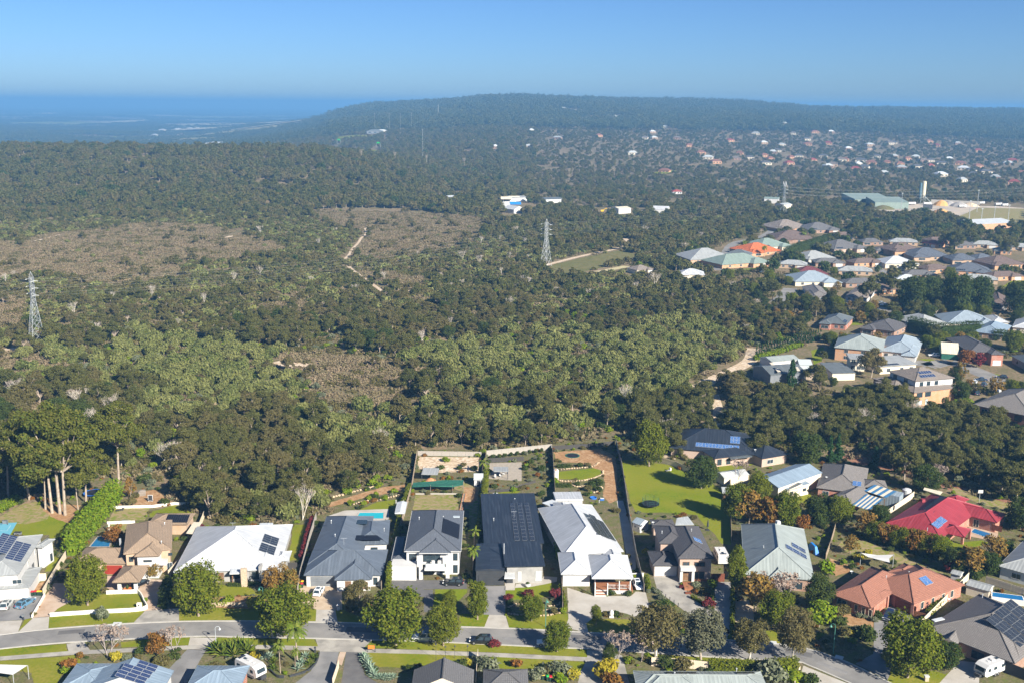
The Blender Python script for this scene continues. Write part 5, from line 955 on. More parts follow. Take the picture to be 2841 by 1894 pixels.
hedge('clipped hedge beside the white car at the veranda', [(30.17,214.75), (30.16,209.90)], 1.2, 2.0, 'leaf_street')
hedge('dark hedge beside the right stamped driveway', [(-72.18,199.87), (-73.31,207.48)], 1.8, 4.0, 'leaf_dark')
hedge('tall dark slim hedge in the lawn of the brown tiled house drive', [(44.48,191.11), (47.11,203.09), (48.38,209.81)], .8, 1.4, 'leaf_street')
hedge('low box edging of the front garden beside the timber deck', [(39.11,207.08), (42.51,201.39), (44.15,209.73)], .7, .8, 'leaf_street')
hedge('low dark hedge on the lawn edge behind the terracotta house', [(84.46,241.36), (91.72,234.90), (100.01,227.03)], 1.5, 1.3, 'leaf_dark')
hedge('box hedge before the stone pillar porch', [(-61.62,210.73), (-58.53,210.57)], .9, .8, 'leaf_dark')
hedge('box hedge under the front window of the white roofed house', [(-57.27,211.04), (-54.18,211.32)], .9, .8, 'leaf_dark')
hedge('green street hedge in front of the long pale roof', [(37.75,177.49), (47.30,177.17), (54.08,178.57)], 1.8, 2.4, 'leaf_street')
hedge('flowering garden hedge along the fence of the terracotta house', [(86.88,199.04), (91.90,205.57), (99.37,214.31)], 1.6, 1.6, 'leaf_street')
hedge('slim green pencil hedge at the corner of the slate roofed house', [(-26.61,209.24), (-26.74,215.44)], .9, 4, 'leaf_street')
hedge('creeper covered fence between balcony house and black roofed house', [(-7.86,237.04), (-7.24,253.11), (-7.04,281.29)], 1.5, 2.6, 'leaf_street')
hedge('shrubby climber on the fence beside the pool gazebo', [(-27.48,233.95), (-28.23,249.03), (-27.70,269.40)], 1.2, 2.2, 'leaf_street')
hedge('crimson hedge along the fence of the white roofed house', [(-48.30,223.86), (-49.42,237.77), (-50.13,247.36)], .9, 1.6, 'leaf_crimson')
hedge('clipped box bank above the terrace lawn', [(13.50,289.01), (17.18,289.10)], 1.4, 1.2, 'leaf_dark')
hedge('clipped box bank beneath the terrace lawn', [(12.24,273.14), (16.61,273.25)], 1.4, 1.2, 'leaf_dark')
hedge('dark hedge beside the right edge roof', [(104.17,217.11), (111.86,225.28), (120.58,235.09)], 2.5, 2.0, 'leaf_dark')
# ---------------------------------------------------------------- pools and outdoor things
pool('turquoise pool in pale paving behind the slate roofed house', [(-39.27,249.38), (-38.92,253.30), (-32.77,253.44), (-32.41,249.53)], 'concrete')
pool('small blue pool between black roof and white weatherboard house', [(8.09,250.75), (8.25,258.75), (11.28,257.24), (11.06,251.41)], 'grey_timber')
pool('narrow blue pool beside the crimson roofed house', [(114.98,244.18), (117.25,241.11), (119.50,243.10), (116.72,246.21)], 'concrete', 'pool_blue')
pool('bright blue pool behind the tall green hedge', [(-99.59,230.74), (-99.97,236.68), (-96.82,237.02), (-95.18,230.94)], 'paver', 'pool_blue')
house('gazebo', 'grey roofed gazebo beside the turquoise pool', [((-29.17,247.55), (-26.68,247.61), (-27.46,255.26), 2.3, 14, 'gy', 'metal_pale', 'white', 0, .1, False)], 'white', [], [], [('post', [(-29.41,251.39), (-27.22,251.44), (-27.90,256.96), (-29.90,256.91)], 0, 2.2, .08, 'white')], 'gazebo', None, False)
shed('grey pergola over garden chairs on the paved terrace', (-4.83,279.09), (-0.77,279.20), (-0.92,282.95), 2.3, 'metal_midgrey' if 'metal_midgrey' in MT else 'metal_grey', 'charcoal', 'flat', 0, [], [('post', [(-4.70,279.51), (-0.88,278.88), (-1.04,283.30), (-4.64,283.21)], 0, 2.2, .07, 'charcoal')], 'pergola', 'pergola', (), False)
for k, p in enumerate(((-4.46,279.89), (-2.89,280.81), (-2.06,282.53), (-3.54,283.24))):
    solid('garden_chair', ['white garden chair under the pergola nearest the house', 'white garden chair in the middle of the terrace', 'white garden chair at the back right of the terrace', 'blue garden chair behind the terrace table'][k], 'chair', p, [('seat', 'white' if k < 3 else 'hoop_blue', [('box', (0, 0, .42), (.6, .6, .08))]), ('backrest', 'white' if k < 3 else 'hoop_blue', [('box', (0, .28, .75), (.6, .08, .7))])] + [('leg', 'white', [('box', (a, b, .2), (.07, .07, .4))]) for a in (-.25, .25) for b in (-.25, .25)], k * .8)
shed('open blue grey garden shelter over a mound of soil', (-24.93,276.10), (-20.47,275.84), (-20.76,279.90), 2.4, 'metal_grey', 'charcoal', 'sf', 6, [], [('post', [(-24.74,275.05), (-20.56,275.16), (-20.90,281.68), (-25.05,281.58)], 0, 2.4, .07, 'charcoal')], 'shelter', 'shelter', (), False)
solid('soil_mound', 'orange mound of soil under the garden shelter', 'mound', (-22.40,276.18), [('heap', 'terracotta_soil', [('lathe', [(1.9, 0), (1.5, .5), (.8, 1.0), (.1, 1.2), (0, 1.2)], 12)])])
shed('small grey garden shed beside the creeper fence', (-10.25,272.69), (-7.57,272.76), (-7.95,277.08), 2.2, 'metal_shale', 'lightgrey', 'gx', 25, [(0, 'f', 1.2, .1, .9, 1.7, 'open')])
solid('shade_netting', 'dark green shade netting over the vegetable bed', 'netting', (-18.76,268.94), [('net', 'net_green', [('face', [(-8, -1.2, 1.6), (-3, -1.4, 2.0), (3, -1.2, 1.8), (5.8, -1.0, 2.3), (5.8, 2.4, 2.5), (1, 2.6, 2.4), (-4, 2.4, 1.9), (-8, 2.2, 1.7)])])] + [('post', 'grey_timber', [('tube', (x, y, 0), (x, y, 2.3), .06, .06)]) for x in (-3, 3, 5.8) for y in (-1.1, 2.3)])
wall('pale timber edge of the vegetable bed', [(-25.78,266.74), (-14.43,267.01)], .3, 'concrete')
solid('sleeper_steps', 'timber sleeper ladder bed beside the dry lawn', 'garden bed', (-12.83,255.75), [('rail', 'terracotta_soil', [('box', (-.35, 5.5, .15), (.15, 12, .3))]), ('rail', 'terracotta_soil', [('box', (.35, 5.5, .15), (.15, 12, .3))])] + [('rung', 'grey_timber', [('box', (0, 1.2 * k, .17), (.6, .3, .3))]) for k in range(10)], -.03)
trampoline('round trampoline sunk in the sandy garden', (18.50,299.81), 2.2, .06, False, 'net_green', True)
trampoline('netted black trampoline standing on the big lawn', (36.92,259.49), 2.3, .8, True)
trampoline('blue rimmed trampoline under the tall gums', (-111.78,264.01), 2.6, .8, False, 'hoop_blue')
solid('rain_tank', 'white round topped slim tank beside the terrace lawn fence', 'tank', (12.76,279.95), [('tank', 'white', [('lathe', [(.75, 0), (.75, 2.5), (.5, 2.8), (0, 2.85)], 14)]), ('cover', 'terracotta_soil', [('box', (0, -.4, 2.6), (.5, .5, .5))])])
shed('white walled cubby behind the weatherboard house', (11.72,256.37), (18.93,256.86), (19.26,263.06), 2.6, 'metal_white', 'white', 'sb', 3)
shed('grey flat patio roof beside the small blue pool', (8.15,254.71), (11.69,250.76), (11.78,256.06), 2.6, 'metal_pale', 'lightgrey', 'flat', 0, [], [('post', [(8.46,257.80), (11.77,254.77)], 0, 2.5, .08, 'charcoal')], 'patio_roof', 'pergola', (), False)
solid('play_pool', 'blue paddling pool behind the white weatherboard house', 'paddling pool', (22.23,264.89), [('pool', 'hoop_blue', [('lathe', [(0, .1), (.8, .1), (.8, .35), (.9, .35), (.9, 0)], 14)])])
solid('sand_box', 'blue toy box beside the paddling pool', 'toy box', (24.50,263.63), [('box', 'hoop_blue', [('box', (0, 0, .25), (1.0, .7, .5))]), ('lid', 'white', [('box', (0, 0, .53), (1.05, .75, .06))])])
shed('white cubby house with small windows beside the side drive', (30.22,243.57), (32.03,241.60), (32.29,246.45), 2.2, 'metal_lightblue', 'white', 'gx', 25, [(0, 'f', .8, .9, .6, .6, 'win'), (0, 'f', 1.9, .9, .6, .6, 'win')], name='cubby_house', cat='cubby house')
solid('deck_chair', 'upended white garden seat on the edge of the big lawn', 'seat', (45.46,286.47), [('frame', 'white', [('box', (0, 0, .4), (1.6, .6, .1), .5), ('box', (.6, .2, .7), (.5, .6, .8), .5)])])
solid('patio_umbrella', 'closed dark umbrella behind the brown tiled house', 'umbrella', (49.19,244.02), [('pole', 'charcoal', [('tube', (0, 0, 0), (0, 0, 2.9), .04, .04)]), ('canopy', 'charcoal', [('lathe', [(.3, .9), (.22, 1.8), (.06, 2.8), (0, 2.8)], 8)]), ('base', 'charcoal', [('box', (0, 0, .06), (.9, .9, .12))])])
solid('patio_umbrella', 'closed cream umbrella beside the beige house pool', 'umbrella', (-98.29,239.46), [('pole', 'cream', [('tube', (0, 0, 0), (0, 0, 2.6), .05, .05)]), ('canopy', 'cream', [('lathe', [(.45, .4), (.3, 1.4), (.08, 2.5), (0, 2.5)], 8)])])
shed('open cart shed at the far right of the big lawn', (56.75,264.24), (58.74,264.06), (59.32,267.61), 2.2, 'metal_shale', 'timber', 'sf', 5)
solid('garden_screen', 'patterned white screen panel in the upper back garden', 'screen', (-95.10,259.83), [('frame', 'white', [('box', (0, 0, 1.0), (1.3, .08, 1.7))]), ('pattern', 'charcoal', [('box', (0, -.05, 1.0), (1.05, .04, 1.45))]), ('post', 'white', [('box', (-.55, 0, .3), (.08, .08, .6))]), ('post', 'white', [('box', (.55, 0, .3), (.08, .08, .6))])])
solid('play_house', 'grey weathered play hut in the upper back garden', 'hut', (-98.96,264.32), [('walls', 'grey_timber', [('box', (0, 0, .6), (1.8, 1.4, 1.2), .5)]), ('roof', 'grey_timber', [('box', (0, 0, 1.35), (2.1, 1.7, .3), .5, 0, .4)])])
solid('sun_lounge', 'dark sun lounge on the dry back lawn', 'lounge', (-100.77,253.10), [('bed', 'charcoal', [('box', (0, 0, .35), (1.9, .6, .1), .5)]), ('back', 'charcoal', [('box', (.75, .4, .6), (.5, .6, .1), .5)]), ('leg', 'charcoal', [('box', (-.7, -.3, .15), (.08, .4, .3), .5)]), ('leg', 'charcoal', [('box', (.6, .3, .15), (.08, .4, .3), .5)])])
solid('covered_boat', 'grey covered canoe lying on the lower white wall', 'canoe', (-96.58,245.74), [('hull', 'midgrey', [('lathe', [(0, -.1), (.45, .15), (.5, .35), (0, .5)], 10), ('box', (0, 0, .45), (2.6, .7, .3), 0, 0, .6)])])
solid('basketball_hoop', 'basketball hoop beside the red gravel lane', 'basketball hoop', (125.72,264.39), [('pole', 'steel', [('tube', (0, 0, 0), (0, 0, 3.2), .07, .07)]), ('backboard', 'white', [('box', (0, -.3, 3.2), (1.3, .06, .9))]), ('ring', 'sign_orange', [('lathe', [(.23, 2.95), (.26, 2.97)], 12, (0, -.6))])])
solid('ball_goal', 'small dark ball goal at the blue court', 'goal', (-125.88,243.35), [('post', 'charcoal', [('tube', (-.8, 0, 0), (-.8, 0, 1.3), .04, .04)]), ('post', 'charcoal', [('tube', (.8, 0, 0), (.8, 0, 1.3), .04, .04)]), ('bar', 'charcoal', [('tube', (-.8, 0, 1.3), (.8, 0, 1.3), .04, .04)]), ('net', 'midgrey', [('box', (0, .5, .6), (1.5, .03, 1.1))])])
solid('outdoor_bench', 'dark cabinet beside the blue court', 'cabinet', (-119.61,237.07), [('body', 'midgrey', [('box', (0, 0, .4), (1.6, .8, .8))]), ('top', 'charcoal', [('box', (0, 0, .83), (1.7, .9, .07))])])
solid('dog_kennel', 'orange red kennel beside the white house', 'kennel', (-107.20,226.36), [('walls', 'sign_orange', [('box', (0, 0, .45), (1.3, 1.2, .9), .3)]), ('roof', 'midgrey', [('box', (0, 0, 1.05), (1.5, 1.4, .35), .3, 0, .5)])])
solid('plant_pot', 'big orange bowl planter before the tiled portico', 'pot', (-82.37,207.73), [('bowl', 'orange_pot', [('lathe', [(.3, 0), (.75, .35), (.85, .7), (.75, .7), (0, .6)], 14)]), ('plant', 'leaf_dark', [('lathe', [(0, .6), (.3, .9), (.15, 1.6), (0, 1.7)], 8)])])
solid('plant_pot', 'white bowl planter on the lawn behind the black roof', 'pot', (-4.09,265.92), [('bowl', 'white', [('lathe', [(.4, 0), (.75, .3), (.8, .7), (.7, .7), (0, .6)], 14)]), ('plant', 'leaf_dark', [('lathe', [(0, .6), (.2, .8), (.1, 1.5), (0, 1.6)], 6)])])
solid('plant_pot', 'white egg planter with grass in the front garden', 'pot', (3.91,211.57), [('bowl', 'white', [('lathe', [(.25, 0), (.6, .3), (.65, .6), (.5, .75), (0, .7)], 14)]), ('plant', 'leaf_dark', [('lathe', [(0, .7), (.5, .95), (.1, 1.2), (0, 1.2)], 8)])])
solid('letterbox', 'white letterbox post beside the aggregate drive', 'letterbox', (-35.72,200.14), [('post', 'white', [('box', (0, 0, .6), (.55, .45, 1.2))]), ('cap', 'white', [('box', (0, 0, 1.25), (.65, .55, .3), 0, 0, .3)]), ('slot', 'charcoal', [('box', (0, -.235, .9), (.25, .02, .2))])])
solid('letterbox', 'white letterbox block at the end of the curved front wall', 'letterbox', (-77.20,200.17), [('block', 'white_warm', [('box', (0, 0, .6), (.9, .6, 1.2))]), ('slot', 'charcoal', [('box', (0, -.31, .75), (.3, .02, .3))])])
solid('letterbox', 'dark letterbox at the drive of the left white house', 'letterbox', (-98.84,194.66), [('post', 'charcoal', [('box', (0, 0, .45), (.2, .2, .9))]), ('box', 'midgrey', [('box', (0, 0, 1.0), (.4, .6, .35))])])
solid('letterbox', 'dark slab letterbox beside the palm garden', 'letterbox', (-37.33,182.72), [('slab', 'charcoal', [('box', (0, 0, .6), (.35, .3, 1.2))]), ('slot', 'steel', [('box', (0, -.155, .85), (.2, .02, .1))])])
solid('letterbox', 'stone letterbox pillar on the lawn at bottom right', 'letterbox', (77.03,174.52), [('pillar', 'stone', [('box', (0, 0, .45), (.7, .6, .9))]), ('cap', 'lightgrey', [('box', (0, 0, .98), (.85, .75, .16))])])
solid('stone_sculpture', 'pale stone sculpture in the grass bed at the weatherboard drive', 'sculpture', (21.04,198.03), [('base', 'white_warm', [('box', (0, 0, .2), (.9, .7, .4))]), ('figure', 'white_warm', [('lathe', [(.4, .4), (.5, .8), (.4, 1.3), (.2, 1.6), (0, 1.65)], 10)])])
solid('sale_board', 'orange board on dark posts on the nature strip', 'sign board', (-26.56,183.18), [('board', 'sign_orange', [('box', (0, 0, 1.0), (1.35, .06, .75))]), ('post', 'charcoal', [('box', (-.7, 0, .7), (.1, .1, 1.5))]), ('post', 'charcoal', [('box', (.7, 0, .7), (.1, .1, 1.5))])])
for k, (p, l, c) in enumerate((((-101.86,205.45), 'red lidded bin at the left end of the row by the white garage', 'bin_red'), ((-101.28,205.59), 'red lidded bin second in the row by the white garage', 'bin_red'), ((-100.65,205.60), 'yellow lidded bin third in the row by the white garage', 'bin_yellow'), ((-100.04,205.61), 'yellow lidded bin at the right end of the row by the white garage', 'bin_yellow'),
  ((-45.44,211.49), 'yellow lidded bin behind the grey paling fence', 'bin_yellow'), ((-45.32,210.39), 'red lidded bin at the slate roofed house fence', 'bin_red'), ((6.24,173.83), 'yellow lidded bin at the bottom beside the clipped shrubs', 'bin_yellow'), ((7.11,173.38), 'green lidded bin at the bottom beside the clipped shrubs', 'bin_lime'), ((7.60,173.23), 'red lidded bin at the bottom beside the clipped shrubs', 'bin_red'))): bin_(l, p, c, .1 * (k % 3))
street_lamp('green street lamp on the verge at the right bend', (62.66,184.02), 6, 2.6)
street_lamp('green street lamp before the black roofed house', (7.29,193.59), 5.6, 1.2)
street_lamp('green street lamp before the white roofed house', (-51.61,201.33), 4.2, 2.8)
street_lamp('pale street lamp at the driveway above the caravan', (-57.14,185.41), 3.6, .4, 'steel')
street_lamp('green street lamp in the shade of the bush on the red lane', (114.33,297.18), 6.5, 1.0)
for k, (p, h) in enumerate((((-13.91,180.37), 3.2), ((-12.17,181.23), 2.2), ((-10.39,181.10), 2.4), ((-7.93,180.80), 2.6))): solid('garden_torch', ['tall dark garden torch left of four on the near lawn', 'second dark garden torch on the near lawn', 'third dark garden torch on the near lawn', 'dark garden torch nearest the pale side fence'][k], 'torch', p, [('pole', 'charcoal', [('tube', (0, 0, 0), (0, 0, h), .04, .03)]), ('head', 'charcoal', [('lathe', [(.05, h), (.2, h + .05), (.12, h + .25), (0, h + .3)], 8)])])
for k in range(6): solid('bollard', 'short dark bollard in a row along the curved drive', 'bollard', Vector((32.10,209.72)).lerp(Vector((35.59,203.08)), k / 5), [('post', 'charcoal', [('box', (0, 0, .4), (.14, .14, .8))])], 0, 'bollards along the curved drive')
shed('white and grey striped garden shed behind the terracotta house', (98.15,216.01), (99.90,214.67), (101.49,216.53), 2.1, 'metal_grey', 'white', 'gx', 15)
shed('long cream corrugated shed with grey roof by the cream fence', (98.92,209.77), (102.74,206.70), (104.84,209.67), 2.3, 'metal_grey', 'cream', 'gx', 14, [(0, 'r', 1.2, .1, .9, 1.9, 'door')])
solid('above_ground_pool', 'raised pale pool with blue rim behind the big grey tiled house', 'pool', (106.65,206.68), [('side', 'white_warm', [('box', (0, 0, .6), (6.5, 2.6, 1.2), -.3)]), ('water', 'pool_blue', [('box', (0, 0, 1.19), (6.1, 2.2, .05), -.3)]), ('ladder', 'white', [('tube', (-3, .6, 0), (-3, .6, 2.2), .05, .05), ('tube', (3.2, -.8, 0), (3.2, -.8, 2.0), .05, .05)])])
solid('rain_tank', 'round grey tank beside the striped patio roof', 'tank', (107.78,268.60), [('tank', 'lightgrey', [('lathe', [(1.2, 0), (1.2, 1.9), (.6, 2.2), (0, 2.25)], 16)])])
solid('blue_tarp', 'blue tarpaulin hanging beside the grey corrugated roof', 'tarpaulin', (72.12,231.75), [('sheet', 'tarp_blue', [('box', (0, 0, .9), (1.0, 5, 1.8), .15, 0, .5)])])
solid('swing_frame', 'white hose reel stand behind the weatherboard house', 'stand', (-75.27,230.84), [('frame', 'white', [('tube', (-.5, 0, 0), (-.5, 0, 1.4), .04, .04), ('tube', (.5, 0, 0), (.5, 0, 1.4), .04, .04), ('tube', (-.5, 0, 1.4), (.5, 0, 1.4), .04, .04)])])
shed('small cream hut behind the black tiled house', (59.28,275.05), (66.97,278.17), (66.23,282.98), 2.4, 'metal_shale', 'cream', 'gx', 18)
solid('utility_pit', 'pale drain pit lid on the left nature strip', 'pit lid', (-79.36,193.27), [('lid', 'lightgrey', [('box', (0, 0, .08), (1.6, 1.2, .16), .05)])])
solid('utility_pit', 'pale green pit lid on the verge at the right bend', 'pit lid', (63.35,182.51), [('lid', 'lightgrey', [('box', (0, 0, .08), (1.5, 1.3, .14), -.5)])])
solid('utility_pit', 'pale pit lid on the kerb before the gums', 'pit lid', (51.94,188.00), [('lid', 'lightgrey', [('box', (0, 0, .09), (1.5, 1.0, .16), -.1)])])
# ---------------------------------------------------------------- vehicles
car('silver utility wagon parked tail out at the white garage', (-104.96,200.46), R(96), 'car_silver', 'wagon')
car('blue wagon parked beside the bins on the grey drive', (-101.37,201.13), R(76), 'car_blue', 'wagon')
car('white hatchback with black sunroof on the aggregate drive', (-41.15,207.67), R(84), 'car_white', 'hatch')
car('black car parked across the front of the balcony house', (-12.47,212.35), R(178), 'car_black', 'suv')
car('pale grey sports utility parked at the kerb below the round tree', (-16.87,188.04), R(178), 'car_grey', 'suv')
car('black sports utility parked at the kerb beside the crimson bush', (-5.55,187.00), R(178), 'car_black', 'suv')
car('pale blue white hatchback half hidden by the street tree', (7.43,186.52), R(178), 'car_white', 'hatch')
car('white car with black roof beside the white veranda', (28.06,212.04), R(-84), 'car_white', 'hatch')
car('navy utility truck with silver bull bar before the brown garage door', (78.89,199.09), R(232), 'car_navy', 'ute', cat='truck')
car('black car parked under the beige tiled portico', (-80.68,210.80), R(60), 'car_black', 'hatch')
caravan('white caravan with grey lower panel in the bottom garden', (-47.66,174.66), R(-38))
caravan('white caravan on the concrete drive at bottom right', (89.92,177.24), R(210), 'white', 6.4)
caravan('grey sided caravan behind the poplar by the timber fence', (48.94,225.96), R(92), 'midgrey', 5.6)
# ---------------------------------------------------------------- planted trees
G = 'street trees along the kerb'
plant('street', (-88.36,201.17), 11, 'shade_tree', 'dense green tree inside the curved white front wall', None, .82)
plant('silver', (-82.81,194.57), 4.4, 'young_tree', 'small grey green young tree on the left nature strip', None, .7, 'tree')
plant('street', (-63.91,196.99), 11.2, 'shade_tree', 'round olive green tree before the left end of the white roof', None, .95)
plant('street', (-44.62,188.81), 10.5, 'shade_tree', 'broad two lobed green tree over the kerb beside the fan palm', None, 1.12)
plant('olivegum', (-31.25,200.03), 8, 'gum_tree', 'open olive gum in the garden of the slate roofed house', None, 1.0)
plant('street', (-22.09,185.94), 11.5, 'shade_tree', 'largest round street tree with its trunk on the near kerb', None, 1.02)
plant('street', (-12.90,185.75), 8.3, 'shade_tree', 'round street tree beside the pale grey car', None, .9)
plant('bottle', (-12.24,198.40), 5.8, 'young_tree', 'egg shaped green tree on the artificial lawn', None, .95)
plant('bottle', (-6.58,196.49), 9.2, 'shade_tree', 'tall egg shaped green tree beside the dark drive', None, .85)
plant('street', (4.50,195.92), 5.6, 'young_tree', 'small green tree before the boulder garden', None, 1.0)
plant('street', (9.27,183.93), 6.2, 'young_tree', 'small round street tree over the pale hatchback', None, .95)
plant('bottle', (17.58,194.63), 4.6, 'young_tree', 'small upright tree at the end of the weatherboard drive', None, .9)
plant('streetgum', (28.11,182.25), 11, 'gum_tree', 'leaning forked olive gum at the near kerb', None, 1.15)
plant('bluegum', (36.62,181.16), 10.6, 'gum_tree', 'grey green gum with a pale forked trunk at the near kerb', None, 1.1)
plant('streetgum', (45.69,180.98), 9, 'gum_tree', 'round brown green gum between two taller street gums', None, 1.0)
plant('streetgum', (53.97,180.65), 11.5, 'gum_tree', 'tall white trunked gum at the street bend', None, .85)
plant('bottle', (49.18,209.40), 11.5, 'poplar', 'tall poplar shaped tree beside the grey sided caravan', None, .72)
plant('autumn', (51.43,201.56), 9, 'autumn_tree', 'thin yellowing autumn tree before the timber front', None, 1.05)
plant('bare', (57.92,203.29), 7.5, 'autumn_tree', 'nearly bare pinkish autumn tree before the grey roof', None, 1.2)
plant('bare', (55.05,204.06), 7, 'autumn_tree', 'bare twiggy autumn tree beside the yellowing one', None, 1.1)
plant('street', (54.13,193.30), 8.2, 'shade_tree', 'green tree on the verge behind the tall white trunked gum', None, .95)
plant('dark', (64.74,201.80), 8.5, 'shade_tree', 'dark green tree at the right corner of the corrugated roof', None, .85)
plant('lime', (62.87,194.58), 5.6, 'golden_cypress', 'bright yellow green golden cypress by the right bend', None, 1.15)
plant('street', (73.90,175.65), 12, 'shade_tree', 'big dark green round tree on the lawn at bottom right', None, 1.0)
plant('dark', (82.42,178.71), 6, 'camellia', 'glossy round camellia beside the big grey tiled house', None, .95)
plant('dark', (52.68,273.02), 10, 'magnolia', 'glossy dark magnolia between the big lawn and the black tiled house', None, .95)
plant('street', (40.54,290.80), 14, 'shade_tree', 'tall olive tree at the top of the big lawn', None, .8)
plant('bare', (63.37,277.23), 7, 'autumn_tree', 'bare twiggy tree beside the cream hut', None, .8)
for k, (x, y, h, kd) in enumerate(((640, 560, 10, 'street'), (715, 585, 9.5, 'autumn'), (775, 420, 8, 'street'), (835, 600, 9, 'rust'), (945, 600, 9.5, 'street'), (900, 560, 8, 'street'))):
    plant(kd, [(57.67,249.78), (60.13,247.28), (66.36,264.13), (64.58,245.86), (69.16,245.96), (67.59,248.46)][k], h, 'maple', ['dark green maple at the left end of the row by the workshop', 'green and russet maple second in the row by the workshop', 'green maple behind the row by the workshop', 'reddening maple in the middle of the row by the workshop', 'green maple at the right end of the row by the workshop', 'dark maple tucked between the reddening and right end maples'][k], 'maples below the workshop', .85)
plant('rust', (72.60,244.04), 4.2, 'autumn_shrub', 'orange autumn shrub beside the corrugated roof')
plant('dark', (78.02,247.17), 6.5, 'shade_tree', 'dark tree left of the striped patio roof'); plant('street', (82.74,247.27), 8, 'shade_tree', 'green tree in front of the striped patio roof'); plant('dark', (78.61,250.25), 7.5, 'shade_tree', 'dark spreading tree below the grey tiled brick house')
plant('dark', (93.17,247.50), 6, 'shade_tree', 'olive tree at the corner of the cream fence by the crimson roof'); plant('autumn', (87.47,240.46), 6.5, 'autumn_tree', 'russet tree at the left end of the row before the crimson roof')
for k in range(9):
    p = Vector((88.85,237.63)).lerp(Vector((100.36,227.91)), k / 8); plant(('street', 'autumn', 'rust')[k % 3] if k % 4 else 'street', p, 5.2 + (k % 3) * .4, 'pear_tree', 'green and russet pear tree in the row before the crimson roof', 'pear trees before the crimson roof', 1.0)
plant('autumn', (103.84,219.55), 7.5, 'autumn_tree', 'yellowing tree at the lower right of the crimson roof'); plant('dark', (101.27,221.13), 6.5, 'shade_tree', 'dark green tree left of the yellowing one below the crimson roof'); plant('autumn', (111.88,225.55), 7, 'autumn_tree', 'yellow brown tree beyond the alfresco of the crimson roof'); plant('dark', (108.34,219.63), 6, 'shade_tree', 'dark bush tree above the white striped shed'); plant('dark', (128.25,246.26), 9, 'shade_tree', 'dark round tree at the right edge beside the crimson roof'); plant('crimson', (100.17,221.21), 3.5, 'plum_tree', 'small purple plum tree beside the striped shed')
plant('dark', (87.54,293.67), 10.5, 'shade_tree', 'big dark tree behind the workshop roof', None, 1.1)
plant('conifer', (94.67,295.26), 9, 'cypress', 'blue green cypress left of a pair behind the workshop', None, .7); plant('conifer', (97.24,296.03), 9.5, 'cypress', 'blue green cypress right of a pair behind the workshop', None, .7)
plant('conifer', (105.59,288.00), 8, 'conifer', 'dark conifer behind the grey tiled brick house', None, .8); plant('gum', (111.73,280.96), 14, 'gum_tree', 'tall gum standing on the red gravel lane', None, .8); plant('dark', (114.01,271.72), 8.5, 'shade_tree', 'dark round tree behind the crimson roof'); plant('bare', (120.43,278.64), 5.5, 'autumn_tree', 'bare pinkish tree on the red gravel lane')
for k, (p, h, l) in enumerate((((-120.28,253.88), 22, 'leaning thin gum trunk at the left of the tall gum group'), ((-117.43,251.32), 29, 'stout gum second from the left in the tall gum group'), ((-115.24,250.94), 33, 'tallest gum in the middle of the tall gum group'), ((-113.58,249.96), 30, 'forked pale gum at the front of the tall gum group'), ((-111.58,253.28), 17, 'thin young gum right of the tall gum group'), ((-111.38,257.85), 22, 'slim gum beside the blue rimmed trampoline'), ((-108.38,272.99), 27, 'lone tall gum behind the bright green hedge'), ((-127.29,260.36), 26, 'leafy gum at the left behind the tall gum group'), ((-133.56,261.52), 24, 'leafy gum at the left edge of the picture'))): plant('tallgum', p, h, 'tall_gum', l, 'tall gums at the left', .95 if h > 20 else .7)
plant('palm', (-39.95,178.95), 8.6, 'fan_palm', 'tall fan palm in the lower garden bed', None, .9); plant('palm', (-42.37,175.22), 7.2, 'palm', 'slim palm left of the tall fan palm', None, .6); plant('palm', (-39.85,176.37), 5, 'palm', 'short slim palm by the garden steps', None, .6)
plant('palm', (-8.33,218.01), 7.4, 'palm', 'feather palm beside the balcony house', None, .75); plant('smallpalm', (-8.11,282.75), 4.8, 'banana_palm', 'banana palm at the garden fence by the small shed', None, .8); plant('smallpalm', (-8.61,233.82), 4.6, 'banana_palm', 'banana palm behind the feather palm', None, .8)
GS = 'garden shrubs'
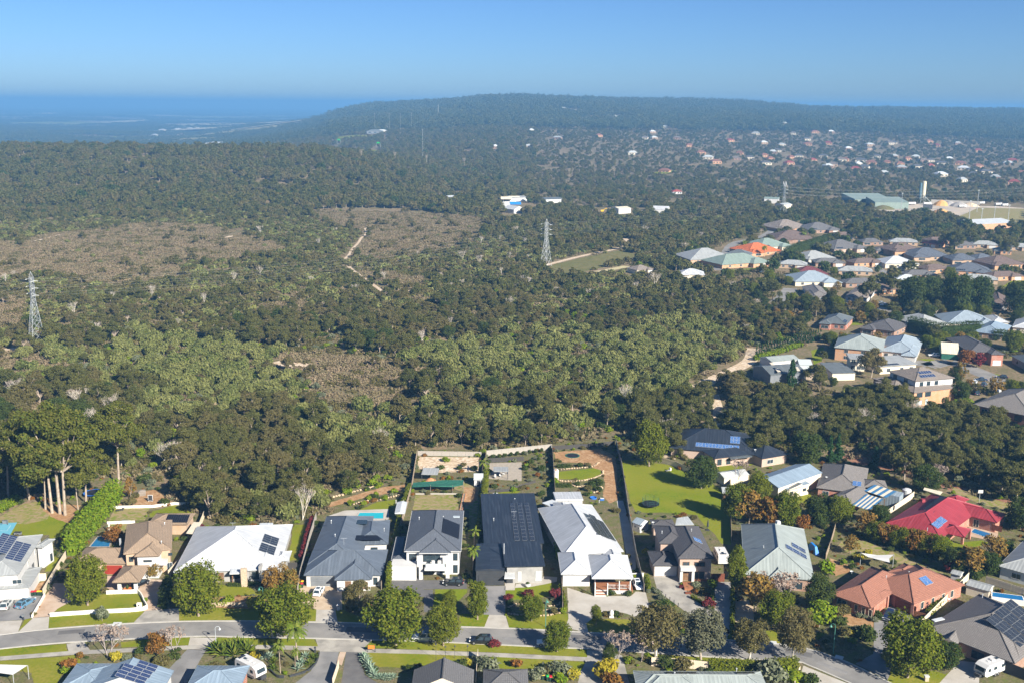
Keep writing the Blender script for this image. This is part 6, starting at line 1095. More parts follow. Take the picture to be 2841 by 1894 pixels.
SH = [('rustshrub', (-81.66,175.68), 2.8, 'tall red and green shrub beside the solar roof at bottom left'), ('limeshrub', (-81.67,174.10), 2, 'green shrub under the red one at bottom left'), ('yellowshrub', (-74.45,179.02), 2.4, 'pale yellow shrub below the grey weeping tree'), ('oliveshrub', (-70.36,178.76), 1.8, 'round olive shrub left of the garden steps'), ('oliveshrub', (-65.04,177.55), 2.6, 'speckled shrub right of the garden steps'), ('shrub', (-63.47,179.54), 2, 'grey green shrub beside the lower drive'), ('silvershrub', (-72.29,179.39), 1.6, 'pale shrub beside the pale yellow one'), ('shrub', (-70.47,181.75), 1.8, 'dark shrub on the near nature strip'),
 ('limeshrub', (-59.09,202.33), 2.6, 'yellow green shrub on the front bank of the white roof'), ('yellowshrub', (-53.79,201.21), 3, 'golden shrub on the front bank of the white roof'), ('redshrub', (-2.87,185.65), 2, 'dark crimson bush behind the black kerbside car'), ('silvershrub', (-4.15,176.96), 3.6, 'large round grey shrub by the pale side fence'), ('shrub', (-8.74,177.85), 2, 'dark round shrub behind the tiled gable'), ('yellowshrub', (-7.82,178.18), 2, 'golden flax by the tiled gable'), ('rustshrub', (1.33,177.69), 2.2, 'bronze shrub on the near lawn'), ('oliveshrub', (7.44,175.88), 2.6, 'clipped green column shrub near the bins'), ('silvershrub', (9.10,175.59), 3.4, 'grey flowering shrub near the bins'), ('yellowshrub', (11.63,174.38), 2.6, 'bright yellow round shrub near the bins'), ('limeshrub', (8.99,172.80), 2.4, 'lime groundcover shrub at the bottom edge'), ('silvershrub', (5.39,173.97), 2.8, 'grey succulent bush behind the bins'),
 ('yellowshrub', (18.40,174.80), 4.6, 'big yellow autumn shrub at the bottom middle'), ('rustshrub', (18.78,171.74), 4, 'olive brown shrub at the bottom middle'), ('redshrub', (-0.25,204.67), 2.2, 'small crimson maple at the dark drive'), ('redshrub', (4.09,206.42), 2.4, 'small crimson maple in the front lawn'), ('redshrub', (9.89,206.53), 3, 'pink crimson maple beside the clipped hedge'), ('shrub', (21.91,208.02), 1.5, 'clipped ball left of the veranda front'), ('shrub', (25.46,208.09), 1.5, 'clipped ball right of the veranda front'), ('oliveshrub', (22.89,198.26), 1.3, 'tussock in the grass bed by the sculpture'), ('oliveshrub', (19.75,198.60), 1.3, 'tussock left of the sculpture'),
 ('shrub', (32.26,202.41), 2.8, 'round green shrub on the mulch beside the curved drive'), ('silvershrub', (32.10,206.11), 1.6, 'grey shrub on the mulch beside the curved drive'), ('limeshrub', (44.54,212.36), 2.2, 'small round green tree by the timber deck'), ('silvershrub', (40.76,212.28), 1.8, 'grey leaved shrub beside the timber deck'), ('rustshrub', (40.44,209.23), 1.4, 'bronze grass clump beside the timber deck'), ('oliveshrub', (42.52,208.84), 2, 'olive shrub in the deck garden'), ('redshrub', (42.05,203.00), 2.6, 'round plum coloured shrub at the drive corner'), ('redshrub', (37.51,211.78), 1, 'small plum shrub at the portico'), ('yellowshrub', (32.00,229.61), 1.6, 'golden shrub in the shade beside the side fence'),
 ('shrub', (28.94,178.47), 3, 'green shrub in front of the cream fence at left'), ('shrub', (30.88,177.86), 2.4, 'second green shrub in front of the cream fence'), ('oliveshrub', (32.78,177.57), 3, 'third shrub in front of the cream fence'), ('silvershrub', (48.74,174.06), 5, 'large dark grey shrub at the end of the pale roof'), ('limeshrub', (51.33,173.18), 4, 'bright green shrub at the bottom corner'), ('shrub', (54.90,172.93), 2.6, 'dark round shrub at the bottom by the corner fence'), ('oliveshrub', (69.38,200.29), 2.6, 'grey shrub under the terracotta house window'),
 ('oliveshrub', (68.86,200.68), 2.6, 'grey green shrub before the terracotta house'), ('shrub', (67.09,194.84), 3, 'dark shrub between street lamp and terracotta house'), ('oliveshrub', (66.98,191.50), 2.4, 'bronze shrub beside the street lamp'), ('yellowshrub', (68.62,191.53), 1.4, 'golden shrub beside the drive of the terracotta house'), ('shrub', (71.59,190.13), 3.6, 'clipped dark tree shrub beside the terracotta drive'), ('silvershrub', (72.43,199.17), 1.3, 'silver shrub at the brick piers'), ('silvershrub', (73.58,198.41), 1.3, 'second silver shrub at the brick piers'), ('silvershrub', (75.06,197.27), 1.4, 'silver shrub at the corner of the brick piers'), ('shrub', (76.06,198.84), 2.4, 'clipped green shrub by the navy truck'), ('silvershrub', (62.59,186.08), 1.6, 'grey shrub on the verge under the street lamp'), ('silvershrub', (62.33,188.54), 1.4, 'small grey shrub on the verge left of the street lamp'), ('yellowshrub', (81.30,227.12), 2, 'yellow shrub left of the white shade sail'), ('yellowshrub', (84.32,228.93), 2.4, 'yellow shrub behind the white shade sail'), ('limeshrub', (77.08,224.33), 1.6, 'lime shrub in the dry garden bed'), ('limeshrub', (71.84,220.64), 3.6, 'green shrub at the fence of the dry garden'), ('limeshrub', (105.71,236.12), 2.6, 'bright green shrub by the crimson roof alfresco'),
 ('oliveshrub', (-99.32,257.18), 2.8, 'dark clipped dome in the upper back garden'), ('shrub', (-90.88,257.70), 2.4, 'dark clipped dome beside the white retaining wall'), ('oliveshrub', (-100.31,262.31), 1.8, 'green grass clump in the upper back garden'), ('redshrub', (-76.82,241.60), 2.4, 'crimson shrub at the back corner of the beige house'), ('rustshrub', (-63.54,240.77), 2.8, 'bronze shrub behind the white roof'), ('limeshrub', (-49.66,265.50), 2, 'lime shrub on the rock wall'), ('limeshrub', (-38.22,272.61), 2.6, 'yellow green shrub on the rock wall'), ('limeshrub', (-36.10,271.61), 2.2, 'golden green shrub at the garden steps'), ('limeshrub', (-42.04,258.52), 1.7, 'grass ball left of the rockery'), ('limeshrub', (-38.85,258.60), 1.7, 'grass ball in the middle of the rockery'), ('limeshrub', (-38.08,262.48), 1.5, 'grass ball at the top of the rockery'), ('limeshrub', (-33.45,262.91), 1.6, 'grass ball right of the garden steps'), ('limeshrub', (-36.22,264.82), 1.6, 'grass ball beside the garden steps'), ('limeshrub', (-31.77,267.27), 1.7, 'grass ball near the gazebo fence'), ('silvershrub', (-39.48,256.38), 1.3, 'grey succulent by the pool lawn'),
 ('shrub', (20.13,289.96), 1.8, 'dark shrub on the upper terrace'), ('oliveshrub', (22.53,290.41), 1.6, 'olive shrub on the upper terrace'), ('shrub', (24.49,275.20), 2.6, 'dark ball at the right end of the lower terrace'), ('shrub', (22.66,274.10), 2, 'dark ball on the lower terrace'), ('oliveshrub', (21.16,270.59), 2.2, 'olive shrub under the lower terrace'), ('shrub', (24.26,270.66), 1.8, 'small dark ball under the lower terrace'), ('shrub', (5.93,291.55), 2, 'dark groundcover beside the terrace'), ('shrub', (8.70,286.20), 2.2, 'dark mound at the black fence'), ('rustshrub', (7.82,281.67), 1.6, 'bronze mound at the garden path'), ('limeshrub', (10.00,273.09), 1.4, 'lime shrub at the garden path'), ('limeshrub', (12.22,275.97), 2.2, 'lime shrub beside the slim white tank'), ('limeshrub', (-19.47,293.27), 2, 'green shrub on the sandy slope'), ('shrub', (-20.50,286.98), 1.8, 'grey green shrub on the sandy slope'), ('shrub', (-14.99,286.35), 1.6, 'shrub at the bottom of the sandy slope'), ('oliveshrub', (-13.83,289.47), 1.6, 'shrub at the right of the sandy slope'), ('shrub', (-10.54,285.70), 2, 'shrub at the fence end of the sandy slope'), ('yellowshrub', (-12.68,278.59), 1.2, 'orange flowers by the small shed'), ('rustshrub', (-19.17,278.79), 1.2, 'orange flower row by the shelter')]
for kd, p, h, l in SH: plant(kd, p, h, 'shrub', l, None, None, 'shrub')
for k in range(9): plant('shrub', Vector((-5.55,296.06)).lerp(Vector((9.39,302.67)), k / 8), 1.8, 'shrub', 'small clipped shrub in the row along the grey back fence', 'clipped shrubs along the back fence', .6, 'shrub')
for k in range(9): plant('agave', Vector((-27.62,180.80)).lerp(Vector((-24.86,174.10)), k / 8), 1.6, 'agave', 'spiky agave in the curved bed by the dark lower drive', 'agaves in the curved bed', 1, 'shrub')
for k in range(6): plant('agave', Vector((-24.28,173.49)).lerp(Vector((-21.31,173.53)), k / 5), 1.3, 'agave', 'spiky agave in the curved bed by the dark lower drive', 'agaves in the curved bed', 1, 'shrub')
for k, p in enumerate(((-56.02,182.33), (-54.55,181.35), (-53.70,182.71), (-52.59,183.76), (-51.55,183.09), (-50.34,182.43), (-52.40,181.05))): plant('strelitzia', p, 3.2, 'bird_of_paradise', 'broad leaved strelitzia in the clump above the caravan', 'strelitzias above the caravan', .9, 'shrub')
for k, p in enumerate(((-40.04,180.26), (-38.74,180.62), (-37.31,180.31), (-38.97,178.31), (-37.56,178.01), (-45.57,180.50), (-44.35,178.87), (-46.18,180.16), (-43.78,176.30), (-39.26,176.38))): plant('agave' if k % 2 else 'strelitzia', p, 1.5, 'yucca', 'spiky yucca in the charcoal edged palm garden', 'yuccas of the palm garden', 1, 'shrub')
plant('yellowshrub', (-48.31,180.45), 1.8, 'shrub', 'golden grass clump beside the strelitzias', None, None, 'shrub')
wall('charcoal curved edging of the palm garden', smooth_line([(-36.48,182.33), (-36.39,179.01), (-37.47,175.77), (-40.41,173.84)], 3), .4, 'charcoal', .2)
wall('charcoal curved planter left of the garden steps', smooth_line([(-44.54,175.97), (-42.72,173.80), (-41.33,173.52)], 3), .5, 'charcoal', .2)
plant('bare', (-76.09,179.98), 6.5, 'weeping_tree', 'grey weeping bare tree on the near nature strip', None, 1.1); plant('bare', (-64.14,182.20), 5.5, 'weeping_tree', 'grey bare tree beside the bronze shrub', None, 1.0); plant('rust', (-67.35,181.47), 4.4, 'bottlebrush', 'bronze and green bottlebrush by the garden steps')
plant('bare', (20.25,180.29), 6, 'autumn_tree', 'bare grey tree by the lower right drive'); plant('bare', (25.09,180.37), 6, 'autumn_tree', 'bare brown tree left of the leaning gum'); plant('dark', (19.05,180.27), 4, 'young_tree', 'dark grey green young tree at the lower right drive', None, .8)
for k, p in enumerate(((-50.86,206.21), (-49.11,207.94), (-47.02,206.29))): plant('autumn', p, 6.6, 'birch', 'thin yellowing birch with white trunk before the white roof', 'birches before the white roof', .7)
plant('autumn', (-78.84,214.41), 4, 'young_tree', 'small bronze tree before the white balcony'); plant('rust', (-94.06,232.53), 4.6, 'plum_tree', 'purple brown tree beside the bright blue pool'); plant('autumn', (-100.79,261.32), 6, 'young_tree', 'sparse yellowing tree in the upper back garden', None, .6)
plant('autumn', (80.50,230.62), 4.5, 'autumn_tree', 'sparse autumn tree on the lawn behind the shade sail')
# ================================================================ houses across the bush on the right
FOOT = []   # cleared ground: x0, x1, y0, y1
def vl(label, A, B, C, roof, wall='brick_red', **k):
    o = villa(label, A, B, C, roof, wall, **k); m = (Vector(A) + Vector(C)) / 2; w = (Vector(B) - Vector(A)).length / 2 + 3
    FOOT.append((m.x - w, m.x + w, m.y - 30, m.y + 9)); return o
vl('large orange brick house with a grey hip roof beside the pencil cypresses', (134.47,425.02), (152.38,418.00), (154.24,442.56), 'metal_green', 'brick_orange', z=5.4, front=0)
vl('blue grey roofed house behind the orange brick house', (155.32,430.37), (168.95,423.87), (174.60,454.90), 'metal_lightblue', 'white', z=3, front=.4, side=1)
vl('cream house with a flat grey solar roof above the court', (145.60,401.15), (162.43,406.19), (162.01,418.90), 'metal_grey', 'cream', z=3.2, pitch=4, kind='sf', front=0, solar=('f', 1, 8, 1))
vl('cream upper box beside the flat solar roof', (135.16,406.50), (141.58,405.66), (149.22,412.98), 'metal_grey', 'cream', z=5, pitch=3, kind='sf', front=0)
shed('large dark grey metal shed with two skylight strips', (97.71,382.34), (112.53,386.37), (114.48,401.33), 4.4, 'metal_dark', 'midgrey', 'gx', 14, [(0, 'f', 13, .1, 1, 2, 'door')], [('slab', 'skylight', [(100.42,382.64), (101.70,382.88), (101.98,397.20), (100.66,396.95)], 5.55, .05, 'cream'), ('slab', 'skylight', [(108.16,384.28), (109.44,384.52), (110.91,398.57), (109.58,398.31)], 5.55, .05, 'cream')])
shed('open lean to on the left of the dark metal shed', (94.40,398.88), (98.29,385.02), (100.19,393.37), 3.0, 'metal_dark', 'midgrey', 'flat', 0, [], [('post', [(95.72,402.85), (99.10,389.07)], 0, 3, .1, 'charcoal')], 'carport', 'carport', (), False)
shed('pale grey shed behind the dark metal shed', (103.96,406.09), (116.42,410.89), (116.04,419.84), 3.6, 'metal_green', 'white', 'gx', 14)
shed('small greenhouse beside the pale shed', (115.26,406.63), (120.47,406.39), (122.08,414.46), 2.4, 'pale_glass', 'pale_glass', 'gx', 18, name='greenhouse', cat='greenhouse')
shed('grey carport roof in the sandy yard', (123.74,390.99), (133.16,392.12), (135.21,404.52), 3.0, 'metal_dark', 'cream', 'sf', 6)
house('house', 'three level brick and white house with taupe roofs and blue solar panels', [
 ((143.51,359.46), (159.63,364.69), (157.39,379.76), 8.4, 20, 'hip', 'tile_taupe', 'white', 5.6), ((141.73,355.17), (162.35,363.79), (160.16,386.12), 5.4, 14, 'hip', 'tile_taupe', 'brick_orange'), ((136.10,359.78), (145.67,363.24), (145.95,374.12), 5.397, 16, 'hip', 'tile_taupe', 'brick_orange')], 'charcoal',
 [(0, 'f', 2.6, .7, 1.5, 1.5, 'win'), (0, 'f', 5.6, .7, 1.5, 1.5, 'win'), (0, 'f', 9.0, .7, 1.5, 1.5, 'win'), (0, 'f', 12.4, .7, 2.0, 1.0, 'winp'), (1, 'f', 2.6, 3.2, 2.6, 1.7, 'win'), (1, 'f', 6.4, 3.2, 2.6, 1.7, 'win'), (1, 'f', 2.6, .3, 2.8, 1.8, 'winp'), (1, 'f', 6.0, .2, 1.2, 2.2, 'winp'), (2, 'f', 2.6, 2.8, 3.0, 2.0, 'wind'), (0, 'l', 3, .6, 2, 1.7, 'wind'), (0, 'l', 9, .6, 2, 1.7, 'wind')],
 [(0, 'f', 3.6, 1.6, 6, 1, 1.05, 1.7, 'cells_blue'), (0, 'f', 4.6, 3.8, 5, 1, 1.05, 1.7, 'cells_blue')])
house('house', 'red brick two storey house with grey tiles and solar at the right edge', [((156.50,341.39), (169.98,327.23), (175.44,365.49), 5.2, 22, 'hip', 'tile_grey', 'brick_red')], 'white', [(0, 'f', 3.4, 2.9, 1.9, 1.5, 'win'), (0, 'f', 8.2, 2.9, 1.9, 1.5, 'win'), (0, 'f', 14.5, 2.6, 2.4, 2.0, 'wind'), (0, 'f', 13, .2, 3, 2.1, 'open')], [(0, 'r', 7, 2.0, 5, 2, 1.05, 1.7, 'cells_blue')], [('dish', (162.55,334.69), 5.8), ('unit', (170.54,353.05), 7.0, 'lightgrey')])
for p in ((154.84,376.07), (176.11,359.57)): FOOT.append((p[0] - 15, p[0] + 15, p[1] - 38, p[1] + 12))
solid('rain_tank', 'green round water tank beside the red brick house', 'tank', (158.29,343.26), [('tank', 'lamp_green', [('lathe', [(1.6, 0), (1.6, 2.2), (.9, 2.5), (0, 2.6)], 16)])])
vl('dark tiled brick house with a tall cream front behind the crimson tree', (189.47,420.86), (202.00,420.87), (203.98,446.34), 'tile_brown', 'brick_red', z=5, front=.45, side=1)
vl('dark roofed house cut by the right edge below the green slope', (207.48,423.01), (207.07,401.22), (216.72,421.08), 'metal_dark', 'midgrey', z=3, front=0)
vl('slate hip roof left of the pale blue roofs', (192.76,481.50), (208.23,487.50), (209.02,509.10), 'metal_grey', 'lightgrey', z=3)
vl('pale blue roof with a wide solar row', (207.23,488.05), (230.76,485.77), (231.48,507.83), 'metal_lightblue', 'cream', z=3, side=1, solar=('f', 9, 8, 1))
vl('pale blue hip roof in front of the solar row roof', (211.78,469.98), (222.50,462.98), (229.05,488.08), 'metal_blue', 'brick_tan', z=3, front=0)
vl('white pyramid roof behind the pale blue roofs', (230.84,492.09), (238.62,491.51), (242.00,505.71), 'metal_white', 'cream', z=3, front=0)
vl('white roof cut by the right edge above the dark hedge', (234.94,480.94), (244.42,475.57), (254.11,500.53), 'metal_white', 'cream', z=3, front=0)
vl('dark brown hip roof in the trees above the blue grey roof', (163.41,477.93), (175.40,468.48), (176.82,493.44), 'tile_brown', 'brick_brown', z=3)
vl('slate roof with solar panels deep among the gums', (146.86,488.48), (157.75,482.97), (159.72,504.65), 'metal_dark', 'brick_red', z=3, solar=('r', 2, 5, 1))
shed('arched cream carport beside the dark tiled brick house', (180.80,428.31), (187.42,426.23), (192.96,439.56), 2.6, 'metal_cream', 'net_green', 'gx', 24, name='carport', cat='carport')
VL = [('taupe hip roof with pale gables beside the upper street', (222.47,878.46), (254.48,890.32), (258.25,939.21), 'tile_taupe', 'brick_orange'), ('dark grey roof with solar strips beside the upper street', (245.89,870.97), (274.85,876.81), (277.10,920.65), 'tile_midgrey', 'brick_brown'), ('long dark roof below the two upper street houses', (202.18,808.13), (235.41,807.26), (236.62,850.60), 'tile_umber', 'brick_brown'), ('pale jade roof with two solar blocks behind the orange roof', (180.84,758.83), (206.23,770.49), (205.25,804.39), 'metal_jade', 'cream'),
 ('vivid orange tiled roof by the palms', (165.75,730.69), (192.05,741.66), (194.94,782.23), 'tile_orange', 'brick_orange'), ('long low slate shed roof left of the orange roof', (147.49,723.06), (162.21,715.70), (166.86,742.07), 'metal_dark', 'midgrey'), ('grey roof with solar at the left end of the estate', (135.81,689.77), (149.87,694.75), (151.14,727.81), 'metal_grey', 'brick_tan'), ('long jade green roof over orange brick', (135.57,670.89), (170.02,687.72), (171.64,715.03), 'metal_jade', 'brick_orange'),
 ('slate pyramid roof right of the orange roof', (198.05,701.25), (220.30,708.08), (224.76,754.70), 'metal_grey', 'cream'), ('charcoal roof with two solar strips by the street gums', (232.08,751.03), (259.32,762.55), (262.70,803.64), 'tile_midgrey', 'brick_pink'), ('brown gable roof over orange brick walls', (268.17,735.00), (292.82,739.92), (304.07,787.08), 'tile_umber', 'brick_orange'), ('crimson low roof beside the tall street gums', (311.75,794.63), (319.69,783.89), (331.22,818.69), 'tile_red', 'brick_orange'),
 ('navy roof with many valleys right of the brown gable', (275.53,717.66), (304.05,718.16), (312.37,761.07), 'tile_slate', 'brick_tan'), ('big white hip roof with a cream front', (244.27,680.21), (266.14,681.50), (275.56,727.57), 'metal_white', 'cream'), ('navy hip roof right of the white roof', (295.95,701.14), (315.26,700.51), (328.05,746.96), 'tile_slate', 'brick_tan'), ('slate wing roof behind the navy hip roof', (316.95,708.44), (332.37,711.83), (342.15,739.17), 'tile_slate', 'brick_orange'),
 ('brown hip roof at the right edge of the estate', (314.54,681.31), (339.73,686.19), (349.78,722.23), 'tile_umber', 'brick_orange'), ('navy roof with a solar row in front of the navy hip roof', (276.81,655.17), (300.75,648.20), (311.68,690.30), 'tile_slate', 'brick_orange'), ('maroon roof with solar panels above the grey long roof', (174.38,636.13), (194.61,636.25), (198.24,659.75), 'tile_maroon', 'brick_brown'), ('long pale grey roof with a cream wall among bare trees', (165.94,606.96), (193.26,608.40), (197.53,635.41), 'metal_lightblue', 'cream'),
 ('grey tiled gable house at the end of the cul de sac street', (161.51,559.35), (172.29,557.92), (176.52,589.71), 'tile_grey', 'white'), ('taupe roof behind tall street gums', (181.05,560.30), (191.57,554.99), (198.78,585.70), 'tile_taupe', 'white'), ('pale angular grey roof below the white hip roof', (226.69,613.86), (241.69,610.03), (265.59,666.29), 'metal_pale', 'lightgrey'), ('dark roof beside the tall gum at the right', (253.01,544.74), (261.05,541.45), (271.68,570.70), 'tile_umber', 'brick_brown'), ('grey hip roof with a brick porch behind the right gums', (348.18,753.68), (360.04,749.67), (376.38,793.68), 'metal_dark', 'brick_orange'),
 ('broad grey hip roof at the street edge by the bush', (118.53,692.12), (150.62,700.46), (147.85,734.14), 'metal_grey', 'brick_tan'), ('white double gabled house at the edge of the bush', (100.81,627.78), (116.40,626.01), (118.68,666.19), 'metal_white', 'cream'), ('pale taupe roof half hidden by bush trees', (77.29,645.23), (88.42,651.46), (89.01,684.08), 'tile_taupe', 'cream')]
for k, (l, A, B, C, rf, wl) in enumerate(VL):
    sol = ('f', 3.5, 5, 1) if 'solar' in l else None
    vl(l, A, B, C, rf, wl, z=4.2 if 'gable roof' in l else (3.2 if 'white' in l else 2.8), side=k % 2, solar=sol, front=0 if 'shed' in l else .42)
AU = [(269.40,748.64), (235.99,686.99), (215.29,650.15), (209.93,685.45), (331.34,807.57), (356.46,786.35), (339.85,781.54), (304.09,634.79), (280.90,621.45), (251.92,636.90), (271.88,661.26), (182.59,675.31), (275.04,795.97), (265.58,835.50), (299.27,797.61), (204.58,603.54), (208.47,581.96), (376.46,773.05)]
for k, p in enumerate(AU):
    rf_, wl_, nm_ = (('tile_midgrey', 'brick_brown', 'slate'), ('tile_umber', 'brick_orange', 'umber'), ('metal_grey', 'brick_tan', 'pale grey'))[k % 3]; a = Vector(p); e = Vector((math.cos(.3 * math.sin(k * 2.1)), math.sin(.3 * math.sin(k * 2.1)))); n_ = Vector((-e.y, e.x)); w_ = 17 + (k * 5) % 6
    vl('half hidden house with a %s roof between the estate trees' % nm_, tuple(a - e * w_ / 2), tuple(a + e * w_ / 2), tuple(a + e * w_ / 2 + n_ * 11), rf_, wl_, side=k % 2, group='half hidden estate houses ' + nm_)
# works yard and depots
sheet('works_yard', [(345.19,1075.74), (458.95,1165.15), (564.42,1146.69), (464.47,939.21), (414.24,935.47), (429.77,1075.74), (374.49,1046.10)], .05, 'yard', 'pale gravel works yard behind the estate')
sheet('vacant_land', [(429.06,1013.22), (494.40,1115.09), (544.90,1106.23), (481.03,973.57), (430.21,969.69)], .06, 'dry_grass', 'patchy vacant land beside the works yard')
sheet('lawn', [(400.46,977.46), (420.78,1005.16), (426.13,997.17), (409.48,965.82)], .07, 'lush_grass')
shed('long green roofed works shed at the back', (365.26,1124.03), (406.83,1128.53), (419.73,1165.15), 7, 'metal_jade', 'metal_jade', 'sf', 6, [(0, 'f', 20, 0, 30, 5, 'open')])
shed('green roofed works shed in front with a dark doorway', (376.46,1093.06), (411.73,1093.06), (427.43,1137.57), 7, 'metal_jade', 'metal_jade', 'sf', 6, [(0, 'f', 55, 0, 10, 5, 'open')])
shed('low orange walled hall with a grey roof at the right', (401.60,906.06), (444.20,924.33), (448.82,961.98), 5, 'metal_pale', 'brick_orange', 'gx', 8)
shed('jade roofed depot behind the right pylon', (273.53,1146.69), (288.56,1142.13), (299.79,1193.40), 5, 'metal_jade', 'white', 'gx', 12)
shed('taupe roofed depot right of the right pylon', (279.69,1084.36), (290.61,1093.06), (302.65,1142.13), 4, 'metal_shale', 'cream', 'gx', 12)
shed('tan walled depot in the middle distance', (102.38,1017.27), (115.31,1025.42), (118.48,1067.19), 5, 'metal_cream', 'white', 'gx', 12)
shed('white arched shelter in the depot', (134.77,1029.53), (151.78,1025.42), (155.87,1058.70), 3.5, 'metal_white', 'white', 'gx', 22, name='storage_tent', cat='tent')
shed('white tent dome in the left depot', (-10.02,1021.34), (0.73,1009.18), (-0.67,1062.94), 4, 'metal_white', 'white', 'gx', 24, name='storage_tent', cat='tent')
shed('grey roofed shed behind the depot containers', (-75.73,1142.13), (-61.23,1151.28), (-64.24,1193.40), 3.5, 'metal_pale', 'lightgrey', 'gx', 10)
shed('long slate roof behind the depot', (-3.78,1137.57), (15.75,1146.69), (14.62,1179.19), 4, 'metal_grey', 'lightgrey', 'gx', 8)
shed('slate depot roof right of the dark pines', (34.64,1124.03), (55.73,1133.04), (55.73,1165.15), 4, 'metal_dark', 'lightgrey', 'gx', 8)
vl('bright red roofed house in the middle distance trees', (189.78,1256.96), (201.98,1256.96), (209.51,1329.21), 'tile_red', 'white', z=3)
for k, (p, m, z) in enumerate((((-9.43,1106.23), 'white', 0), ((-2.91,1110.65), 'white_warm', 0), ((2.20,1106.23), 'tarp_blue', 0), ((-7.48,1137.57), 'cream', 2.7), ((0.74,1146.69), 'cream', 2.7), ((-9.23,1084.36), 'lightgrey', 0))):
    o = solid('shipping_container', ['white container at the left of the depot stack', 'warm white container in the middle of the depot stack', 'blue container at the right of the depot stack', 'cream container stacked on the left', 'cream container stacked on the right', 'grey container in front of the depot stack'][k], 'container', p, [('box', m, [('box', (0, 0, 1.35), (12, 3, 2.7))]), ('door', m, [('box', (6.02, 0, 1.35), (.08, 2.6, 2.4))])]); o.location.z = z
solid('excavator', 'orange yellow machine in the depot', 'machine', (87.48,1029.53), [('body', 'bin_yellow', [('box', (0, 0, 1.8), (3, 2.4, 1.6))]), ('track', 'tyre', [('box', (0, 0, .5), (4, 2.6, 1))]), ('boom', 'bin_yellow', [('tube', (1, 0, 2.4), (4, 0, 4.4), .3, .25), ('tube', (4, 0, 4.4), (6, 0, 1.5), .25, .2)])])
t = solid('silo', 'tall cream silo on a white steel frame in the works yard', 'silo', (447.69,1151.28), [('barrel', 'silo_cream', [('lathe', [(0, 10), (1.0, 12), (3.4, 16), (3.4, 38), (3.0, 38.6), (0, 39)], 18, (1.5, 0))]), ('barrel', 'silo_blue', [('lathe', [(0, 9), (2.6, 14), (2.6, 36), (0, 36.5)], 14, (-3.6, 1.5))]), ('frame', 'galv', [('tube', (x, y, 0), (x * .8 + .3, y * .8, 17), .3, .25, 5) for x in (-4, 4.5) for y in (-3, 3)] + [('tube', (-4, y, z), (4.5, y, z + 5), .16, .16, 4) for y in (-3, 3) for z in (0, 5, 10)]), ('conveyor', 'galv', [('tube', (3, -1, 14), (14, -2, 4), .5, .5, 5)])])
t.scale = (.62, .62, .64)
def heap(label, p, r, h, m):
    solid('gravel_heap', label, 'heap', p, [('heap', m, [('lathe', [(r, 0), (r * .72, h * .45), (r * .3, h * .85), (0, h)], 12)])])
heap('orange sand heap in the works yard bays', (463.70,1137.57), 9, 6, 'sand_pile'); heap('grey gravel heap right of the orange sand heap', (472.07,1137.57), 9, 5, 'grey_pile'); heap('pale gravel heap at the right of the bays', (479.45,1128.53), 11, 5, 'grey_pile'); heap('cream sand heap at the far right of the bays', (492.49,1133.04), 10, 4, 'sand'); heap('orange heap in front of the bays', (432.25,1058.70), 9, 4, 'sand_pile'); heap('orange timber stacks left of the works sheds', (371.28,1119.55), 12, 4, 'sand_pile'); heap('brown soil heap by the works sheds', (385.52,1093.06), 12, 4, 'mulch')
wall('grey concrete bay wall behind the gravel heaps', [(463.23,1165.15), (509.52,1146.69)], 4, 'concrete', .5)
for k, p in enumerate(((450.08,1142.13), (433.27,1142.13), (476.62,1115.09), (527.17,1142.13), (530.00,1133.04), (514.94,1155.89))):
    solid('works_truck', ['white truck under the silo', 'white truck by the green shed', 'white agitator truck by the gravel bays', 'white truck at the right of the yard', 'white truck at the far right of the yard', 'white truck by the cream sand'][k], 'truck', p, [('cab', 'white', [('box', (3, 0, 1.9), (2.2, 2.5, 2.4))]), ('tray', 'white', [('box', (-1.2, 0, 2.0), (5.6, 2.5, 1.8))])] + [('wheel', 'tyre', [('tube', (x, y, .5), (x, y + .3, .5), .5, .5, 8)]) for x in (-3, -1.6, 3) for y in (-1.25, .95)], .1 * k)
for k, p in enumerate(((410.53,942.96), (471.69,1067.19), (377.52,1021.34), (438.26,954.33), (458.24,969.69), (416.67,931.74))): solid('light_pole', ['tall pale light pole by the orange hall', 'thin light pole behind the vacant land', 'pole in front of the works sheds', 'pole before the grey hall roof', 'pole at the right of the hall roof', 'green pole left of the hall'][k], 'pole', p, [('pole', 'galv', [('tube', (0, 0, 0), (0, 0, 22 if k < 3 else 16), .3, .18, 6)]), ('head', 'galv', [('box', (0, 0, 22 if k < 3 else 16), (1.6, .4, .5))])])
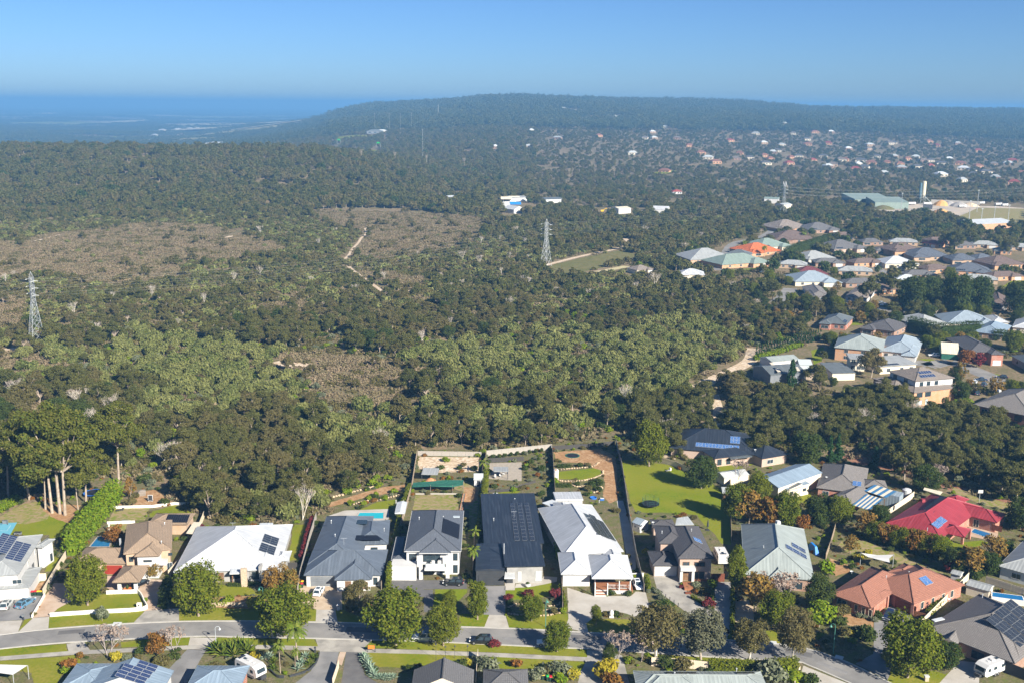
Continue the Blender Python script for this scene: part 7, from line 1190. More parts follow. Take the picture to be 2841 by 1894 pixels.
# small streets and tracks
def drape(name, pts, w, m, label):
    mb = MB(); P = [Vector(p) for p in smooth_line(pts, 6)]
    for i in range(len(P) - 1):
        d = (P[i + 1] - P[i]).normalized(); n = Vector((-d.y, d.x)) * w / 2; q = [P[i] - n, P[i + 1] - n, P[i + 1] + n, P[i] + n]
        mb.face([(v.x, v.y, float(height(v.x, v.y)) + .05) for v in q])
    return tag(part(name, mb, m, None), label, None, None, 'structure')
TR = [([(19.19,676.42), (46.11,722.04), (75.88,764.36), (88.74,794.75), (88.71,826.61)], 4, 'sand', 'white sandy track curving past the middle pylon'), ([(-114.55,668.69), (-113.51,716.47), (-115.77,747.32), (-116.30,780.99), (-118.13,812.19), (-118.31,843.11), (-124.30,875.97)], 1.9, 'sand', 'pale track climbing the heath'), ([(-106.19,669.18), (-98.56,646.23), (-87.92,618.49), (-77.94,591.50), (-68.61,569.40), (-61.56,578.02), (-54.52,581.18)], 2.2, 'sand', 'sandy track at the foot of the heath'), ([(-220.06,425.95), (-210.43,432.74)], 5, 'sand', 'sandy track at the left edge'), ([(-221.42,804.99), (-220.45,827.14), (-220.93,856.42)], 4, 'sand', 'small pale track on the heath'), ([(69.42,378.85), (80.73,395.32), (98.21,420.79), (105.39,444.85)], 6, 'sand', 'sandy track beside the pencil cypresses'), ([(45.56,645.58), (62.15,664.12), (74.96,679.64)], 6, 'far_field', 'dry grass clearing track'), ([(67.27,332.28), (71.62,347.54), (74.29,369.93)], 3.5, 'sand', 'sandy path through the bush'), ([(-357.11,777.34), (-355.32,795.65), (-354.59,817.54)], 2.5, 'sand', 'faint pale track on the left heath')]
for p, w, m, l in TR: drape('track', p, w, m, l)
ST = [([(132.28,665.99), (167.70,795.07), (197.88,836.60), (226.34,902.45)], 7, 'upper street running along the bush edge'), ([(142.98,554.44), (153.22,578.40), (161.66,599.90)], 8, 'pale end of the cul de sac street'), ([(177.74,563.71), (193.82,538.57), (201.64,528.50)], 7, 'shaded street below the tall gums'), ([(241.27,694.42), (239.27,661.38), (252.99,651.82)], 6, 'drive before the white hip roof'), ([(170.42,424.88), (170.24,416.03), (182.62,423.08), (186.91,408.11), (190.13,390.22), (195.47,384.72)], 9, 'grey court looping before the dark tiled brick house')]
for p, w, l in ST: drape('road', p, w, 'asphalt', l)
sheet('sand_patch', [(-99.90,407.73), (-95.42,415.23), (-80.44,411.34), (-82.83,405.48), (-91.01,403.06)], .03, 'sand', 'pale sandy clearing in the heath')
sheet('grass_slope', [(25.01,680.53), (45.60,713.59), (76.57,755.03), (94.94,725.03), (73.46,693.02), (44.76,654.22), (24.53,627.73)], .02, 'rough_grass', 'green clearing beside the middle pylon')
sheet('grass_slope', [(289.16,610.82), (329.09,666.36), (334.82,661.45), (292.60,597.85)], .02, 'lush_grass', 'green sunlit slope at the right edge')
lawns('lush_grass', .02, [(172.00,428.35), (176.14,428.50), (181.07,421.91), (173.04,420.51)], [(186.91,408.11), (193.50,403.18), (194.70,400.19), (190.44,402.06)], [(215.95,450.38), (221.12,445.61), (219.33,435.91), (208.73,430.85)], [(129.93,442.14), (137.40,448.61), (129.56,423.39), (123.89,416.54)], [(164.94,504.35), (176.17,509.57), (170.12,496.87), (163.78,496.60)], [(137.31,666.27), (161.68,678.54), (156.70,656.80), (136.33,653.08)])
car('white car parked at the head of the court', (177.89,388.67), R(60), 'car_white', 'sedan'); car('dark blue sedan parked behind the white car on the court', (182.24,392.94), R(170), 'car_dark', 'sedan'); car('dark teal hatchback beside the white car on the court', (180.21,385.59), R(50), 'car_dark', 'hatch'); car('white wagon in the drive of the blue grey house', (179.66,432.99), R(170), 'car_white', 'suv'); car('dark wagon in the drive by the red brick house', (172.15,373.18), R(70), 'car_dark', 'suv'); car('black car at the right of the court', (192.33,397.03), R(160), 'car_black', 'hatch')
car('white car on the shaded street below the gums', (198.35,547.77), R(160), 'car_white', 'sedan'); car('silver car on the shaded street below the gums', (198.18,553.29), R(165), 'car_silver', 'sedan'); caravan('white caravan parked before the white hip roof', (250.17,669.94), R(180), 'white', 6); car('blue car near the jade roof', (158.19,656.88), R(10), 'car_dark', 'sedan')
for k in range(26):
    p = Vector((103.22,429.26)).lerp(Vector((139.78,462.92)), k / 25); plant('pencil', p, 6.4, 'pencil_cypress', 'slim dark pencil cypress in the long row above the sheds', 'pencil cypresses above the sheds', .9, 'tree')
for k in range(16):
    p = Vector((101.13,422.35)).lerp(Vector((126.74,446.95)), k / 15); plant('limeshrub', p, 3.4, 'clipped_shrub', 'clipped lime green block in the row below the pencil cypresses', 'clipped blocks below the cypresses', .62, 'shrub')
plant('rust', (186.34,416.60), 7, 'crimson_tree', 'crimson and rust tree before the dark tiled brick house', None, 1.1); plant('crimson', (189.96,414.57), 6, 'crimson_tree', 'deep red round tree right of the rust one', None, 1.1); plant('autumn', (172.18,387.71), 9, 'autumn_tree', 'yellow brown birch at the court', None, .6); plant('conifer', (105.64,381.74), 11, 'conifer', 'bright green conifer before the dark metal shed', None, .9); plant('dark', (121.63,382.27), 4, 'shade_tree', 'small dark tree by the yard gate'); plant('olivegum', (140.70,396.34), 13, 'gum_tree', 'big grey gum before the cream solar house', None, 1.0); plant('dark', (161.65,362.43), 8, 'shade_tree', 'dark bush beside the three level house'); plant('dark', (133.41,353.38), 7, 'shade_tree', 'dark bush under the balcony of the three level house', None, 1.4)
hedge('bright clipped hedge block beside the red brick house', [(153.92,349.27), (160.50,352.62)], 4, 4, 'leaf_lime'); hedge('tall dark hedge behind the court houses', [(188.00,484.28), (196.12,467.84), (216.56,474.13)], 5, 7, 'leaf_dark', dens=12); hedge('dark hedge on the right above the green slope', [(219.55,466.08), (231.38,461.25)], 4, 5, 'leaf_dark', dens=14); hedge('dark hedge below the jade roofs', [(190.98,727.60), (218.70,769.32), (249.68,815.96)], 5, 7, 'leaf_dark', dens=12); hedge('dark clipped hedge by the shaded street', [(171.62,509.38), (181.27,511.39)], 3, 3.5, 'leaf_dark')
for k, p in enumerate(((168.11,755.71), (175.86,726.67), (227.06,814.43), (277.92,745.86))): plant('palm', p, 9, 'palm', ['feather palm left of the orange roof', 'tall palm before the jade green roof', 'palm by the long dark roof', 'palm before the brown gable'][k], None, .9)
for k, (p, h) in enumerate((((206.34,530.42), 26), ((189.98,547.38), 22), ((224.46,519.46), 30), ((238.72,526.77), 27), ((268.49,821.20), 22), ((282.32,826.13), 20), ((325.37,783.34), 20), ((330.32,776.51), 22), ((258.05,524.26), 24), ((141.56,560.06), 18), ((164.85,532.00), 16), ((202.89,853.85), 15), ((225.02,554.55), 20), ((212.88,577.26), 18), ((357.92,750.83), 20), ((347.52,792.07), 20))):
    plant('dark' if k in (0, 2, 3, 8, 12) else 'gum', p, h * .8, 'tall_gum', 'tall dark estate gum standing above the roofs', 'tall gums in the estate', .72 if k in (0, 2, 3) else .9)
# ---------------------------------------------------------------- far suburb
FM = {}
def far_house(p, w, roof, wl='white', lab='tiny house with a pale roof among the far trees', d=None, hh=3.8):
    key = (roof, wl)
    if key not in FM:
        mb = MB(); mb.box((0, 0, .3), (.94, .66, 1.0)); c = [(-.5, -.37, .8), (.5, -.37, .8), (.5, .37, .8), (-.5, .37, .8)]; r0, r1 = (-.2, 0, 1.5), (.2, 0, 1.5)
        for f in ((c[0], c[1], r1, r0), (c[1], c[2], r1), (c[2], c[3], r0, r1), (c[3], c[0], r0)): mb.face(f, None, 1)
        for k in range(3): mb.box((-.3 + .3 * k, -.333, .35), (.14, .01, .35), 0, 2)
        FM[key] = mb.mesh('far_house', [wl, roof, 'glass'])
    o = ob('far_house', FM[key], None, (p[0], p[1], float(height(p[0], p[1]))), rnd.uniform(-.5, .5), (w, d or w * 1.0, hh * 1.25)); tag(o, lab, 'house', 'far houses ' + lab[-28:])
    g_ = 26 if p[1] > 2700 else 0; FOOT.append((p[0] - w * .55 - g_, p[0] + w * .55 + g_, p[1] - (80 if not g_ else (130 if height(*p) > -15 else 430)), p[1] + 10 + g_)); return o
PALE, REDL, TERL, DRKL = 'tiny house with a pale roof among the far trees', 'tiny house with a red roof among the far trees', 'tiny house with a terracotta roof among the far trees', 'tiny house with a slate roof among the far trees'
fp = [(346.21,1888.69), (395.07,1888.69), (550.12,2343.05), (578.46,2296.75), (523.71,1764.77), (543.60,1807.55), (597.25,1836.65), (646.47,1764.77), (783.88,2343.05), (844.75,2390.29), (705.20,2242.39), (742.31,2070.32), (781.50,2062.07), (761.96,1973.48), (829.63,2021.32), (628.86,1480.49), (895.47,1919.09), (859.16,1896.25), (752.92,1771.83), (1013.00,2428.76), (750.98,2965.32), (683.70,2609.71), (794.00,2672.97), (1581.91,3591.61), (1588.86,3396.39), (715.89,3984.43), (758.21,3952.74), (589.56,2599.31), (511.56,2095.26), (747.91,2242.39), (644.85,1597.15), (702.39,1540.79), (566.46,1616.39), (599.25,1942.22),
 (-307.31,3921.31), (-247.16,3693.39), (-217.21,3634.88), (-58.26,3782.92), (193.51,3355.96), (204.16,3073.79), (300.46,3160.90), (488.32,3173.54), (42.05,2568.37), (94.41,2305.94), (314.67,2390.29), (292.85,2380.77), (-36.95,2045.67), (28.08,2053.85), (216.61,1934.48), (369.21,2409.45), (339.23,2609.71), (396.19,2804.14), (-114.96,3693.39), (84.23,3409.97), (158.70,3437.31), (474.50,3936.99), (-743.63,4367.58)]
for k, p in enumerate(fp): far_house(p, rnd.uniform(13, 20), ('metal_shale', 'tile_taupe', 'metal_pale', 'metal_grey')[k % 4], ('cream', 'brick_brown', 'brick_tan')[k % 3], PALE if k % 4 != 3 else DRKL)
for p in [(471.49,1814.78), (697.08,2361.83), (716.83,1822.04), (935.74,1989.30), (975.49,2233.46), (537.01,1903.83), (1174.94,2860.67), (685.34,1445.45), (482.89,2380.77), (1213.65,3548.85), (551.84,1709.30), (933.82,2352.42)]: far_house(p, rnd.uniform(13, 20), 'tile_red', 'brick_orange', REDL)
for p in [(352.07,1997.25), (342.63,1800.35), (430.53,2021.32), (469.89,1989.30), (511.93,1957.78), (606.95,1949.98), (637.10,1888.69), (668.02,1896.25), (680.52,1866.21), (806.11,1911.45), (805.07,1836.65), (961.97,2467.86), (751.24,2662.32), (644.61,2333.72), (743.99,2005.24), (1246.92,3520.63), (1293.72,3492.64), (460.46,1903.83), (791.42,1648.98), (360.02,2180.60), (-70.23,3025.10), (231.14,1616.39), (192.95,2419.09)]: far_house(p, rnd.uniform(13, 20), 'tile_terracotta', 'brick_orange', TERL)
for p in [(427.46,1919.09), (530.40,2137.50), (539.15,2005.24), (636.33,1942.22), (775.38,1973.48), (746.83,1675.52), (738.35,1709.30), (769.23,1903.83), (705.74,2062.07), (592.53,2029.40), (857.91,2409.45), (674.81,2458.03), (428.53,1800.35), (583.88,1764.77), (697.72,1603.54), (681.18,1793.18)]: far_house(p, rnd.uniform(14, 22), 'tile_midgrey', 'cream', DRKL)
BL = 'tiny pale building on the far hazy plain'
for p in [(-1608.80,4768.51), (-1285.26,3905.69), (-1143.18,3649.42), (-1390.39,4064.75), (-2004.14,5268.97), (-1769.15,5821.95), (-1740.97,5868.62), (-1616.40,5638.96), (-1556.98,5571.83), (-1845.33,5594.11), (-1807.23,5729.72), (-1433.52,6034.93), (-1538.66,6107.63), (-1626.60,6107.63), (-2263.00,5418.28), (-2905.85,10262.56), (-3071.31,9250.80), (-2926.14,9512.95), (-756.52,4455.64), (-4642.73,12680.68), (-5314.41,11249.45), (-2087.34,5083.03), (-972.69,4825.96)]:
    o = far_house(p, rnd.uniform(22, 36), 'metal_white', 'white_warm', BL, hh=5)
o = far_house((-849.11,3061.55), 90, 'metal_white', 'white', 'long white shed roof at the edge of the far forest', 40, 6); o = far_house((-1520.01,4903.64), 50, 'tile_terracotta', 'cream', 'reddish rows of houses on the hazy plain', hh=5)
far_house((-345.69,2651.72), 45, 'metal_dark', 'midgrey', 'dark sports pavilion beside the far green oval', 18, 5); far_house((-331.10,2672.97), 30, 'metal_shale', 'cream', 'cream clubhouse beside the far green oval', 14, 4); far_house((-339.00,2872.11), 12, 'metal_pale', 'cream', 'white scoreboard building behind the far oval', 6, 4)
for k, p in enumerate(((-347.05,2662.32), (-311.87,2672.97), (-279.70,2630.63), (-253.06,2641.15), (-153.71,1793.18), (-219.51,3098.43), (-2228.34,8818.09))):
    h_ = (48, 46, 46, 46, 50, 42, 60)[k]; o = solid('light_tower', ['thin light tower at the left of the far oval', 'second thin light tower of the far oval', 'third thin light tower of the far oval', 'fourth thin light tower of the far oval', 'tall thin mast beside the far freeway', 'white telecom tower on the far slope', 'white mast on the hazy plain'][k], 'mast', p, [('pole', 'galv', [('tube', (0, 0, 0), (0, 0, h_), .2 if k < 5 else .6, .15 if k < 5 else .5, 6)]), ('head', 'galv', [('box', (0, 0, h_), (1.6 if k < 5 else 2.6, .5, .8))])]); o.location.z = float(height(*p))
for k, p in enumerate(((-390.09,2371.28), (-273.60,2146.05))):
    o = solid('road_sign', ['green freeway sign at the left below the oval', 'green freeway sign right of the first one'][k], 'road sign', p, [('panel', 'bin_lime', [('box', (0, 0, 9), (6, .4, 2.6))]), ('post', 'galv', [('tube', (-4, .5, 0), (-4, .5, 8), .3, .3, 5)]), ('post', 'galv', [('tube', (4, .5, 0), (4, .5, 8), .3, .3, 5)])]); o.location.z = float(height(*p)) + 4; FOOT.append((p[0] - 14, p[0] + 14, p[1] - 160, p[1] + 20))
FIELDS = [[(-452.88,2651.72), (-395.42,2651.72), (-334.94,2568.37), (-354.66,2497.59), (-410.01,2527.68)], [(213.07,1603.54), (243.79,1655.58), (254.20,1629.35), (219.52,1565.59)], [(-414.43,2324.42), (-349.88,2233.46), (-276.03,2112.06), (-242.72,2062.07), (-265.31,2029.40), (-356.07,2171.91)], [(-3025.37,7486.73), (-3040.40,8924.33), (-2729.41,8076.68), (-2679.88,7193.75)], [(-2540.74,8141.42), (-2345.96,8540.93), (-2201.40,8012.45), (-2448.45,7917.07)], [(-9338.79,19437.92), (-9931.60,23637.51), (-8469.44,20719.97), (-8168.32,17521.58)], [(-883.86,3382.86), (-765.65,3316.00), (-808.75,3276.53)], [(-5620.74,12430.08), (-5799.35,13789.56), (-5355.41,12731.40), (-5198.72,11568.24)], [(-316.73,1510.34), (-451.96,2315.16), (-301.02,1486.41)]]
rf = random.Random(5)
PLAIN = []
for _ in range(34):
    y = rf.uniform(3600, 11000); x = y * rf.uniform(-.52, -.17); w, d = rf.uniform(120, 420) * y / 5000, rf.uniform(110, 420) * y / 6000; PLAIN.append([(x - w, y), (x + w * rf.uniform(.5, 1), y - d * .2), (x + w, y + d), (x - w * rf.uniform(.5, 1), y + d * 1.2)])
for k, f in enumerate(PLAIN):
    mb = MB(); mb.face([(x, y, float(height(x, y)) + 1.5) for x, y in f]); tag(part('field', mb, ('far_field', 'dry_grass', 'grass')[k % 3], None), 'pale paddock on the hazy plain', None, None, 'structure')
for k, f in enumerate(FIELDS):
    mb = MB(); mb.face([(x, y, float(height(x, y)) + 1.5) for x, y in f]); tag(part('field', mb, 'far_field' if k > 2 else 'grass', None), ['green oval below the far hill', 'small dry paddock in the far trees', 'grassy verge of the far freeway', 'dry pale field on the hazy plain', 'second pale field on the hazy plain', 'long pale strip on the horizon plain', 'pale sandy strip beside the long white shed', 'thin pale field near the horizon', 'small clearing on the far forest edge'][k], None, None, 'structure')
# ---------------------------------------------------------------- pylons and wires
def pylon(label, xy, h, rz, bw=5.2, comm=False):
    o = thing('transmission_tower', label, 'pylon', (*xy, 0), rz); mb = MB(); zs_ = [0, .17, .31, .43, .53, .61, .68, .74, .8, .86, .92]
    def wd_(f): return bw / 2 * (1 - f / .61) + .75 * f / .61 if f < .61 else .75
    C = lambda f: [(s * wd_(f), t * wd_(f), f * h) for s, t in ((-1, -1), (1, -1), (1, 1), (-1, 1))]
    for a, b in zip(zs_, zs_[1:]):
        P, Q = C(a), C(b)
        for k in range(4): mb.tube(P[k], Q[k], .1, .1, 4); mb.tube(P[k], Q[(k + 1) % 4], .065, .065, 4); mb.tube(P[(k + 1) % 4], Q[k], .065, .065, 4); mb.tube(Q[k], Q[(k + 1) % 4], .06, .06, 4)
    for p in C(.92): mb.tube(p, (0, 0, h), .08, .06, 4)
    part('lattice', mb, 'galv', o)
    for f in (.68, .78, .88):
        for s in (-1, 1):
            mb = MB(); tip = (s * 3.6, 0, f * h + .2)
            for t in (-.75, .75): mb.tube((s * .75, t, f * h), tip, .07, .05, 4); mb.tube((s * .75, t, f * h + 1.2), tip, .06, .05, 4)
            a = part('crossarm', mb, 'galv', o)
            for t in (-1, 1): mb = MB(); mb.tube((s * 3.6, 0, f * h + .15), (s * 3.6, t * 1.4, f * h - .1), .12, .12, 5); part('insulator', mb, 'lightgrey', a)
    if comm:
        for k in range(6): a = k * 1.05; mb = MB(); mb.box((1.5 * math.cos(a), 1.5 * math.sin(a), h * (.93 if k % 2 else .98)), (.5, .4, 2.2), a); part('antenna', mb, 'white', o)
    return o
PY = [Vector((-207.47,444.89)), Vector((21.75,676.56)), Vector((261.88,1017.27))]
EXT = [PY[0] + Vector((-230, -190)), PY[2] + Vector((330, 90))]
LINE = [EXT[0]] + PY + [EXT[1]]
for k, (p, h) in enumerate(zip(PY, (31, 31, 32))):
    d = (LINE[k + 2] - LINE[k]); pylon(['steel lattice pylon at the left edge of the bush', 'steel lattice pylon beside the white sandy track', 'steel lattice pylon with antennas at the edge of the estate'][k], p, h, math.atan2(d.y, d.x) - R(90), 5.4, k == 2)
for a, b in zip(LINE, LINE[1:]):
    d = (b - a).normalized(); n = Vector((d.y, -d.x))
    for f in (.68, .78, .88):
        for s in (-1, 1):
            mb = MB(); prev = None
            for k in range(19):
                t = k / 18; p = a.lerp(b, t) + n * s * 3.6; q = Vector((p.x, p.y, 31 * f - 26 * t * (1 - t)))
                if prev is not None: mb.tube(prev, q, .026, .026, 3, cap=False)
                prev = q
            tag(part('power_line', mb, 'wire', None), 'thin power line sagging between the steel pylons', 'power line', 'power lines between the pylons')
PL = 'small timber power pole standing above the forest'
for k, p in enumerate(((-205.22,1428.24), (-170.96,1528.53), (-132.06,1609.95), (-75.74,1622.86), (76.49,1451.23), (140.11,1468.72))):
    o = solid('power_pole', PL, 'power pole', p, [('pole', 'pale_bark', [('tube', (0, 0, 0), (0, 0, 19), .3, .22, 6)]), ('crossarm', 'pale_bark', [('box', (0, 0, 18.3), (5, .3, .35)), ('box', (0, 0, 16.8), (5, .3, .35)), ('box', (0, 0, 15.3), (4, .3, .35))])], 0, 'power poles in the forest'); o.location.z = float(height(*p))
# ================================================================ the bush
for o in list(sc.objects):
    if o.get('category') in ('house', 'shed', 'carport', 'greenhouse', 'tent', 'container') and o.parent is None and o.name.split('.')[0] != 'far_house': FOOT.append((o.location.x - 11, o.location.x + 11, o.location.y - (24 if o.location.y < 700 else 45), o.location.y + 9))
HEATH = [[(-377.89,728.22), (-376.51,763.53), (-357.07,831.60), (-317.11,896.88), (-257.66,885.01), (-196.83,814.87), (-161.01,742.12), (-178.44,687.94), (-215.33,685.74), (-196.62,615.86), (-228.64,583.79), (-284.77,627.39), (-302.94,610.15), (-310.40,594.31)],
 [(-196.97,969.69), (-174.79,1005.16), (-135.69,1025.42), (-75.49,1017.27), (-27.62,969.69), (-13.90,871.75), (-28.95,786.85), (-60.21,726.22), (-89.54,693.25), (-106.94,712.65), (-118.56,780.84), (-119.81,848.87), (-164.16,898.86)],
 [(-94.51,646.45), (-75.59,647.51), (-46.60,623.91), (-53.68,585.49), (-67.63,577.72)], [(-109.17,413.24), (-97.58,425.06), (-77.21,433.77), (-49.12,415.42), (-32.01,401.64), (-26.76,375.67), (-43.50,366.13), (-59.69,368.55), (-73.47,374.13), (-89.05,386.21)], [(-77.89,380.19), (-44.52,375.08), (-26.68,352.54), (-35.74,336.61), (-60.10,351.50)], [(-222.73,420.38), (-204.98,428.91), (-185.64,417.93), (-183.70,389.54), (-200.40,376.07)], [(-303.17,579.98), (-256.47,542.00), (-216.41,458.31), (-232.70,440.16)], [(-139.91,535.15), (-110.84,548.95), (-86.60,514.27), (-111.25,496.92)]]
WATTLE = [[(-201.32,433.09), (-183.43,464.24), (-150.18,465.60), (-109.56,444.97), (-88.04,414.01), (-73.47,374.13), (-67.67,351.27), (-77.87,335.36), (-98.79,337.24), (-122.85,339.05), (-149.31,365.64), (-181.22,376.72), (-194.40,364.17), (-203.54,382.31)], [(-52.67,415.30), (-34.65,461.10), (4.80,471.94), (56.38,483.71), (98.48,488.44), (103.40,453.28), (92.76,420.59), (75.00,391.80), (59.24,355.22), (40.54,338.89), (23.48,348.71), (0.81,353.40), (-23.99,358.16), (-29.30,388.25)], [(-81.28,350.84), (-58.79,362.73), (-34.78,341.71), (-29.28,313.42), (-38.65,300.55), (-60.01,316.99)], [(-26.28,347.19), (11.23,343.10), (35.63,333.78), (28.67,319.49), (-7.40,314.03), (-24.14,318.00)]]
CLEAR = [[(-131.99,240.36), (-142.94,262.07), (-125.97,265.69), (-111.94,285.09), (-101.47,272.94), (-86.72,260.26), (-75.68,245.74), (-57.97,244.74), (-48.69,250.63), (-47.71,261.18), (-36.68,274.54), (-28.47,283.56), (-29.50,304.06), (-7.14,303.43), (13.02,310.27), (34.26,319.65), (47.65,296.86), (68.17,295.44), (88.34,308.10), (103.33,304.36), (112.48,288.99), (132.22,265.43), (144.07,256.49), (96.67,163.82), (-91.96,160.93)],
 [(-99.90,407.73), (-95.42,415.23), (-80.44,411.34), (-82.83,405.48), (-91.01,403.06)], [(25.01,680.53), (45.60,713.59), (76.57,755.03), (94.94,725.03), (73.46,693.02), (44.76,654.22), (24.53,627.73)], [(289.16,610.82), (329.09,666.36), (334.82,661.45), (292.60,597.85)],
 [(341.18,1062.94), (458.95,1165.15), (571.05,1160.51), (464.47,939.21), (411.07,928.03), (419.85,1050.28), (370.14,1033.64)], [(172.17,429.50), (187.36,434.72), (196.58,404.31), (201.05,396.42), (191.92,377.27), (172.58,383.96), (164.82,407.33)], [(111.32,385.67), (119.38,407.82), (126.71,408.08), (124.24,386.10)], [(99.78,422.30), (128.56,449.53), (141.55,462.99), (133.90,432.73), (116.72,405.65), (96.86,409.13)], [(-11.30,1017.27), (-10.88,1106.23), (8.01,1106.23), (25.84,1124.03), (29.77,1050.28), (7.48,1021.34)], [(74.60,1001.15), (83.55,1067.19), (120.51,1058.70), (156.28,1046.10), (121.22,1005.16)]] + FIELDS + PLAIN
SUBURB = [(121.76,686.15), (116.42,726.35), (183.38,841.63), (253.50,997.17), (343.22,1005.16), (397.92,935.47), (478.24,909.69), (188.48,343.30), (156.80,342.36), (141.00,387.53), (136.16,446.03), (128.82,502.03), (132.89,602.28)]
CORR = TR + [(p, w + 3, 0, 0) for p, w, l in ST]
rng = np.random.default_rng(4)
def scatter(y0, y1, sp, jit=.5):
    Y, X = [], []
    y = y0
    while y < y1:
        w = .53 * y + 18; x = np.arange(-w, w, sp); X.append(x + rng.uniform(-jit, jit, len(x)) * sp); Y.append(y + rng.uniform(-jit, jit, len(x)) * sp); y += sp
    return np.concatenate(X), np.concatenate(Y)
def anyin(polys, X, Y):
    c = np.zeros(len(X), bool)
    for p in polys:
        q = np.array(p); k = (X > q[:, 0].min()) & (X < q[:, 0].max()) & (Y > q[:, 1].min()) & (Y < q[:, 1].max())
        if k.any(): c[k] |= inside(p, X[k], Y[k])
    return c
def blocked(X, Y):
    c = anyin(CLEAR, X, Y)
    for x0, x1, y0, y1 in FOOT: c |= (X > x0) & (X < x1) & (Y > y0) & (Y < y1)
    for p, w, *_ in CORR:
        P = smooth_line(p, 4)
        for a, b in zip(P, P[1:]):
            dx, dy = b[0] - a[0], b[1] - a[1]; t = np.clip(((X - a[0]) * dx + (Y - a[1]) * dy) / (dx * dx + dy * dy + 1e-9), 0, 1); c |= (X - a[0] - t * dx) ** 2 + (Y - a[1] - t * dy) ** 2 < (w / 2 + 2.6) ** 2
    for p in PY: c |= (X - p.x) ** 2 + (Y - p.y + 3) ** 2 < 36
    return c
def vnoise(X, Y, s, seed):
    r = np.random.default_rng(seed); T = r.random((64, 64)); x, y = X / s, Y / s; i, j = np.floor(x).astype(int), np.floor(y).astype(int); f, g_ = x - i, y - j; f = f * f * (3 - 2 * f); g_ = g_ * g_ * (3 - 2 * g_)
    a = lambda u, v: T[u % 64, v % 64]
    return (a(i, j) * (1 - f) + a(i + 1, j) * f) * (1 - g_) + (a(i, j + 1) * (1 - f) + a(i + 1, j + 1) * f) * g_
MIX = [[(-317.97,609.34), (-246.49,597.66), (-209.59,666.92), (-106.19,669.18), (-86.62,591.05), (-94.90,537.26), (-120.50,491.32), (-173.67,464.64), (-210.72,467.80), (-232.70,440.16)], [(-257.66,885.01), (-222.58,924.33), (-179.88,942.96), (-119.29,820.32), (-109.73,692.04), (-170.81,704.57), (-213.23,774.49)], [(-91.92,689.15), (-53.67,720.16), (-9.71,828.04), (20.50,790.17), (17.63,670.73), (-46.60,623.91), (-87.09,652.13)], [(-449.50,870.30), (-379.48,931.74), (-268.78,924.33), (-255.86,878.71), (-383.45,739.24)]]
def wob(X, Y, s): return X + (vnoise(X, Y, 22, 31) - .5) * s * 2 + rng.normal(size=len(X)) * s * .3, Y + (vnoise(X, Y, 22, 32) - .5) * s * 3 + rng.normal(size=len(X)) * s * .5
PTS = []   # kind, x, y, scale
for y0, y1, sp in ((236, 620, 5.6), (620, 1100, 6.6), (1100, 1700, 9.5), (1700, 2700, 12)):
    X, Y = scatter(y0, y1, sp); k = ~blocked(X, Y); X, Y = X[k], Y[k]; n = len(X)
    Xw, Yw = wob(X, Y, 11); he = anyin(HEATH, Xw, Yw); wa = anyin(WATTLE, Xw, Yw); mx = anyin(MIX, Xw, Yw); su = inside(SUBURB, X, Y); q = rng.random(n); v = vnoise(X, Y, 38, 1); v2 = vnoise(X, Y, 16, 2); big = vnoise(X, Y, 90, 5)
    for i in range(n):
        far = Y[i] > 1000
        if he[i]:
            if q[i] > .085 * (.3 + 1.2 * v[i]): continue
            kd = 'olivegum' if q[i] < .05 else ('wattle' if q[i] < .075 else 'shrub'); s = (.45, .8)
        elif wa[i]: kd = 'wattle' if q[i] < .84 else ('silver' if q[i] < .9 else ('olivegum' if q[i] < .95 else 'gum')); s = (.55, 1.4) if kd == 'wattle' else (.35, .65)
        elif mx[i]:
            if q[i] > .1 + .4 * v[i]: continue
            kd = ('olivegum', 'gum', 'olivegum', 'shrub', 'wattle', 'gum')[int(q[i] * 97) % 6]; s = (.4, .85) if kd != 'shrub' else (.8, 1.5)
            if q[i] < .02: kd = 'dead'
        elif su[i]:
            if q[i] > .42: continue
            kd = ('dark', 'gum', 'street', 'gum', 'olivegum', 'autumn', 'dark', 'street')[int(q[i] / .42 * 8) % 8]; s = (.55, 1.15)
        else:
            if v2[i] < (.2 if Y[i] < 450 else .34): continue
            if far and X[i] > .02 * Y[i] and Y[i] > 1300 and q[i] > .8: continue
            d = .55 * v[i] + .45 * q[i]
            kd = 'gum' if d < .42 else ('olivegum' if d < .57 else ('wattle' if d < .68 else ('dark' if d < .7 else ('gum' if d < .86 else ('silver' if q[i] < .8 else 'lime')))))
            if Y[i] > 470 and kd == 'wattle': kd = 'olivegum'
            if X[i] > 40 and Y[i] < 360 and kd in ('wattle', 'silver', 'olivegum'): kd = 'gum'
            if q[i] < .018: kd = 'dead'
            if .018 < q[i] < .03: kd = 'lime'
            s = (((.9, 1.6) if X[i] < .02 * Y[i] else (.6, 1.05)) if far else ((.62, 1.12) if not (400 < Y[i] < 1000 and big[i] < .5) else (.42, .8)))
            if X[i] > 30 and Y[i] < 380: s = (.7, 1.05)
        PTS.append((kd, X[i], Y[i], rng.uniform(*s)))
PTS.sort(key=lambda p: p[2])
GN = {}
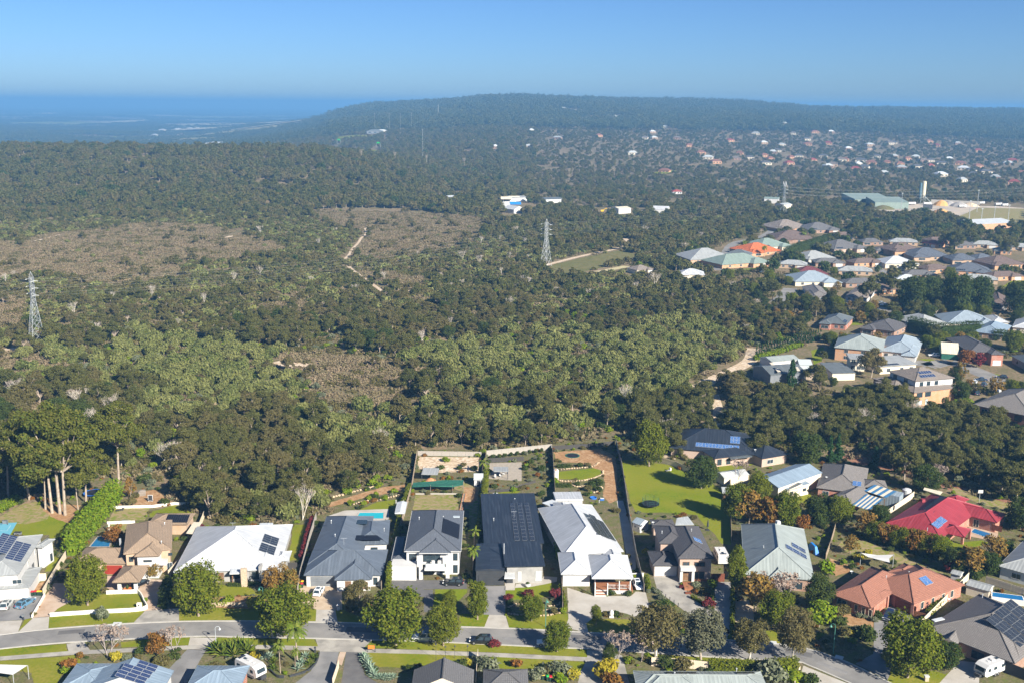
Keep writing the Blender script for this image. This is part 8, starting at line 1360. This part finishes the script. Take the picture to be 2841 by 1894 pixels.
INFO = {'gum': (300, 'gum_tree', 'grey green gum tree in the bush behind the houses', 'gum trees of the bush'), 'olivegum': (160, 'olive_gum_tree', 'olive brown gum tree in the bush behind the houses', 'olive gums of the bush'), 'wattle': (300, 'wattle_bush', 'pale olive feathery wattle bush in the scrub', 'wattle bushes of the scrub'), 'dark': (100, 'bush_tree', 'dark green bushy tree among the gums', 'dark bush trees'), 'silver': (120, 'banksia', 'silvery grey banksia in the bush', 'silvery banksias'), 'dead': (80, 'dead_tree', 'bare pale dead tree in the bush', 'dead trees in the bush'), 'lime': (60, 'bush_tree', 'bright yellow green bushy tree in the bush', 'bright bush trees'), 'street': (60, 'garden_tree', 'green garden tree among the estate roofs', 'garden trees of the estate'), 'autumn': (40, 'autumn_tree', 'brown autumn tree among the estate roofs', 'autumn trees of the estate'), 'shrub': (120, 'heath_shrub', 'dark low shrub scattered on the brown heath', 'shrubs on the heath')}
cnt = {}; REST = {}
for kd, x, y, s in PTS:
    c = cnt.get(kd, 0)
    if c < INFO[kd][0] and y < 900:
        cnt[kd] = c + 1; _, nm, lb, gp = INFO[kd]; plant(kd, (x, y), HT.get(kd, 2) * s, nm, lb, gp, 1.0 + rnd.uniform(-.12, .15), 'shrub' if kd in ('wattle', 'shrub') else 'tree')
    else: REST.setdefault((kd if kd in ('gum', 'olivegum', 'wattle', 'dark', 'silver', 'shrub') else 'gum', 'near' if y < 560 else 'far'), []).append((x, y, s, rng.random() * 6.28))
LO = {'gum': ('leaf_gum', 'pale_bark', 9, 9.5, 'dome', .14, 620, .8), 'olivegum': ('leaf_olive', 'pale_bark', 8, 9, 'dome', .14, 560, .8), 'wattle': ('leaf_wattle', 'bark', 5, 5.6, 'bush', .2, 320, .75), 'dark': ('leaf_dark', 'bark', 8, 7.5, 'ball', .2, 460, .95), 'silver': ('leaf_silver', 'bark', 6, 5, 'bush', .2, 320, .75), 'shrub': ('leaf_dark', 'bark', 2, 2.4, 'bush', .26, 120, .5)}
def hidden(name, me): return bpy.data.objects.new(name, me)   # source shape for the scattered stuff, not placed in the scene
def stuff(name, label, pts, protos):
    """one uncountable mass of growth: a cloud of points carrying the given shapes"""
    a = np.array([p[:4] for p in pts]); z = height(a[:, 0], a[:, 1]) - .1
    me = bpy.data.meshes.new(name); me.from_pydata(np.stack([a[:, 0], a[:, 1], z], 1).tolist(), [], [])
    sx = a[:, 2]; sv = np.stack([sx * rng.uniform(.9, 1.15, len(a)), sx * rng.uniform(.9, 1.15, len(a)), sx], 1) if len(pts[0]) < 5 else np.array([p[4] for p in pts])
    me.attributes.new('size', 'FLOAT_VECTOR', 'POINT').data.foreach_set('vector', sv.astype('f').ravel())
    me.attributes.new('turn', 'FLOAT_VECTOR', 'POINT').data.foreach_set('vector', np.stack([a[:, 3] * 0, a[:, 3] * 0, a[:, 3]], 1).astype('f').ravel())
    me.attributes.new('pick', 'INT', 'POINT').data.foreach_set('value', rng.integers(0, len(protos), len(a)).astype('i'))
    o = ob(name, me); tag(o, label, None, None, 'stuff')
    t = bpy.data.node_groups.new(name, 'GeometryNodeTree'); t.interface.new_socket('Geometry', in_out='INPUT', socket_type='NodeSocketGeometry'); t.interface.new_socket('Geometry', in_out='OUTPUT', socket_type='NodeSocketGeometry')
    n = t.nodes; gi = n.new('NodeGroupInput'); go = n.new('NodeGroupOutput'); ip = n.new('GeometryNodeInstanceOnPoints'); jn = n.new('GeometryNodeJoinGeometry')
    for shapes in protos:
        j2 = n.new('GeometryNodeJoinGeometry'); g2 = n.new('GeometryNodeGeometryToInstance')
        for m_ in shapes:
            oi = n.new('GeometryNodeObjectInfo'); oi.inputs['Object'].default_value = hidden(name, m_); t.links.new(oi.outputs['Geometry'], j2.inputs[0])
        t.links.new(j2.outputs[0], g2.inputs[0]); t.links.new(g2.outputs[0], jn.inputs[0])
    def at(nm, ty):
        x = n.new('GeometryNodeInputNamedAttribute'); x.data_type = ty; x.inputs['Name'].default_value = nm; return x.outputs['Attribute']
    t.links.new(gi.outputs[0], ip.inputs['Points']); t.links.new(jn.outputs[0], ip.inputs['Instance']); ip.inputs['Pick Instance'].default_value = True
    t.links.new(at('pick', 'INT'), ip.inputs['Instance Index']); t.links.new(at('turn', 'FLOAT_VECTOR'), ip.inputs['Rotation']); t.links.new(at('size', 'FLOAT_VECTOR'), ip.inputs['Scale'])
    t.links.new(ip.outputs[0], go.inputs[0]); o.modifiers.new('scatter', 'NODES').node_group = t; return o
NM = {'gum': ('gum_woodland', 'mass of grey green gums of the bushland'), 'olivegum': ('olive_woodland', 'mass of olive gums of the bushland'), 'wattle': ('wattle_scrub', 'mass of pale olive wattle scrub'), 'dark': ('dark_woodland', 'mass of dark trees among the gums'), 'silver': ('silver_scrub', 'mass of silvery scrub'), 'shrub': ('heath_shrubs', 'mass of low dark heath shrubs')}
for (kd, zone), pts in REST.items():
    if zone == 'near': pr = [proto(kd, v) for v in range(3)]
    else:
        lm, bk, H_, W_, shp, cr, nl, ls = LO[kd]; pr = [make_tree(kd + '_far', 90 + v, H_, W_, .2, 12, cr * 1.2, nl, ls, lm, bk, shp if v % 2 else 'bush', .3, .02, lim=.35, flat=.9) for v in range(5)]
    stuff(NM[kd][0], NM[kd][1] + (' near the houses' if zone == 'near' else ' in the distance'), pts, pr)
# low heath and understorey
X, Y = scatter(232, 1000, 5.0); k = ~blocked(X, Y); X, Y = X[k], Y[k]; he = anyin(HEATH, X, Y); k = he | (rng.random(len(X)) < .8) & (Y < 950); X, Y, he = X[k], Y[k], he[k]
def tuft(seed, m, n, ls, hh):
    r = np.random.default_rng(seed); C = [(r.uniform(-3, 3), r.uniform(-3, 3), hh * r.uniform(.2, .6), r.uniform(.3, .8), r.uniform(.3, .8), hh * r.uniform(.4, .8)) for _ in range(26)]
    return [leaf_mesh('tuft', C, n, ls, m, seed, 2.2, .3, stand=1.0)]
stuff('heath', 'brown heath and tussocks covering the open ground', [(x, y, rng.uniform(.7, 1.3), rng.random() * 6.28) for x, y in zip(X[he], Y[he])], [tuft(s, m, 420, .34, .9) for s, m in ((1, 'leaf_heath'), (2, 'leaf_heath'), (3, 'leaf_heath'), (7, 'leaf_heath'), (4, 'leaf_olive'))])
stuff('understorey', 'brown and olive tussocks under the gums', [(x, y, rng.uniform(.7, 1.3), rng.random() * 6.28) for x, y in zip(X[~he], Y[~he])], [tuft(s, m, 420, .34, .95) for s, m in ((1, 'leaf_heath'), (2, 'leaf_heath'), (4, 'leaf_olive'), (5, 'leaf_olive'), (6, 'leaf_gum'))])
X, Y = scatter(236, 470, 3.6); k = ~anyin(CLEAR[:1], X, Y) & ~anyin(HEATH, X, Y) & (rng.random(len(X)) < .5); k &= ~blocked(X, Y); X, Y = X[k], Y[k]
for p, w, *_ in TR: k = np.ones(len(X), bool)
stuff('undergrowth', 'tangled green and olive undergrowth of the bush', [(x, y, rng.uniform(.6, 1.5), rng.random() * 6.28) for x, y in zip(X, Y)], [proto(k_, 0) for k_ in ('shrub', 'oliveshrub', 'oliveshrub', 'silvershrub', 'limeshrub')])
X, Y = scatter(470, 1000, 5.2); k = ~anyin(CLEAR, X, Y) & ~anyin(HEATH, X, Y) & ~inside(SUBURB, X, Y) & (rng.random(len(X)) < .75); X, Y = X[k], Y[k]; k = ~blocked(X, Y); X, Y = X[k], Y[k]
stuff('scrub', 'low olive scrub filling the gaps between the distant gums', [(x, y, rng.uniform(.8, 1.7), rng.random() * 6.28) for x, y in zip(X, Y)], [make_tree('scrub', 70 + v_, 2.4, 3.6, 0, 10, .22, 150, .6, ('leaf_olive', 'leaf_gum', 'leaf_wattle')[v_ % 3], 'bark', 'bush', .15, .02, lim=.3) for v_ in range(6)])
# garden fillers among the lots
X, Y = scatter(176, 330, 2.3); k = inside(CLEAR[0], X, Y) & ~anyin(COVER, X, Y); road = NE + SE[::-1]; k &= ~inside(road, X, Y); X, Y = X[k], Y[k]; ok = np.ones(len(X), bool)
for o in sc.objects:
    if o.parent is None and o.get('category') in ('house', 'shed', 'car', 'truck', 'caravan', 'gazebo', 'pergola', 'shelter', 'pool'):
        for ch in o.children:
            if ch.type == 'MESH' and ch.name.split('.')[0] in ('wall', 'roof', 'body', 'water', 'side'):
                b = [ch.matrix_local @ Vector(c) for c in ch.bound_box]; c0 = o.location; r_ = Matrix.Rotation(o.rotation_euler.z, 3, 'Z'); b = [r_ @ q + c0 for q in b]
                ok &= ~((X > min(q.x for q in b) - .3) & (X < max(q.x for q in b) + .3) & (Y > min(q.y for q in b) - .4) & (Y < max(q.y for q in b) + .3))
X, Y = X[ok], Y[ok]; v = vnoise(X, Y, 9, 12); FK = [('shrub', 'small dark green filler shrub in the garden soil'), ('oliveshrub', 'small olive filler shrub in the garden soil'), ('limeshrub', 'small bright green filler shrub in the garden soil'), ('silvershrub', 'small grey filler shrub in the garden soil'), ('rustshrub', 'small bronze filler shrub in the garden soil')]
FILL = []
for x, y, w in zip(X, Y, v):
    q = rng.random()
    if q > .42 + .35 * (w > .5): continue
    kd, lb = FK[(0, 1, 0, 2, 3, 0, 1, 4)[int(w * 37 + q * 50) % 8]]
    FILL.append((kd, lb, x, y, rng.uniform(.5, 1.6)))
FILL.sort(key=lambda f: -f[4] / f[3])
for kd, lb, x, y, h_ in FILL[:290]: plant(kd, (x, y), h_, 'garden_shrub', lb, 'filler shrubs ' + kd, None, 'shrub')
stuff('garden_planting', 'low mixed planting filling the garden beds', [(x, y, h_ / 2, rng.random() * 6.28) for kd, lb, x, y, h_ in FILL[290:]], [proto(k_, 1) for k_ in ('shrub', 'oliveshrub', 'limeshrub', 'silvershrub', 'rustshrub')])
# far woods: each point carries a grove
def grove(seed, n=26, R_=26):
    r = np.random.default_rng(seed); C = []
    for _ in range(n):
        x, y = r.uniform(-R_, R_, 2); h = r.uniform(6, 13) if r.random() < .7 else r.uniform(13, 20); w = h * r.uniform(.35, .5)
        for _ in range(3): C.append((x + r.normal() * w * .4, y + r.normal() * w * .4, h * r.uniform(.5, .9), w * .7, w * .7, h * .28))
    return [leaf_mesh('grove', C, n * 42, 2.0, 'leaf_far', seed, 1.2, .6)]
gp = [grove(s) for s in range(6)]; pts = []
for y0, y1, sp, sc_ in ((2700, 5400, 38, 1.0), (5400, 9000, 75, 2.0), (9000, 20000, 210, 5.0)):
    X, Y = scatter(y0, y1, sp); k = ~blocked(X, Y)
    if y0 > 5000: k &= vnoise(X, Y, 420, 8) > .42
    for x, y in zip(X[k], Y[k]): pts.append((x, y, sc_, rng.random() * 6.28, (sc_, sc_, rng.uniform(.8, 1.25) * (1 + .15 * (sc_ - 1)) * (1 if x > -.17 * y else .6) * (1.35 if 3900 < y < 4900 else 1))))
stuff('far_forest', 'far woods covering the hills and the hazy plain', pts, gp)
# ---------------------------------------------------------------- the air
mb = MB(); mb.box((0, 12800, 40), (60000, 27000, 202)); hz = part('haze', mb, 'white', None); tag(hz, 'pale blue haze in the air over the whole valley', None, None, 'stuff')
m = bpy.data.materials.new('haze'); m.use_nodes = True; t = m.node_tree; t.nodes.clear(); out = t.nodes.new('ShaderNodeOutputMaterial'); v = t.nodes.new('ShaderNodeVolumePrincipled')
v.inputs['Density'].default_value = .00019; v.inputs['Color'].default_value = (.165, .4, .72, 1); v.inputs['Anisotropy'].default_value = 0.0
t.links.new(v.outputs[0], out.inputs['Volume']); hz.data.materials.clear(); hz.data.materials.append(m)
